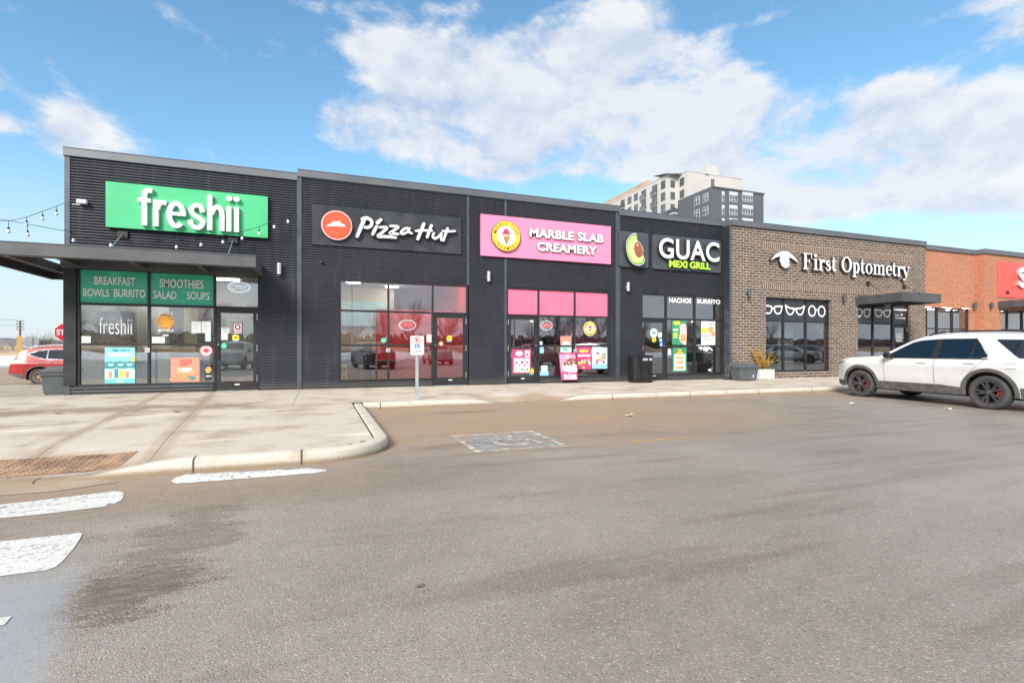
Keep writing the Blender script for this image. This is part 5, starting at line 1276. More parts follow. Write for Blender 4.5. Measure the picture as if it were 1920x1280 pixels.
# ------------------------------------------------------------------ street furniture on the walk
def grit_bin(label, x, y, rz, w_=.78, d_=.50, h=.62):
    t = thing('grit_bin', label, 'grit bin', (x, y, 0), rz, 'grey plastic grit bins')
    def taper(x0, x1, y0, y1, z0, z1, k, m):
        b = MB(); cx, cy = (x0+x1)/2, (y0+y1)/2; v = []
        for z, s_ in ((z0, k), (z1, 1)):
            for (px, py) in ((x0,y0),(x1,y0),(x1,y1),(x0,y1)): v.append((cx+(px-cx)*s_, cy+(py-cy)*s_, z))
        return b.add(v, [(0,3,2,1),(4,5,6,7),(0,1,5,4),(1,2,6,5),(2,3,7,6),(3,0,4,7)], m)
    b = taper(-w_/2, w_/2, -d_/2, d_/2, .03, h*.72, .86, 'bin_grey')
    for sx in (-1, 1): b.box(sx*w_*.30-.09, sx*w_*.30+.09, -d_*.40, d_*.40, 0, .032, 'bin_grey')
    b.build('body', t, bevel=.018)
    MB().box(-w_/2-.025, w_/2+.025, -d_/2-.025, d_/2+.025, h*.66, h*.74, 'bin_grey').build('rim', t, bevel=.012)
    l = MB(); a, c_ = w_/2+.035, d_/2+.04; z0, z1, z2 = h*.745, h*.80, h
    V = [(-a,-c_,z0),(a,-c_,z0),(a,c_,z0),(-a,c_,z0),(-a,-c_,z1),(a,-c_,z1),(a,c_,z1+.06),(-a,c_,z1+.06),(-a*.82,-c_*.45,z2-.02),(a*.82,-c_*.45,z2-.02),(a*.82,c_*.75,z2),(-a*.82,c_*.75,z2)]
    l.add(V, [(0,3,2,1),(0,1,5,4),(1,2,6,5),(2,3,7,6),(3,0,4,7),(4,5,9,8),(5,6,10,9),(6,7,11,10),(7,4,8,11),(8,9,10,11)], 'bin_lid'); l.build('lid', t, bevel=.016)
    MB().box(w_*.22, w_*.25, -d_*.47-.004, -d_*.47+.02, h*.20, h*.34, 'white_plastic').build('latch', t)
    return t
x, y = G(1408, 714, 0); grit_bin('dark grey grit bin with pitched lid beside the golden planter', x, y+.30, radians(-6))
x, y = G(98, 741, 0); grit_bin('dark grey grit bin standing at the corner post of the left shop', -5.93, .42, radians(-84), .72, .60, .70)
# black litter bin
x, y = G(1211, 717.5, 0); t = thing('litter_bin', 'black slatted litter bin in front of the low black shop door', 'litter bin', (x, y+.32, 0), radians(-10))
b = MB(); w_, d_, c_, h = .66, .60, .10, .90
oct_ = [(-w_/2+c_,-d_/2),(w_/2-c_,-d_/2),(w_/2,-d_/2+c_),(w_/2,d_/2-c_),(w_/2-c_,d_/2),(-w_/2+c_,d_/2),(-w_/2,d_/2-c_),(-w_/2,-d_/2+c_)]
b.hprism(oct_, .05, h-.07, 'bin_black')
for i in range(8):
    p, q = oct_[i], oct_[(i+1) % 8]; L_ = sqrt((q[0]-p[0])**2+(q[1]-p[1])**2); n = max(1, int(L_/.085)); nx, ny = (q[1]-p[1])/L_, -(q[0]-p[0])/L_
    for k in range(n):
        u0, u1 = (k+.1)/n, (k+.9)/n; a = (p[0]+(q[0]-p[0])*u0, p[1]+(q[1]-p[1])*u0); e_ = (p[0]+(q[0]-p[0])*u1, p[1]+(q[1]-p[1])*u1)
        b.hprism([(a[0]+nx*.001, a[1]+ny*.001), (e_[0]+nx*.001, e_[1]+ny*.001), (e_[0]+nx*.013, e_[1]+ny*.013), (a[0]+nx*.013, a[1]+ny*.013)], .09, h-.20, 'bin_black')
b.build('body', t)
MB().hprism([(p[0]*1.07, p[1]*1.07) for p in oct_], h-.07, h, 'bin_black').hprism([(p[0]*.7, p[1]*.7) for p in oct_], h, h+.012, 'black').build('lid', t, bevel=.01)
MB().hprism([(p[0]*1.03, p[1]*1.03) for p in oct_], 0, .05, 'bin_black').build('base', t, bevel=.006)
MB().box(-.05,.12,-d_/2-.016,-d_/2-.012,h-.17,h-.09,'galv').box(.17,.27,-d_/2-.016,-d_/2-.012,h-.17,h-.09,'galv').build('label_plate', t)
# planter with golden cut branches
x, y = G(1437, 710.5, 0); t = thing('planter', 'white concrete planter filled with golden dried branches', 'planter', (x+.05, y+.22, 0))
MB().box(-.36,.36,-.22,.22,0,.36,'planter_stone').build('tub', t, bevel=.012); MB().box(-.31,.31,-.18,.18,.362,.372,'bark').build('soil', t)
b = MB(); RP = random.Random(11)
for k in range(46):
    a = RP.uniform(0, 2*pi); ln = RP.uniform(.28, .62); lean = RP.uniform(.25, 1.0)
    if k % 4 == 0: lean, ln = RP.uniform(.0, .4), RP.uniform(.55, .85); 
    if k % 6 == 0: a = pi + RP.uniform(-.4, .4); lean = RP.uniform(.3,.7); ln = RP.uniform(.6, .95)
    p = Vector((RP.uniform(-.26,.26), RP.uniform(-.13,.13), .36)); pts = [p.copy()]; d = Vector((cos(a)*lean, sin(a)*lean*.7-.1, 1)).normalized()
    for q in range(6):
        p = p + d*ln/6; d = (d + Vector((cos(a)*.05*lean, sin(a)*.05*lean, -.10*lean))).normalized(); pts.append(p.copy())
    b.tube([tuple(v) for v in pts], [.005*(1-.12*i) for i in range(7)], 'gold_leaf', 3)
    for q in range(1, 7):
        for s_ in range(7 if k % 4 else 4):
            d2 = (pts[q]-pts[q-1]).normalized(); r_ = Vector((RP.uniform(-1,1), RP.uniform(-1,1), RP.uniform(-.4,.7))).normalized(); L_ = RP.uniform(.05,.13); tip = pts[q] + (d2*.6 + r_*.8)*L_; sd_ = r_.cross(d2)*.009 + Vector((0,0,.003))
            b.add([tuple(pts[q]-sd_), tuple(tip), tuple(pts[q]+sd_), tuple((pts[q]*.4+tip*.6)+r_.cross(d2)*.012)], [(0,1,2),(0,3,1)], 'gold_leaf')
b.build('branches', t)
# crumpled black rag / mat on the walk
x, y = G(1366, 711.5, 0); b = MB(); V = []; RP = random.Random(2)
for i in range(9):
    for j in range(6):
        u, v = i/8-.5, j/5-.5; e_ = max(0, 1-(2*u)**2)*max(0, 1-(2*v)**2); V.append((u*.46+RP.uniform(-.015,.015), v*.22+RP.uniform(-.015,.015), .006+e_*RP.uniform(.02,.13)))
b.add(V, [(i*6+j, (i+1)*6+j, (i+1)*6+j+1, i*6+j+1) for i in range(8) for j in range(5)], 'rag'); b.build('rag', smooth=60, loc=(x, y, 0), label='crumpled black rag on the pavement left of the brick corner', cat='rag')
# sandwich board
xl, yl = G(1053, 718.5, 0); xr, yr = G(1087, 718, 0); sc_ = sqrt((xr-xl)**2+(yr-yl)**2); t = thing('sandwich_board', 'pink ice cream cake sandwich board on the pavement', 'sandwich board', (xl, yl, 0), atan2(yr-yl, xr-xl)*.35)
W_ = .60; H_b = 1.02; tl = radians(14); ct, st_ = cos(tl), sin(tl)
def tilt(b):
    b.v = [(v[0], v[2]*st_ + v[1]*ct, v[2]*ct - v[1]*st_) for v in b.v]; return b
b = MB(); b.rect(.02, W_-.02, .10, H_b, -.004, 'pink_sign', .004)
f = lambda u, v: (.02+(W_-.04)*u, H_b-(H_b-.10)*v)
fr(b,f,0,0,1,.06,-.006,'magenta_print'); fr(b,f,0,.70,1,1,-.006,'magenta_print'); fd(b,f,.5,.13,.10,.07,-.008,'yellow_logo'); fd(b,f,.5,.13,.06,.045,-.010,'white_print')
b.prism(catmull([f(*p) for p in ((.12,.5),(.25,.32),(.6,.24),(.98,.25),(1.0,.45),(1.0,.68),(.6,.72),(.2,.64))],4,True), -.012, None, 'white_print')
b.prism(catmull([f(*p) for p in ((.16,.42),(.35,.28),(.7,.22),(.98,.24),(.99,.44),(.8,.40),(.7,.52),(.6,.42),(.5,.50),(.38,.42),(.28,.50))],4,True), -.014, None, 'brown_print')
for k in range(26): fd(b,f,RP.uniform(.3,.95),RP.uniform(.25,.40),.025,.012,-.016-.0003*k,RP.choice(['pink_pale','white_print','magenta_print']))
ft(b,f,'Ice Cream',.14,.76,.92,.86,-.010,'white_print',.02); ft(b,f,'CAKES!',.14,.87,.92,.97,-.010,'white_print',.06)
tilt(b).build('front_panel', t)
fm = MB()
for x_ in (.0, W_): fm.tube([(x_, 0, 0), (x_, H_b*st_, H_b*ct), (x_, H_b*st_+.02, H_b*ct), (x_, H_b*st_+.34, 0)], .012, 'black', 6)
for z_ in (.10, H_b): fm.tube([(0, z_*st_, z_*ct), (W_, z_*st_, z_*ct)], .011, 'black', 6)
fm.tube([(0, H_b*st_+.30, .12), (W_, H_b*st_+.30, .12)], .010, 'black', 6); fm.build('frame', t, smooth=40)
bk = MB(); bk.rect(.02, W_-.02, .12, H_b, 0, 'magenta_print', .008); bk.v = [(v[0], H_b*st_+.36-(v[2])*.33, v[2]*ct) for v in bk.v]; bk.build('rear_panel', t)
MB().box(W_/2-.09, W_/2+.09, H_b*st_-.01, H_b*st_+.05, H_b*ct, H_b*ct+.03, 'white_plastic').build('clip', t)
# permit parking sign
x, y = G(782, 749.5, 0); t = thing('parking_sign', 'white no-parking permit sign on a galvanised post by the kerb', 'road sign', (x, y, 0))
d_ = sqrt((x-CAM[0])**2*0 + 1); dep = (x*sin(YAW) + (y-CAM[1])*cos(YAW))
zf = lambda py: 1.06 + (657-py)*dep/960
po = MB(); po.box(-.032,.032,-.004,.004,0,zf(631),'galv'); po.box(-.032,-.026,.004,.034,0,zf(631),'galv'); po.box(.026,.032,.004,.034,0,zf(631),'galv'); po.build('post', t)
z0, z1 = zf(665.5), zf(629.5); w_ = .145
sb = MB(); sb.rrect(-w_, w_, z0, z1, .03, -.012, 'white_print', -.005); sb.rrect(-w_+.008, w_-.008, z0+.008, z1-.008, .024, -.0135, 'black_print'); sb.rrect(-w_+.014, w_-.014, z0+.014, z1-.014, .02, -.015, 'white_print')
hh = z1-z0; cz = z1-hh*.235
sb.ribbon([(.068*cos(2*pi*k/28), cz+.068*sin(2*pi*k/28)) for k in range(28)], [.018]*28, -.0165, 'red_print', sm=1, closed=True); sb.text('P', -.030, .034, cz-.042, cz+.042, -.0175, 'black_print', 0, .03); sb.ribbon([(-.048, cz+.048), (.048, cz-.048)], [.016]*2, -.019, 'red_print', sm=1)
cz = z1-hh*.55; sb.rect(-.055, .055, cz-.05, cz+.05, -.0165, 'blue_print'); sb.disc(-.008, cz+.036, .009, .009, -.018, 'white_print', None, 12)
sb.ribbon([(-.008,cz+.022),(-.004,cz-.006),(.018,cz-.008),(.030,cz-.032)], [.010]*4, -.018, 'white_print', sm=2); sb.ribbon([(-.014,cz+.006),(-.026,cz-.012),(-.014,cz-.034),(.010,cz-.032)], [.007]*4, -.018, 'white_print', sm=4)
sb.text('BY PERMIT', -.105, .105, z1-hh*.83, z1-hh*.745, -.0165, 'black_print', 0, .02); sb.text('ONLY', -.05, .05, z1-hh*.93, z1-hh*.855, -.0165, 'black_print', 0, .02)
sb.build('sign_plate', t)
# litter and leaves
for k, (px, py, s_, m_, lb) in enumerate(((1180,780,.10,'litter','crumpled white paper scrap on the asphalt near the bay lines'), (1777,768,.07,'litter','white paper scrap on the asphalt beside the white car'), (1597,757,.05,'litter','tiny white scrap ahead of the white car'))):
    x, y = G(px, py); b = MB(); V = []
    for i in range(5):
        for j in range(4): V.append(((i/4-.5)*s_*1.6+RP.uniform(-.01,.01), (j/3-.5)*s_+RP.uniform(-.01,.01), .006+RP.uniform(0,.035)))
    b.add(V, [(i*4+j,(i+1)*4+j,(i+1)*4+j+1,i*4+j+1) for i in range(4) for j in range(3)], m_); b.build('paper_scrap', loc=(x, y, ASPH), label=lb, cat='litter', group='white scraps on the asphalt')
for k, (px, py, lb) in enumerate(((110,776,'brown dead leaf on the left of the pavement'), (331,772.5,'brown dead leaf near the middle of the pavement'))):
    x, y = G(px, py, 0); b = MB(); pts = [(0,-.09),(.03,-.03),(.08,-.04),(.05,.01),(.09,.05),(.03,.05),(0,.1),(-.03,.05),(-.09,.05),(-.05,.01),(-.08,-.04),(-.03,-.03)]
    V = [(0,0,.012)] + [(p[0]*.9, p[1]*.9, .006+.03*abs(p[0])*8*RP.random()+.004) for p in pts]; b.add(V, [(0,1+i,1+(i+1) % 12) for i in range(12)], 'leaf_brown'); b.build('dead_leaf', loc=(x, y, .004), label=lb, cat='leaf')

x, y = G(786, 1099); b = MB(); V = []
for i in range(6):
    for j in range(4): V.append(((i/5-.5)*.05+RP.uniform(-.006,.006), (j/3-.5)*.026+RP.uniform(-.006,.006), .002+RP.uniform(0,.008)))
b.add(V, [(i*4+j,(i+1)*4+j,(i+1)*4+j+1,i*4+j+1) for i in range(5) for j in range(3)], 'bark'); b.build('dead_leaf', loc=(x, y, ASPH), label='small dark clump lying on the open asphalt near the camera', cat='litter')
# ------------------------------------------------------------------ string lights
def bulb(par, x, y, z, drop=.14, m='bulb_white'):
    s_ = MB(); s_.tube([(x,y,z),(x,y,z-drop+.05)], .006, 'black', 5); s_.lathe([(0,0),(.02,0),(.022,-.05),(.016,-.055)], 'black', 10, 'Z', (x,y,z-drop+.05)); so_ = s_.build('socket', par, smooth=40)
    MB().lathe([(.014,0),(.03,-.03),(.034,-.055),(.026,-.08),(0,-.09)], m, 12, 'Z', (x,y,z-drop)).build('bulb', so_, smooth=60)
def string(label, pts, bulbs, m='bulb_white', drop=.14):
    t = thing('string_light', label, 'string lights', (0,0,0)); MB().tube(catmull(pts, 5), .007, 'black', 5).build('wire', t, smooth=40)
    for p in bulbs: bulb(t, *p, drop, m)
    return t
YS = -.35
def S(px, py, Y=YS): x, z = P(px, py, Y); return (x, Y, z)
bl = [S(*p) for p in ((138,437),(208,446),(331,450),(377,446),(418,441),(454,434),(486,425),(514,413),(540,403))]
string('string of white bulbs looping under the green sign', [S(121,430)] + bl[:2] + [S(270,452)] + bl[2:] + [(P(556,396,-.03)[0], -.03, P(556,396,-.03)[1])], bl, 'bulb_white', .13)
YS2 = .1
bl = [S(106,387,YS2), S(80,396,YS2), S(50,407,YS2)]
string('upper string of bulbs left of the corner shop roof', [S(123,379,YS2)] + bl + [S(16,413.5,YS2), S(-20,413,YS2), S(-120,395,YS2)], bl, 'bulb_white', .13)
bl = [S(16,413.5,-.3), S(52,420,-.3)]
string('lower string of bulbs left of the corner shop roof', [S(122,433,-.3), S(90,427,-.3)] + bl[::-1] + [S(-20,407,-.3), S(-120,380,-.3)], bl, 'bulb_white', .2)

# ------------------------------------------------------------------ cars
def interp(tab, s_):
    for (a, va), (b_, vb) in zip(tab, tab[1:]):
        if s_ <= b_:
            t = (s_-a)/(b_-a) if b_ > a else 0; t = max(0, min(1, t)); return va + (vb-va)*t
    return tab[-1][1]
def cub(tab, s_):                            # smooth monotone-ish interpolation
    n = len(tab)
    for i in range(n-1):
        if s_ <= tab[i+1][0] or i == n-2:
            x0, x1 = tab[i][0], tab[i+1][0]; h = x1-x0; t = max(0, min(1, (s_-x0)/h))
            def sl(k):
                if k <= 0 or k >= n-1: 
                    j = 0 if k <= 0 else n-2; return (tab[j+1][1]-tab[j][1])/(tab[j+1][0]-tab[j][0])
                d0 = (tab[k][1]-tab[k-1][1])/(tab[k][0]-tab[k-1][0]); d1 = (tab[k+1][1]-tab[k][1])/(tab[k+1][0]-tab[k][0])
                return 0 if d0*d1 <= 0 else 2*d0*d1/(d0+d1)
            m0, m1 = sl(i)*h, sl(i+1)*h; a, b_ = tab[i][1], tab[i+1][1]
            return (2*t**3-3*t*t+1)*a + (t**3-2*t*t+t)*m0 + (-2*t**3+3*t*t)*b_ + (t**3-t*t)*m1
def make_car(name, label, paint, sp, loc, rz, group=None):
    L, sf, sr, RW, TR, HW = sp['L'], sp['sf'], sp['sr'], sp['RW'], sp['TR'], sp['HW']
    ref = (sf+sr)/2; top = sp['top']; t = thing(name, label, 'car', loc, rz, group)
    def plan(s_):
        f = 1.0
        if s_ < .75: f -= .30*((.75-s_)/.75)**2.4
        if s_ > L-.7: f -= .20*((s_-L+.7)/.7)**2.2
        return f
    vt = [(0,.90),(.28,.93),(.45,.955),(.54,.968),(.62,.978),(.80,.988),(.93,1.0),(.985,1.003),(1.0,.988),(1.06,.972),(1.14,.955),(1.72,.70),(1.9,.62)]
    zk = sp.get('zk', 1.0)
    def wd(s_, z): return HW*plan(s_)*interp(vt, z/zk)
    X = lambda s_: ref - s_
    RA = RW + .085
    def zlo(s_):
        z = sp['sill']
        if s_ < .32: z = sp['sill'] + .0 + .06*((.32-s_)/.32)
        if s_ > L-.5: z = sp['sill'] + .22*((s_-L+.5)/.5)
        for c_ in (sf, sr):
            if abs(s_-c_) < RA: z = max(z, RW + sqrt(max(0, RA*RA-(s_-c_)**2)))
        return z
    st = sorted(set([round(.05*i, 3) for i in range(int(L/.05)+1)] + [0, L, .012, .03, L-.012, L-.03] + [round(c_+RA*cos(pi*k/20), 4) for c_ in (sf, sr) for k in range(21)]))
    NZ = 30; TK = [.985, .95, .86, .66, .35, 0]
    V = []; row = []
    for s_ in st:
        zt = cub(top, s_); zl = min(zlo(s_), zt-.1); half = []
        for k in range(NZ+1):
            z = zl + (zt-.025-zl)*k/NZ; half.append((wd(s_, z), z))
        we = half[-1][0]
        for k in TK: half.append((we*k, zt-.025+.025*min(1,(1-k)*8)+.035*(1-k*k)))
        ring = [(X(s_), y, z) for y, z in half] + [(X(s_), -y, z) for y, z in half[-2::-1]]
        row.append(len(V)); V += ring
    n = len(half)*2-1; F = []
    for i in range(len(st)-1):
        a, b_ = row[i], row[i+1]
        for k in range(n-1): F.append((a+k, b_+k, b_+k+1, a+k+1))
    F.append([row[0]+k for k in range(n)]); F.append([row[-1]+k for k in range(n)][::-1])
    bd = MB(); bd.add(V, F, paint); body = bd.build('body', t, smooth=38)
    ub = MB(); ub.box(X(sf-.45), X(sr+.5), -HW*.80, HW*.80, sp['sill']-.06, .62, 'black'); ub.box(X(L-.25), X(.25), -HW*.68, HW*.68, sp['sill']+.03, .6, 'black'); ub.build('underbody', t)
    def patch(fn_lo, fn_hi, s0, s1, m, off=.004, ns=24, nz=6, both=True, name_='trim', par=None, smooth_=60):
        for sg in ((1, -1) if both else (1,)):
            b = MB(); V = []
            for i in range(ns+1):
                s_ = s0+(s1-s0)*i/ns; a, c_ = fn_lo(s_), fn_hi(s_)
                for k in range(nz+1): z = a+(c_-a)*k/nz; V.append((X(s_), sg*(wd(s_, z)+off), z))
            F = [(i*(nz+1)+k, i*(nz+1)+k+1, (i+1)*(nz+1)+k+1, (i+1)*(nz+1)+k) for i in range(ns) for k in range(nz)]
            if sg > 0: F = [f_[::-1] for f_ in F]
            b.add(V, F, m); b.build(name_, par or t, smooth=smooth_)
    def arc_patch(c_, r0, r1, a0, a1, m, off, name_):
        for sg in (1, -1):
            b = MB(); V = []; n_ = 40
            for i in range(n_+1):
                a = a0+(a1-a0)*i/n_
                for r_, o_ in ((r0, -.03), (r0, off), ((r0+r1)/2, off+.006), (r1, off), (r1, -.004)):
                    s_ = c_ - r_*cos(a); z = max(sp['sill']-.0, RW + r_*sin(a)); V.append((X(s_), sg*(wd(max(.02, min(L-.02, s_)), z)+o_), z))
            F = [(i*5+k, i*5+k+1, (i+1)*5+k+1, (i+1)*5+k) for i in range(n_) for k in range(4)]
            if sg > 0: F = [f_[::-1] for f_ in F]
            b.add(V, F, m); b.build(name_, t, smooth=50)
    for c_ in (sf, sr): arc_patch(c_, RA-.006, RA+sp['clad_w'], radians(-18), radians(198), sp['clad'], .012, 'arch_cladding')
    patch(lambda s_: sp['sill']-.02, lambda s_: sp['sill']+.20 - .05*max(0, (s_-(sr-.95))/.5 if s_ > sr-.95 else 0), sf+RA+.0, sr-RA-.0, sp['clad'], .014, 16, 4, name_='sill_cladding')
    patch(lambda s_: zlo(s_)-.02, lambda s_: sp['sill']+.16, .02, max(.06, sf-RA-.08), sp['clad'], .006, 6, 3, name_='bumper_cladding'); patch(lambda s_: zlo(s_)-.02, lambda s_: sp['sill']+.22, sr+RA+.09, L-.02, sp['clad'], .006, 8, 3, name_='bumper_cladding')
    for pl in sp['windows']:
        lo_, hi_ = pl['lo'], pl['hi']
        if pl.get('rim'):
            r_ = pl['rim']; e_ = .028
            patch(lambda s_: interp(lo_, s_)-e_, lambda s_: interp(hi_, s_)+e_, lo_[0][0]-e_*1.3, lo_[-1][0]+e_*1.3, r_, .003, 40, 3, name_='window_trim')
        patch(lambda s_: interp(lo_, s_), lambda s_: interp(hi_, s_), lo_[0][0], lo_[-1][0], pl.get('m', 'car_glass'), pl.get('off', .008), 40, 4, name_=pl.get('name', 'window'))
    if sp.get('fuel'):
        a, c_, z0, z1 = sp['fuel']
        for (p0, p1, q0, q1) in ((a, c_, z0, z0+.007), (a, c_, z1, z1+.007), (a-.005, a+.003, z0, z1), (c_-.003, c_+.005, z0, z1)): patch(lambda s_: q0, lambda s_: q1, p0, p1, 'seam', .003, 8, 1, False, 'fuel_flap_seam')
        patch(lambda s_: 1.135, lambda s_: 1.155, 1.62, 3.95, 'black', .006, 40, 1, True, 'belt_trim')
    # windscreen and rear glass laid on the top sheet
    for (s0, s1, k_, nm) in sp['screens']:
        b = MB(); V = []
        for i in range(13):
            s_ = s0+(s1-s0)*i/12; zt = cub(top, s_); we = wd(s_, zt-.025)
            for q in range(13): u = -1+q/6; k = u*k_; V.append((X(s_), we*k, zt-.025+.025*min(1,(1-abs(k))*8)+.035*(1-k*k)+.006))
        b.add(V, [(i*13+q, i*13+q+1, (i+1)*13+q+1, (i+1)*13+q) for i in range(12) for q in range(12)], 'car_glass'); b.build(nm, t, smooth=60)
    for (s_, z0, z1, bend) in sp['seams']:
        patch_lo = z0
        for sg in (1, -1):
            b = MB(); V = []
            for i in range(21):
                z = z0+(z1-z0)*i/20; s2 = s_+interp(bend, i/20)
                for q in (-.005, .005): V.append((X(s2+q), sg*(wd(s2+q, z)+.0025), z))
            F = [(2*i, 2*i+1, 2*i+3, 2*i+2) for i in range(20)]
            b.add(V, F, 'seam'); b.build('door_seam', t)
    for (s_, z) in sp['handles']:
        for sg in (1, -1):
            y = wd(s_, z); b = MB(); b.box(X(s_)-.115, X(s_)+.115, sg*(y-.005), sg*(y+.032), z-.014, z+.018, sp['handle_m']); b.build('door_handle', t, bevel=.012)
    for sg in (1, -1):
        s_, z = sp['mirror']; y = wd(s_, z); b = MB(); b.lathe([(0,-.11),(.06,-.10),(.095,-.04),(.10,.03),(.085,.07),(0,.075)], 'black', 14, 'Y'); b.v = [(X(s_)+v[0]*.9+.02, sg*(y+.14+v[1]*.95), z+.05+v[2]*.85) for v in b.v]; mo = b.build('mirror', t, smooth=50)
        MB().box(X(s_)-.05, X(s_)+.06, sg*(y-.02), sg*(y+.06), z-.03, z+.02, 'black').build('mirror_arm', mo, bevel=.008)
        if sp.get('rails'):
            a, c_, off_ = sp['rails']; b = MB(); pts = [(X(s2), sg*(wd(s2, cub(top, s2)-.025)*.97), cub(top, s2)-.01+.055*min(1, (s2-a)/.15, (c_-s2)/.15)) for s2 in [a+(c_-a)*i/16 for i in range(17)]]; b.tube(pts, .018, sp['rail_m'], 8); b.build('roof_rail', t, smooth=40)
    for (lo_, hi_, s0, s1, m_, nm) in sp['lamps']: patch(lambda s_: interp(lo_, s_), lambda s_: interp(hi_, s_), s0, s1, m_, .007, 10, 4, name_=nm)
    # wheels
    for c_ in (sf, sr):
        for sg in (1, -1):
            o = (X(c_), sg*(HW*.985-.115), RW-.004); tw = .125
            def lat(prof, m_, nm, par, ns=40):
                b = MB(); b.lathe([(r_, sg*h_) for r_, h_ in prof], m_, ns, 'Y', o); 
                if sg < 0: b.f = [f_ for f_ in b.f]
                return b.build(nm, par, smooth=35)
            ty = lat([(TR-.01,-tw+.02),(RW-.03,-tw),(RW-.008,-tw*.8),(RW,-tw*.4),(RW,tw*.4),(RW-.008,tw*.78),(RW-.035,tw*.97),(RW-.075,tw),(TR+.012,tw*.92),(TR,tw*.8),(TR-.015,tw*.4)], 'tyre', 'wheel', t)
            lat([(TR,tw*.86),(TR-.02,tw*.84),(TR-.035,tw*.55),(TR-.05,tw*.1),(0,tw*.05)], sp['rim_m'] if sp['rim_m'] != 'rim_dark' else 'black', 'rim_barrel', ty)
            sk = MB(); ns = sp['spokes']
            for q in range(ns):
                for e_ in ((-.16, .16) if sp['rim_m'] == 'rim_dark' else (0,)):
                    a = 2*pi*q/ns+.3; a1 = a+e_*1.25; a0 = a+e_*.35
                    p0 = (sin(a0)*.045, cos(a0)*.045); p1 = (sin(a1)*(TR-.012), cos(a1)*(TR-.012)); dx_, dz_ = p1[0]-p0[0], p1[1]-p0[1]; l_ = sqrt(dx_*dx_+dz_*dz_); nx, nz = -dz_/l_, dx_/l_
                    w0, w1 = (.022, .016)
                    q_ = [(p0[0]+nx*w0, p0[1]+nz*w0), (p1[0]+nx*w1, p1[1]+nz*w1), (p1[0]-nx*w1, p1[1]-nz*w1), (p0[0]-nx*w0, p0[1]-nz*w0)]
                    V = [(o[0]+a_, o[1]+sg*(tw*.66), o[2]+b__) if j in (0,3) else (o[0]+a_, o[1]+sg*tw*.84, o[2]+b__) for j, (a_, b__) in enumerate(q_)] + [(o[0]+a_, o[1]+sg*tw*.3, o[2]+b__) for a_, b__ in q_]
                    sk.add(V, [(0,1,2,3),(0,4,5,1),(1,5,6,2),(2,6,7,3),(3,7,4,0)], sp['rim_m'])
            sk.lathe([(0,sg*tw*.80),(.03,sg*tw*.80),(.06,sg*tw*.70),(.07,sg*tw*.4)], sp['rim_m'], 20, 'Y', o); sk.lathe([(TR+.004,sg*tw*.88),(TR-.02,sg*tw*.88),(TR-.028,sg*tw*.7)], sp['rim_m'], 40, 'Y', o)
            sk.build('rim', ty, smooth=30)
            MB().lathe([(0,sg*tw*.83),(.014,sg*tw*.82)], 'chrome', 12, 'Y', o).build('hub_cap', ty)
            if sp.get('caliper'):
                b = MB(); V = []; q_ = sp['caliper_dir']
                for i in range(9):
                    a = q_+radians(-34+68*i/8)
                    for r_ in (.135, .215): 
                        for h_ in (.10, .38): V.append((o[0]+cos(a)*r_, o[1]+sg*tw*h_, o[2]+sin(a)*r_))
                F = []
                for i in range(8):
                    a, c2 = i*4, (i+1)*4; F += [(a+1,a+3,c2+3,c2+1),(a,c2,c2+2,a+2),(a,a+1,c2+1,c2),(a+2,c2+2,c2+3,a+3)]
                F += [(0,2,3,1),(32,33,35,34)]
                b.add(V, F, 'caliper_red'); b.build('brake_caliper', ty, smooth=30, bevel=.006)
    return t
EXP = dict(L=5.05, sf=.93, sr=3.955, RW=.385, TR=.265, HW=.99, sill=.30, clad='car_clad', clad_w=.075, spokes=5, rim_m='rim_dark', handle_m='car_white', rail_m='black',
    top=[(0,.92),(.03,1.0),(.16,1.075),(.5,1.125),(1.0,1.165),(1.42,1.19),(1.6,1.27),(2.0,1.51),(2.35,1.68),(2.6,1.735),(3.1,1.765),(3.7,1.755),(4.3,1.725),(4.72,1.68),(4.83,1.60),(4.95,1.22),(5.0,1.02),(5.05,.80)],
    windows=[dict(lo=[(1.62,1.155),(1.75,1.15),(2.78,1.16)], hi=[(1.62,1.165),(1.75,1.25),(2.0,1.41),(2.25,1.555),(2.42,1.60),(2.78,1.625)]),
             dict(lo=[(2.77,1.155),(2.93,1.155)], hi=[(2.77,1.625),(2.93,1.63)], m='black', name='door_pillar', off=.007),
             dict(lo=[(2.92,1.16),(3.80,1.16),(3.93,1.19)], hi=[(2.92,1.63),(3.62,1.625),(3.93,1.21)]),
             dict(lo=[(3.60,1.16),(3.635,1.16)], hi=[(3.60,1.62),(3.635,1.60)], m='black', name='window_divider', off=.010),
             dict(lo=[(4.0,1.575),(4.42,1.22),(4.5,1.165),(4.88,1.165)], hi=[(4.0,1.595),(4.42,1.58),(4.5,1.575),(4.78,1.54),(4.88,1.30)])],
    screens=[(1.52,2.30,.90,'windscreen'),(4.80,4.965,.8,'rear_window')],
    seams=[(1.62,.50,1.13,[(0,.02),(1,0)]),(2.86,.48,1.14,[(0,0),(1,0)]),(3.70,.80,1.64,[(0,-.12),(.35,.16),(.5,.22),(.6,.2),(1,-.12)])], handles=[(2.58,1.03),(3.62,1.04)], mirror=(1.83,1.16), rails=(2.55,4.55,0),
    lamps=[([(.06,.92),(.5,1.0)],[(.06,1.01),(.3,1.06),(.5,1.02)],.06,.46,'lamp_glass','headlight'), ([(4.7,.98),(5.0,.95)],[(4.7,1.06),(5.0,1.08)],4.66,5.02,'tail_lamp','tail_light')], caliper=True, caliper_dir=pi, zk=1.0, fuel=(4.28,4.46,.93,1.04))
import copy
cf = Vector(G(1616, 743)); cr = Vector(G(1862, 767.5)); hd = (cf-cr).normalized(); rt_ = Vector((hd.y, -hd.x)); ctr = cf - hd*(.98*3.025/2) + rt_*.80
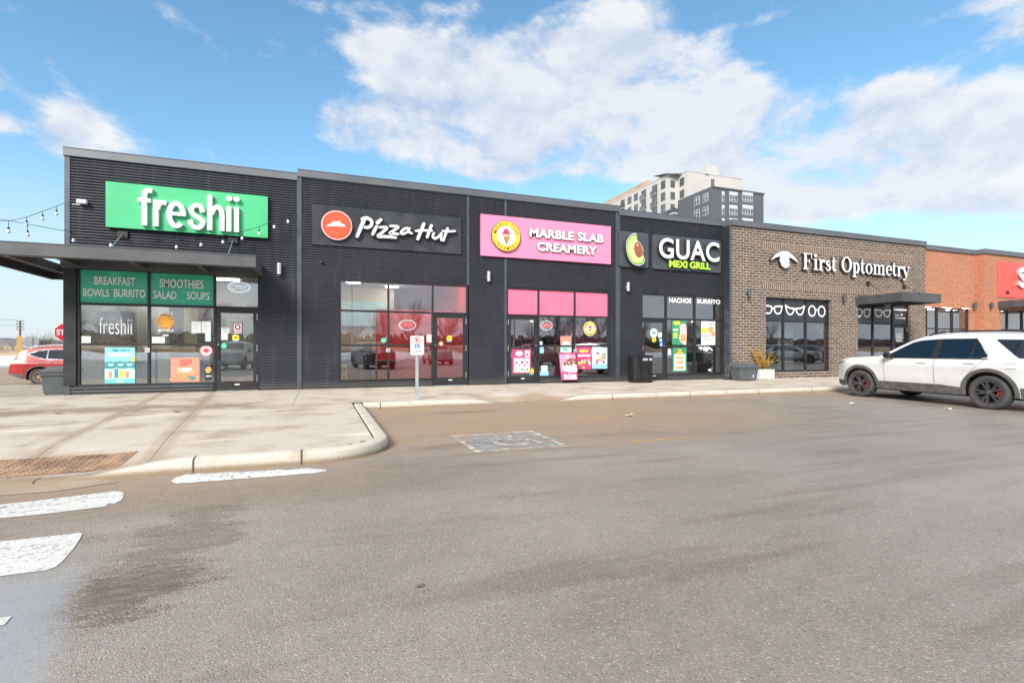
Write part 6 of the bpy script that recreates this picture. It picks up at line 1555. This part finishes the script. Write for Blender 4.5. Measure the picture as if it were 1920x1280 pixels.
car = make_car('white_car', 'dusty white SUV with dark wheels parked nose to the brown brick shop', 'car_white', EXP, (ctr.x, ctr.y, ASPH), atan2(hd.y, hd.x)); car.scale = (.98, .90, .89)
ROG = copy.deepcopy(EXP); ROG.update(L=4.66, sf=.90, sr=3.605, RW=.355, TR=.215, HW=.91, sill=.27, clad='car_clad', clad_w=.03, rim_m='rim_rust', fuel=None, spokes=10, handle_m='chrome', rail_m='galv', caliper=False,
    top=[(0,.80),(.03,.88),(.2,.97),(.6,1.04),(1.15,1.10),(1.35,1.20),(1.9,1.50),(2.2,1.62),(2.6,1.68),(3.2,1.675),(3.7,1.63),(4.1,1.57),(4.28,1.46),(4.48,1.14),(4.60,1.04),(4.62,.85),(4.66,.55)],
    windows=[dict(lo=[(1.5,1.08),(2.55,1.10)], hi=[(1.5,1.10),(1.75,1.32),(2.0,1.47),(2.55,1.54)], rim='chrome'), dict(lo=[(2.6,1.10),(3.35,1.12)], hi=[(2.6,1.54),(3.35,1.51)], rim='chrome'), dict(lo=[(3.40,1.125),(3.55,1.15),(3.98,1.32)], hi=[(3.40,1.51),(3.7,1.47),(3.98,1.34)], rim='chrome')],
    screens=[(1.3,2.1,.9,'windscreen'),(4.24,4.48,.82,'rear_window')], seams=[(2.57,.42,1.08,[(0,0),(1,0)]),(3.5,.72,1.1,[(0,-.15),(1,.08)])], handles=[(2.42,.98),(3.30,1.0)], mirror=(1.62,1.10), rails=(2.2,4.0,0),
    lamps=[([(.06,.8),(.5,.9)],[(.06,.9),(.5,.95)],.06,.5,'lamp_glass','headlight'), ([(3.98,.985),(4.6,.90)],[(3.98,.995),(4.3,1.10),(4.6,1.08)],4.0,4.60,'tail_lamp','tail_light')], zk=.94)
xw, yw = G(59, 721.3)
rc = make_car('red_car', 'red crossover with rusty wheels parked behind the left corner', 'car_red', ROG, (xw+.84*(ROG['sr']-ROG['sf'])/2+.22, yw+.70, ASPH), radians(2)); rc.scale = (.84, .82, .80)
# ------------------------------------------------------------------ background: apartment block
t = thing('apartment_building', 'tall white and slate apartment block rising behind the shop roofs', 'building', (0,0,0))
ZG = ASPH
def blk(name, x0, x1, y0, y1, z1, m, z0=0): return MB().box(x0, x1, y0, y1, z0+ZG, z1, m).build(name, t)
blk('white_wing', 82.8, 100, 92.6, 140, 45.7, 'apt_white'); blk('stair_core', 85.6, 103.3, 88.9, 92.6, 45.7, 'apt_white'); blk('lift_tower', 92.3, 95.9, 89.6, 97.5, 48.4, 'apt_white', 45.7)
blk('slate_wing', 82.4, 97.7, 76.8, 88.4, 37.7, 'apt_dark'); blk('slate_link', 84.4, 97.7, 88.4, 88.9, 34.5, 'apt_dark')
blk('beige_base', 82.7, 82.8, 92.7, 95.5, 36.6, 'apt_beige'); blk('beige_base', 82.8, 85.6, 92.5, 92.6, 36.6, 'apt_beige')
blk('penthouse', 84.5, 95, 104, 128, 48.0, 'apt_tan', 45.7)
rf = MB(); rf.add([(82.0,92.0,45.75),(92,88.6,45.75),(92,98,46.9),(82.0,98,46.9),(82.0,92.0,45.5),(92,88.6,45.5)], [(0,1,2,3),(0,4,5,1)], 'apt_dark'); rf.build('roof_overhang', t)
MB().box(82.6, 97.9, 76.6, 88.6, 37.7, 38.0, 'apt_dark').build('parapet', t)
cp = MB(); cp.box(82.7,100.1,92.5,140.1,45.7,45.9,'apt_spandrel'); cp.box(85.5,103.4,88.8,92.5,45.7,45.9,'apt_spandrel'); cp.build('coping', t)
def wx(X_, y0, y1, z0, z1, balcony=False):       # window on a wall facing -X
    b = MB(); b.box(X_-.10, X_+.05, y0, y1, z0, z1, 'apt_dark' if X_ > 82.5 else 'apt_spandrel')
    n = 2
    for k in range(n):
        a = y0+(y1-y0)*k/n+.08; c_ = y0+(y1-y0)*(k+1)/n-.08; h = (z1-z0)*.62
        b.add([(X_-.105,a,z0+.1),(X_-.105,c_,z0+.1),(X_-.105,c_,z0+h),(X_-.105,a,z0+h)], [(0,3,2,1)], 'apt_pane'); b.add([(X_-.105,a,z0+h+.12),(X_-.105,c_,z0+h+.12),(X_-.105,c_,z1-.1),(X_-.105,a,z1-.1)], [(0,3,2,1)], 'apt_pane')
    o = b.build('window', t)
    if balcony:
        r_ = MB(); r_.box(X_-.55, X_-.10, y0-.2, y1+.2, z0-.12, z0, 'apt_spandrel'); r_.box(X_-.57, X_-.53, y0-.2, y1+.2, z0, z0+1.05, 'apt_pane'); r_.build('balcony', o)
def wy(Y_, x0, x1, z0, z1, n=2, fm='apt_dark'):  # window on a wall facing -Y
    b = MB(); b.box(x0, x1, Y_-.10, Y_+.05, z0, z1, fm)
    for k in range(n):
        a = x0+(x1-x0)*k/n+.08; c_ = x0+(x1-x0)*(k+1)/n-.08; h = (z1-z0)*.3
        b.rect(a, c_, z0+.1, z0+h, Y_-.105, 'apt_pane'); b.rect(a, c_, z0+h+.1, z1-.1, Y_-.105, 'apt_pane')
    b.build('window', t)
def yof(px, X_):                     # y on the plane x = X_
    r = ray(px, HOR); return CAM[1] + X_*r[1]/r[0]
def zof(px, py, X_): r = ray(px, py); return CAM[2] + X_/r[0]*r[2]
for (l, r_, yt, yb_, bal, X_) in ((1239.5,1247.5,339,354,0,82.8),(1223,1232.5,347,365,1,82.8),(1203,1211.5,356.5,373.5,1,82.8),(1189,1196,363,376,0,82.8),(1177,1184,369,382,0,82.8),(1164,1171.5,375,391,1,82.8)):
    a, c_ = yof(r_, X_), yof(l, X_); z1_, z0_ = zof((l+r_)/2, yt, X_), zof((l+r_)/2, yb_, X_)
    for k in range(4): wx(X_, a, c_, z0_-3.05*k, z1_-3.05*k, bal)
for (l, r_, yt, yb_) in ((1275,1283,334,348),):
    a, c_ = yof(r_, 85.6), yof(l, 85.6); z1_, z0_ = zof(1279, yt, 85.6), zof(1279, yb_, 85.6)
    for k in range(3): wx(85.6, a, c_, z0_-3.05*k, z1_-3.05*k)
a, z1_ = P(1257, 337.5, 92.6); c_, z0_ = P(1265, 351, 92.6)[0], P(1257, 351, 92.6)[1]
for k in range(3): wy(92.6, a, c_, z0_-3.05*k, z1_-3.05*k)
a, z1_ = P(1333, 336, 88.9); c_ = P(1339, 336, 88.9)[0]; wy(88.9, a, c_, z1_-2.2, z1_, 1)
for (l, r_, yt, yb_) in ((1318,1328,363,379),(1302,1312,369,385)):
    a, c_ = yof(r_, 82.4), yof(l, 82.4); z1_, z0_ = zof((l+r_)/2, yt, 82.4), zof((l+r_)/2, yb_, 82.4)
    for k in range(4): wx(82.4, a, c_, z0_-3.05*k, z1_-3.05*k)
for (l, r_, n) in ((1353.5,1357.5,1),(1367.5,1382,3),(1392,1411,4)):
    a, c_ = P(l, 400, 76.8)[0], P(r_, 400, 76.8)[0]; z1_ = P(l, 359, 76.8)[1]
    for k in range(4):
        z_ = z1_-3.05*k; MB().box(a-.05, c_+.05, 76.66, 76.83, z_-.75, z_, 'apt_spandrel').build('spandrel', t); wy(76.8, a, c_, z_-2.35, z_-.75, n, 'apt_spandrel')
    MB().box(a-.05, c_+.05, 76.66, 76.83, z1_-14, z1_-12.2, 'apt_spandrel').build('spandrel', t)
bb = MB(); zb_ = zof(1280, 394, 82.0); bb.box(81.2, 84.4, 88.5, 93.2, zb_-.28, zb_, 'apt_spandrel'); bo = bb.build('balcony', t); MB().box(81.2, 81.25, 88.5, 93.2, zb_, zb_+1.1, 'apt_pane').box(81.2, 84.4, 88.5, 88.55, zb_, zb_+1.1, 'apt_pane').build('railing', bo)

# ------------------------------------------------------------------ far left distance
f = MB(); f.add([(-700,30,ASPH+.004),(-12,30,ASPH+.004),(-12,700,ASPH+.004),(-700,700,ASPH+.004)], [(0,1,2,3)], 'road_pale'); f.build('road', kind='structure')
RF = random.Random(21)
def bank(name, x0, x1, y, d, h, m, kind, n=60, rough=.3, **kw):
    V = []; b = MB()
    for i in range(n+1):
        x = x0+(x1-x0)*i/n
        for k, q in enumerate((-1, -.6, -.2, .2, .6, 1)): V.append((x+RF.uniform(-.3,.3), y+q*d, ASPH+.01+(h*(1-q*q)*RF.uniform(1-rough, 1+rough) if abs(q) < 1 else -.02)))
    b.add(V, [(i*6+k, (i+1)*6+k, (i+1)*6+k+1, i*6+k+1) for i in range(n) for k in range(5)], m); b.build(name, smooth=60, kind=kind, **kw)
bank('snow_bank', -75, -14, 38, .9, .28, 'snow', 'stuff', label='low strip of snow along the near edge of the far road', cat='snow')
bank('snow_bank', -110, -14, 56, 1.6, .40, 'snow', 'stuff', label='snow strip below the brown grass bank', cat='snow')
bank('grass_verge', -90, -14, 45, 4, .05, 'dry_grass', 'structure')
bank('grass_bank', -190, -14, 78, 16, 1.15, 'dry_grass', 'structure', 80)
bank('field', -400, -20, 180, 80, 2.2, 'dry_grass', 'structure', 80)
bank('snow_bank', -150, -18, 63, 1.0, .55, 'snow', 'stuff', label='broken snow ridge at the foot of the brown bank', cat='snow')
# wooded hill
V = []; b = MB()
for i in range(81):
    x = -760+700*i/80; hh = 12.5*(.75+.25*sin(i*.13+1.0))*smooth((80-i)/26)*(1+RF.uniform(-.05,.05))+1
    for k, (dy_, q) in enumerate(((0,0),(20,.6),(50,.9),(90,1.0),(140,.9))): V.append((x, 560+dy_, ASPH+hh*q))
b.add(V, [(i*5+k,(i+1)*5+k,(i+1)*5+k+1,i*5+k+1) for i in range(80) for k in range(4)], 'hill_scrub'); b.build('hill', smooth=60, kind='structure')
# house
def W3(px, py, D): r = ray(px, py); l = sqrt(r[0]**2+r[1]**2); return (r[0]*D/l, CAM[1]+r[1]*D/l, CAM[2]+r[2]*D/l)
D_ = 105; a = Vector(W3(61,650,D_)); c_ = Vector(W3(95,650,D_)); ax = (c_-a); ax.z = 0; wl = ax.length; ang_ = atan2(ax.y, ax.x); zt = W3(80,640,D_)[2]; zr = W3(78,634.5,D_)[2]
t = thing('house', 'dark blue-grey house behind the red car', 'house', (a.x, a.y, ASPH), ang_)
MB().box(0, wl, 0, 7, 0, zt-ASPH, 'house_blue').build('wall', t)
r_ = MB(); e_ = .3; zA, zB = zt-ASPH, zr-ASPH; V = [(-e_,-e_,zA),(wl+e_,-e_,zA),(wl+e_,7+e_,zA),(-e_,7+e_,zA),(wl*.25,3.5,zB),(wl*.7,3.5,zB)]; r_.add(V, [(0,1,5,4),(1,2,5),(2,3,4,5),(3,0,4),(0,3,2,1)], 'house_roof'); r_.build('roof', t)
for k, (u, w_) in enumerate(((.12,.7),(.38,.9),(.62,.9),(.86,.6))): 
    wo = MB(); wo.box(wl*u-w_/2, wl*u+w_/2, -.06, .02, .9, 2.1, 'apt_spandrel'); wo.rect(wl*u-w_/2+.08, wl*u+w_/2-.08, .98, 2.02, -.065, 'apt_pane'); wo.build('window', t)
MB().add([(wl*.05,-.3,zA*.55),(wl*.3,-.3,zA*.55),(wl*.175,-.3,zA*.95),(wl*.05,.1,zA*.55),(wl*.3,.1,zA*.55),(wl*.175,2,zA*.95)], [(0,1,2),(0,2,5,3),(1,4,5,2)], 'apt_spandrel').build('gable', t)
# roadside pylon board
D_ = 62; p0 = Vector(W3(42,651,D_)); p1 = Vector(W3(54,651,D_)); zt = W3(48,632,D_)[2]; ax = p1-p0; ax.z = 0; wl = ax.length
t = thing('sign_board', 'white slatted roadside directory board with a tan edge, left of the house', 'sign', (p0.x, p0.y, ASPH), atan2(ax.y, ax.x))
b = MB(); H_ = zt-ASPH; b.box(0, wl, 0, .12, .25, H_, 'apt_white')
for k in range(4): b.box(.03, wl*.95, -.02, 0, .35+k*(H_-.4)/4, .35+k*(H_-.4)/4+.05, 'black')
b.build('board', t); MB().box(-.36, -.02, -.02, .25, 0, H_+.12, 'cone_tan').build('edge_post', t); MB().box(.1, wl-.1, .02, .1, 0, .25, 'black').build('base', t)
# back of an octagonal sign and the red stop sign
def octo(r_): return [(r_*cos(pi/8+k*pi/4), r_*sin(pi/8+k*pi/4)) for k in range(8)]
D_ = 44; p = Vector(W3(59,641.5,D_)); t = thing('road_sign', 'grey back of an octagonal road sign on its post', 'road sign', (p.x, p.y, ASPH), radians(25))
r_ = .38; MB().prism([(a_, p.z-ASPH+b_) for a_, b_ in octo(r_)], -.01, .01, 'galv').build('sign_plate', t); MB().box(-.03,.03,-.04,-.012,0,p.z-ASPH+.3,'galv').build('post', t)
D_ = 27; p = Vector(W3(123.5,623,D_)); t = thing('stop_sign', 'red octagonal stop sign half hidden by the corner post', 'road sign', (p.x, p.y, ASPH), radians(25))
r_ = .375; cz = p.z-ASPH; b = MB(); b.prism([(a_, cz+b_) for a_, b_ in octo(r_)], -.012, .0, 'white_print'); b.prism([(a_*.95, cz+b_*.95) for a_, b_ in octo(r_)], -.015, None, 'red_print'); b.text('STOP', -.28, .28, cz-.11, cz+.11, -.018, 'white_print', 0, .03); b.build('sign_plate', t); MB().box(-.03,.03,.004,.05,0,cz+.3,'galv').build('post', t)
# utility pole
D_ = 95; p = Vector(W3(37.5,650,D_)); zt = W3(37.5,600.5,D_)[2]-ASPH; t = thing('utility_pole', 'tall wooden utility pole with crossarms at the far left', 'utility pole', (p.x, p.y, ASPH), radians(20))
MB().tube([(0,0,0),(0,0,zt)], [.17,.11], 'pole_wood', 10).build('post', t, smooth=40)
for k, py in enumerate((602.5,607.5,613,617.5)):
    z_ = W3(37.5,py,D_)[2]-ASPH; w_ = .42*(1 if k % 2 else .8); MB().box(-w_, w_, -.07, .07, z_-.05, z_+.05, 'pole_wood').lathe([(0,.05),(.05,.06),(.05,.18),(0,.2)],'galv',8,'Z',(-w_+.06,0,z_)).lathe([(0,.05),(.05,.06),(.05,.18),(0,.2)],'galv',8,'Z',(w_-.06,0,z_)).build('crossarm', t)
wr = MB()
for zz in (602.5, 613):
    z_ = W3(37.5,zz,D_)[2]-ASPH
    wr.tube([(-.3,0,z_+.2),(-40,-8,z_-.7),(-80,-16,z_+.3)], .02, 'black', 4)
wr.build('wire', t)

# ------------------------------------------------------------------ bare trees
def bare_tree(label, loc, h, seed, spread=1.0, group='bare trees in the distance', lv=5, r0=None, trunk_frac=.22):
    rr = random.Random(seed); t = thing('bare_tree', label, 'tree', loc, rr.uniform(0, 6.28), group)
    tk = MB(); br = MB(); r0 = r0 or h*.014
    def grow(p, d, L_, r_, lev):
        n = 4 if lev > 1 else 3; pts = [p.copy()]
        for k in range(n):
            d = (d + Vector((rr.uniform(-.16,.16), rr.uniform(-.16,.16), rr.uniform(-.02,.12)))).normalized(); p = p + d*L_/n; pts.append(p.copy())
        br.tube([tuple(v) for v in pts], [r_*(1-.45*k/n) for k in range(n+1)], 'bark', 5 if lev > 3 else 3, False)
        if lev == 0: return
        m_ = rr.choice((3, 4)) if lev > 1 else rr.choice((3, 4))
        for k in range(m_):
            q = pts[rr.randint(1, n)] if k else pts[-1]; a = rr.uniform(0, 6.28); tilt_ = rr.uniform(.35, .85)*spread*(.5 if k == 0 else 1)
            up = Vector((0,0,1)); s_ = d.cross(Vector((cos(a), sin(a), .1))).normalized(); nd = (d*cos(tilt_) + s_*sin(tilt_) + up*.08).normalized()
            grow(q, nd, L_*rr.uniform(.58,.82), r_*.55, lev-1)
    z0 = h*trunk_frac; tk.tube([(0,0,0),(.02*h*rr.uniform(-1,1),0,z0*.6),(0,.01*h,z0)], [r0*1.25, r0, r0*.9], 'bark', 8); tk.build('trunk', t, smooth=50)
    for k in range(rr.choice((3, 4))):
        a = 2*pi*k/3.5+rr.uniform(-.4,.4); grow(Vector((0,.01*h,z0*rr.uniform(.85,1))), Vector((cos(a)*.55*spread, sin(a)*.55*spread, 1)).normalized(), h*.27, r0*.7, lv-1)
    br.build('crown', t); return t
def place_tree(label, px, pt, D_, seed, **k):
    p = W3(px, 655, D_); zt = W3(px, pt, D_)[2]; return bare_tree(label, (p[0], p[1], ASPH), zt-ASPH, seed, **k)
place_tree('wide bare tree above the house roof', 79, 615, 88, 4, spread=1.25, lv=6)
place_tree('bare tree between the house and the stop sign', 103, 617, 95, 9, spread=1.2, lv=5)
place_tree('faint bare tree behind the utility pole', 27, 627, 150, 14, spread=1.3, lv=5)
place_tree('bare shrub at the far left edge', 2, 637, 130, 17, spread=1.3, lv=5)

# ------------------------------------------------------------------ across the lot, behind the photographer: seen in the shop windows
base = bare_tree('bare tree across the parking lot, mirrored in the shop windows', (-26, -78, ASPH), 9, 31, .8, 'bare trees across the parking lot', 5)
base2 = bare_tree('bare tree across the parking lot, mirrored in the shop windows', (-18, -82, ASPH), 8, 33, .65, 'bare trees across the parking lot', 5)
RT = random.Random(8)
for k in range(64):
    c_ = copy_tree(base if k % 2 else base2); c_.location = (-70+k*2.7+RT.uniform(-1.5,1.5), -76+RT.uniform(-9,7), ASPH+.3); s_ = RT.uniform(.65,1.15); c_.scale = (s_, s_, s_*RT.uniform(.9,1.2)); c_.rotation_euler = (0,0,RT.uniform(0,6.28))
bank('scrub_bank', -120, 160, -84, 12, 2.0, 'dry_grass', 'structure', 90); bank('thicket', -140, 190, -104, 6, 4.2, 'thicket', 'stuff', 900, .28, label='dark leafless thicket across the parking lot', cat='wood'); bank('snow_bank', -110, 150, -64, 3.5, .8, 'snow', 'stuff', label='long snow bank across the parking lot', cat='snow')
for k, (x, y, m_, a, lb) in enumerate(((3.4,-21,'car_navy',80,'navy SUV behind the photographer'),(-5.4,-23.5,'car_silver',95,'silver SUV behind the photographer, left of the others'),(17.0,-24,'car_red',92,'red SUV across the lot'),(29.5,-20.5,'car_navy',120,'dark SUV across the lot, opposite the low black shop'),(34.5,-23,'car_navy',88,'navy SUV across the lot, at the far right'),(41.5,-21,'car_silver',60,'silver SUV across the lot, farthest right'),(9.8,-30,'car_silver',91,'silver SUV across the lot, beyond the red one'),(48,-24,'car_navy',75,'navy SUV across the lot, opposite the orange bricks'))):
    c_ = copy_tree(car); c_.location = (x, y, ASPH); c_.rotation_euler = (0,0,radians(a)); c_.scale = (1,1,1); c_['label'] = lb + ', mirrored in the windows'; c_['group'] = 'cars parked across the lot'; c_.name = 'parked_car'
    for ch in c_.children:
        for sl in ch.material_slots:
            if sl.material and sl.material.name.startswith('car_white'): sl.link = 'OBJECT'; sl.material = MAT[m_]
for k, (x, y, lb) in enumerate(((3.5,-46,'tall lamp post across the lot, left of the other'), (24,-48,'tall lamp post across the lot, right of the other'))):
    t = thing('lamp_post', lb, 'lamp post', (x, y, ASPH)); MB().tube([(0,0,0),(0,0,9)], [.11,.07], 'galv', 10).build('post', t, smooth=40); MB().box(-.9,.9,-.05,.05,9,9.08,'galv').build('arm', t)
    for q in (-1, 1): MB().box(q*.9-.3,q*.9+.3,-.15,.15,8.95,9.07,'galv').build('lamp_head', t)
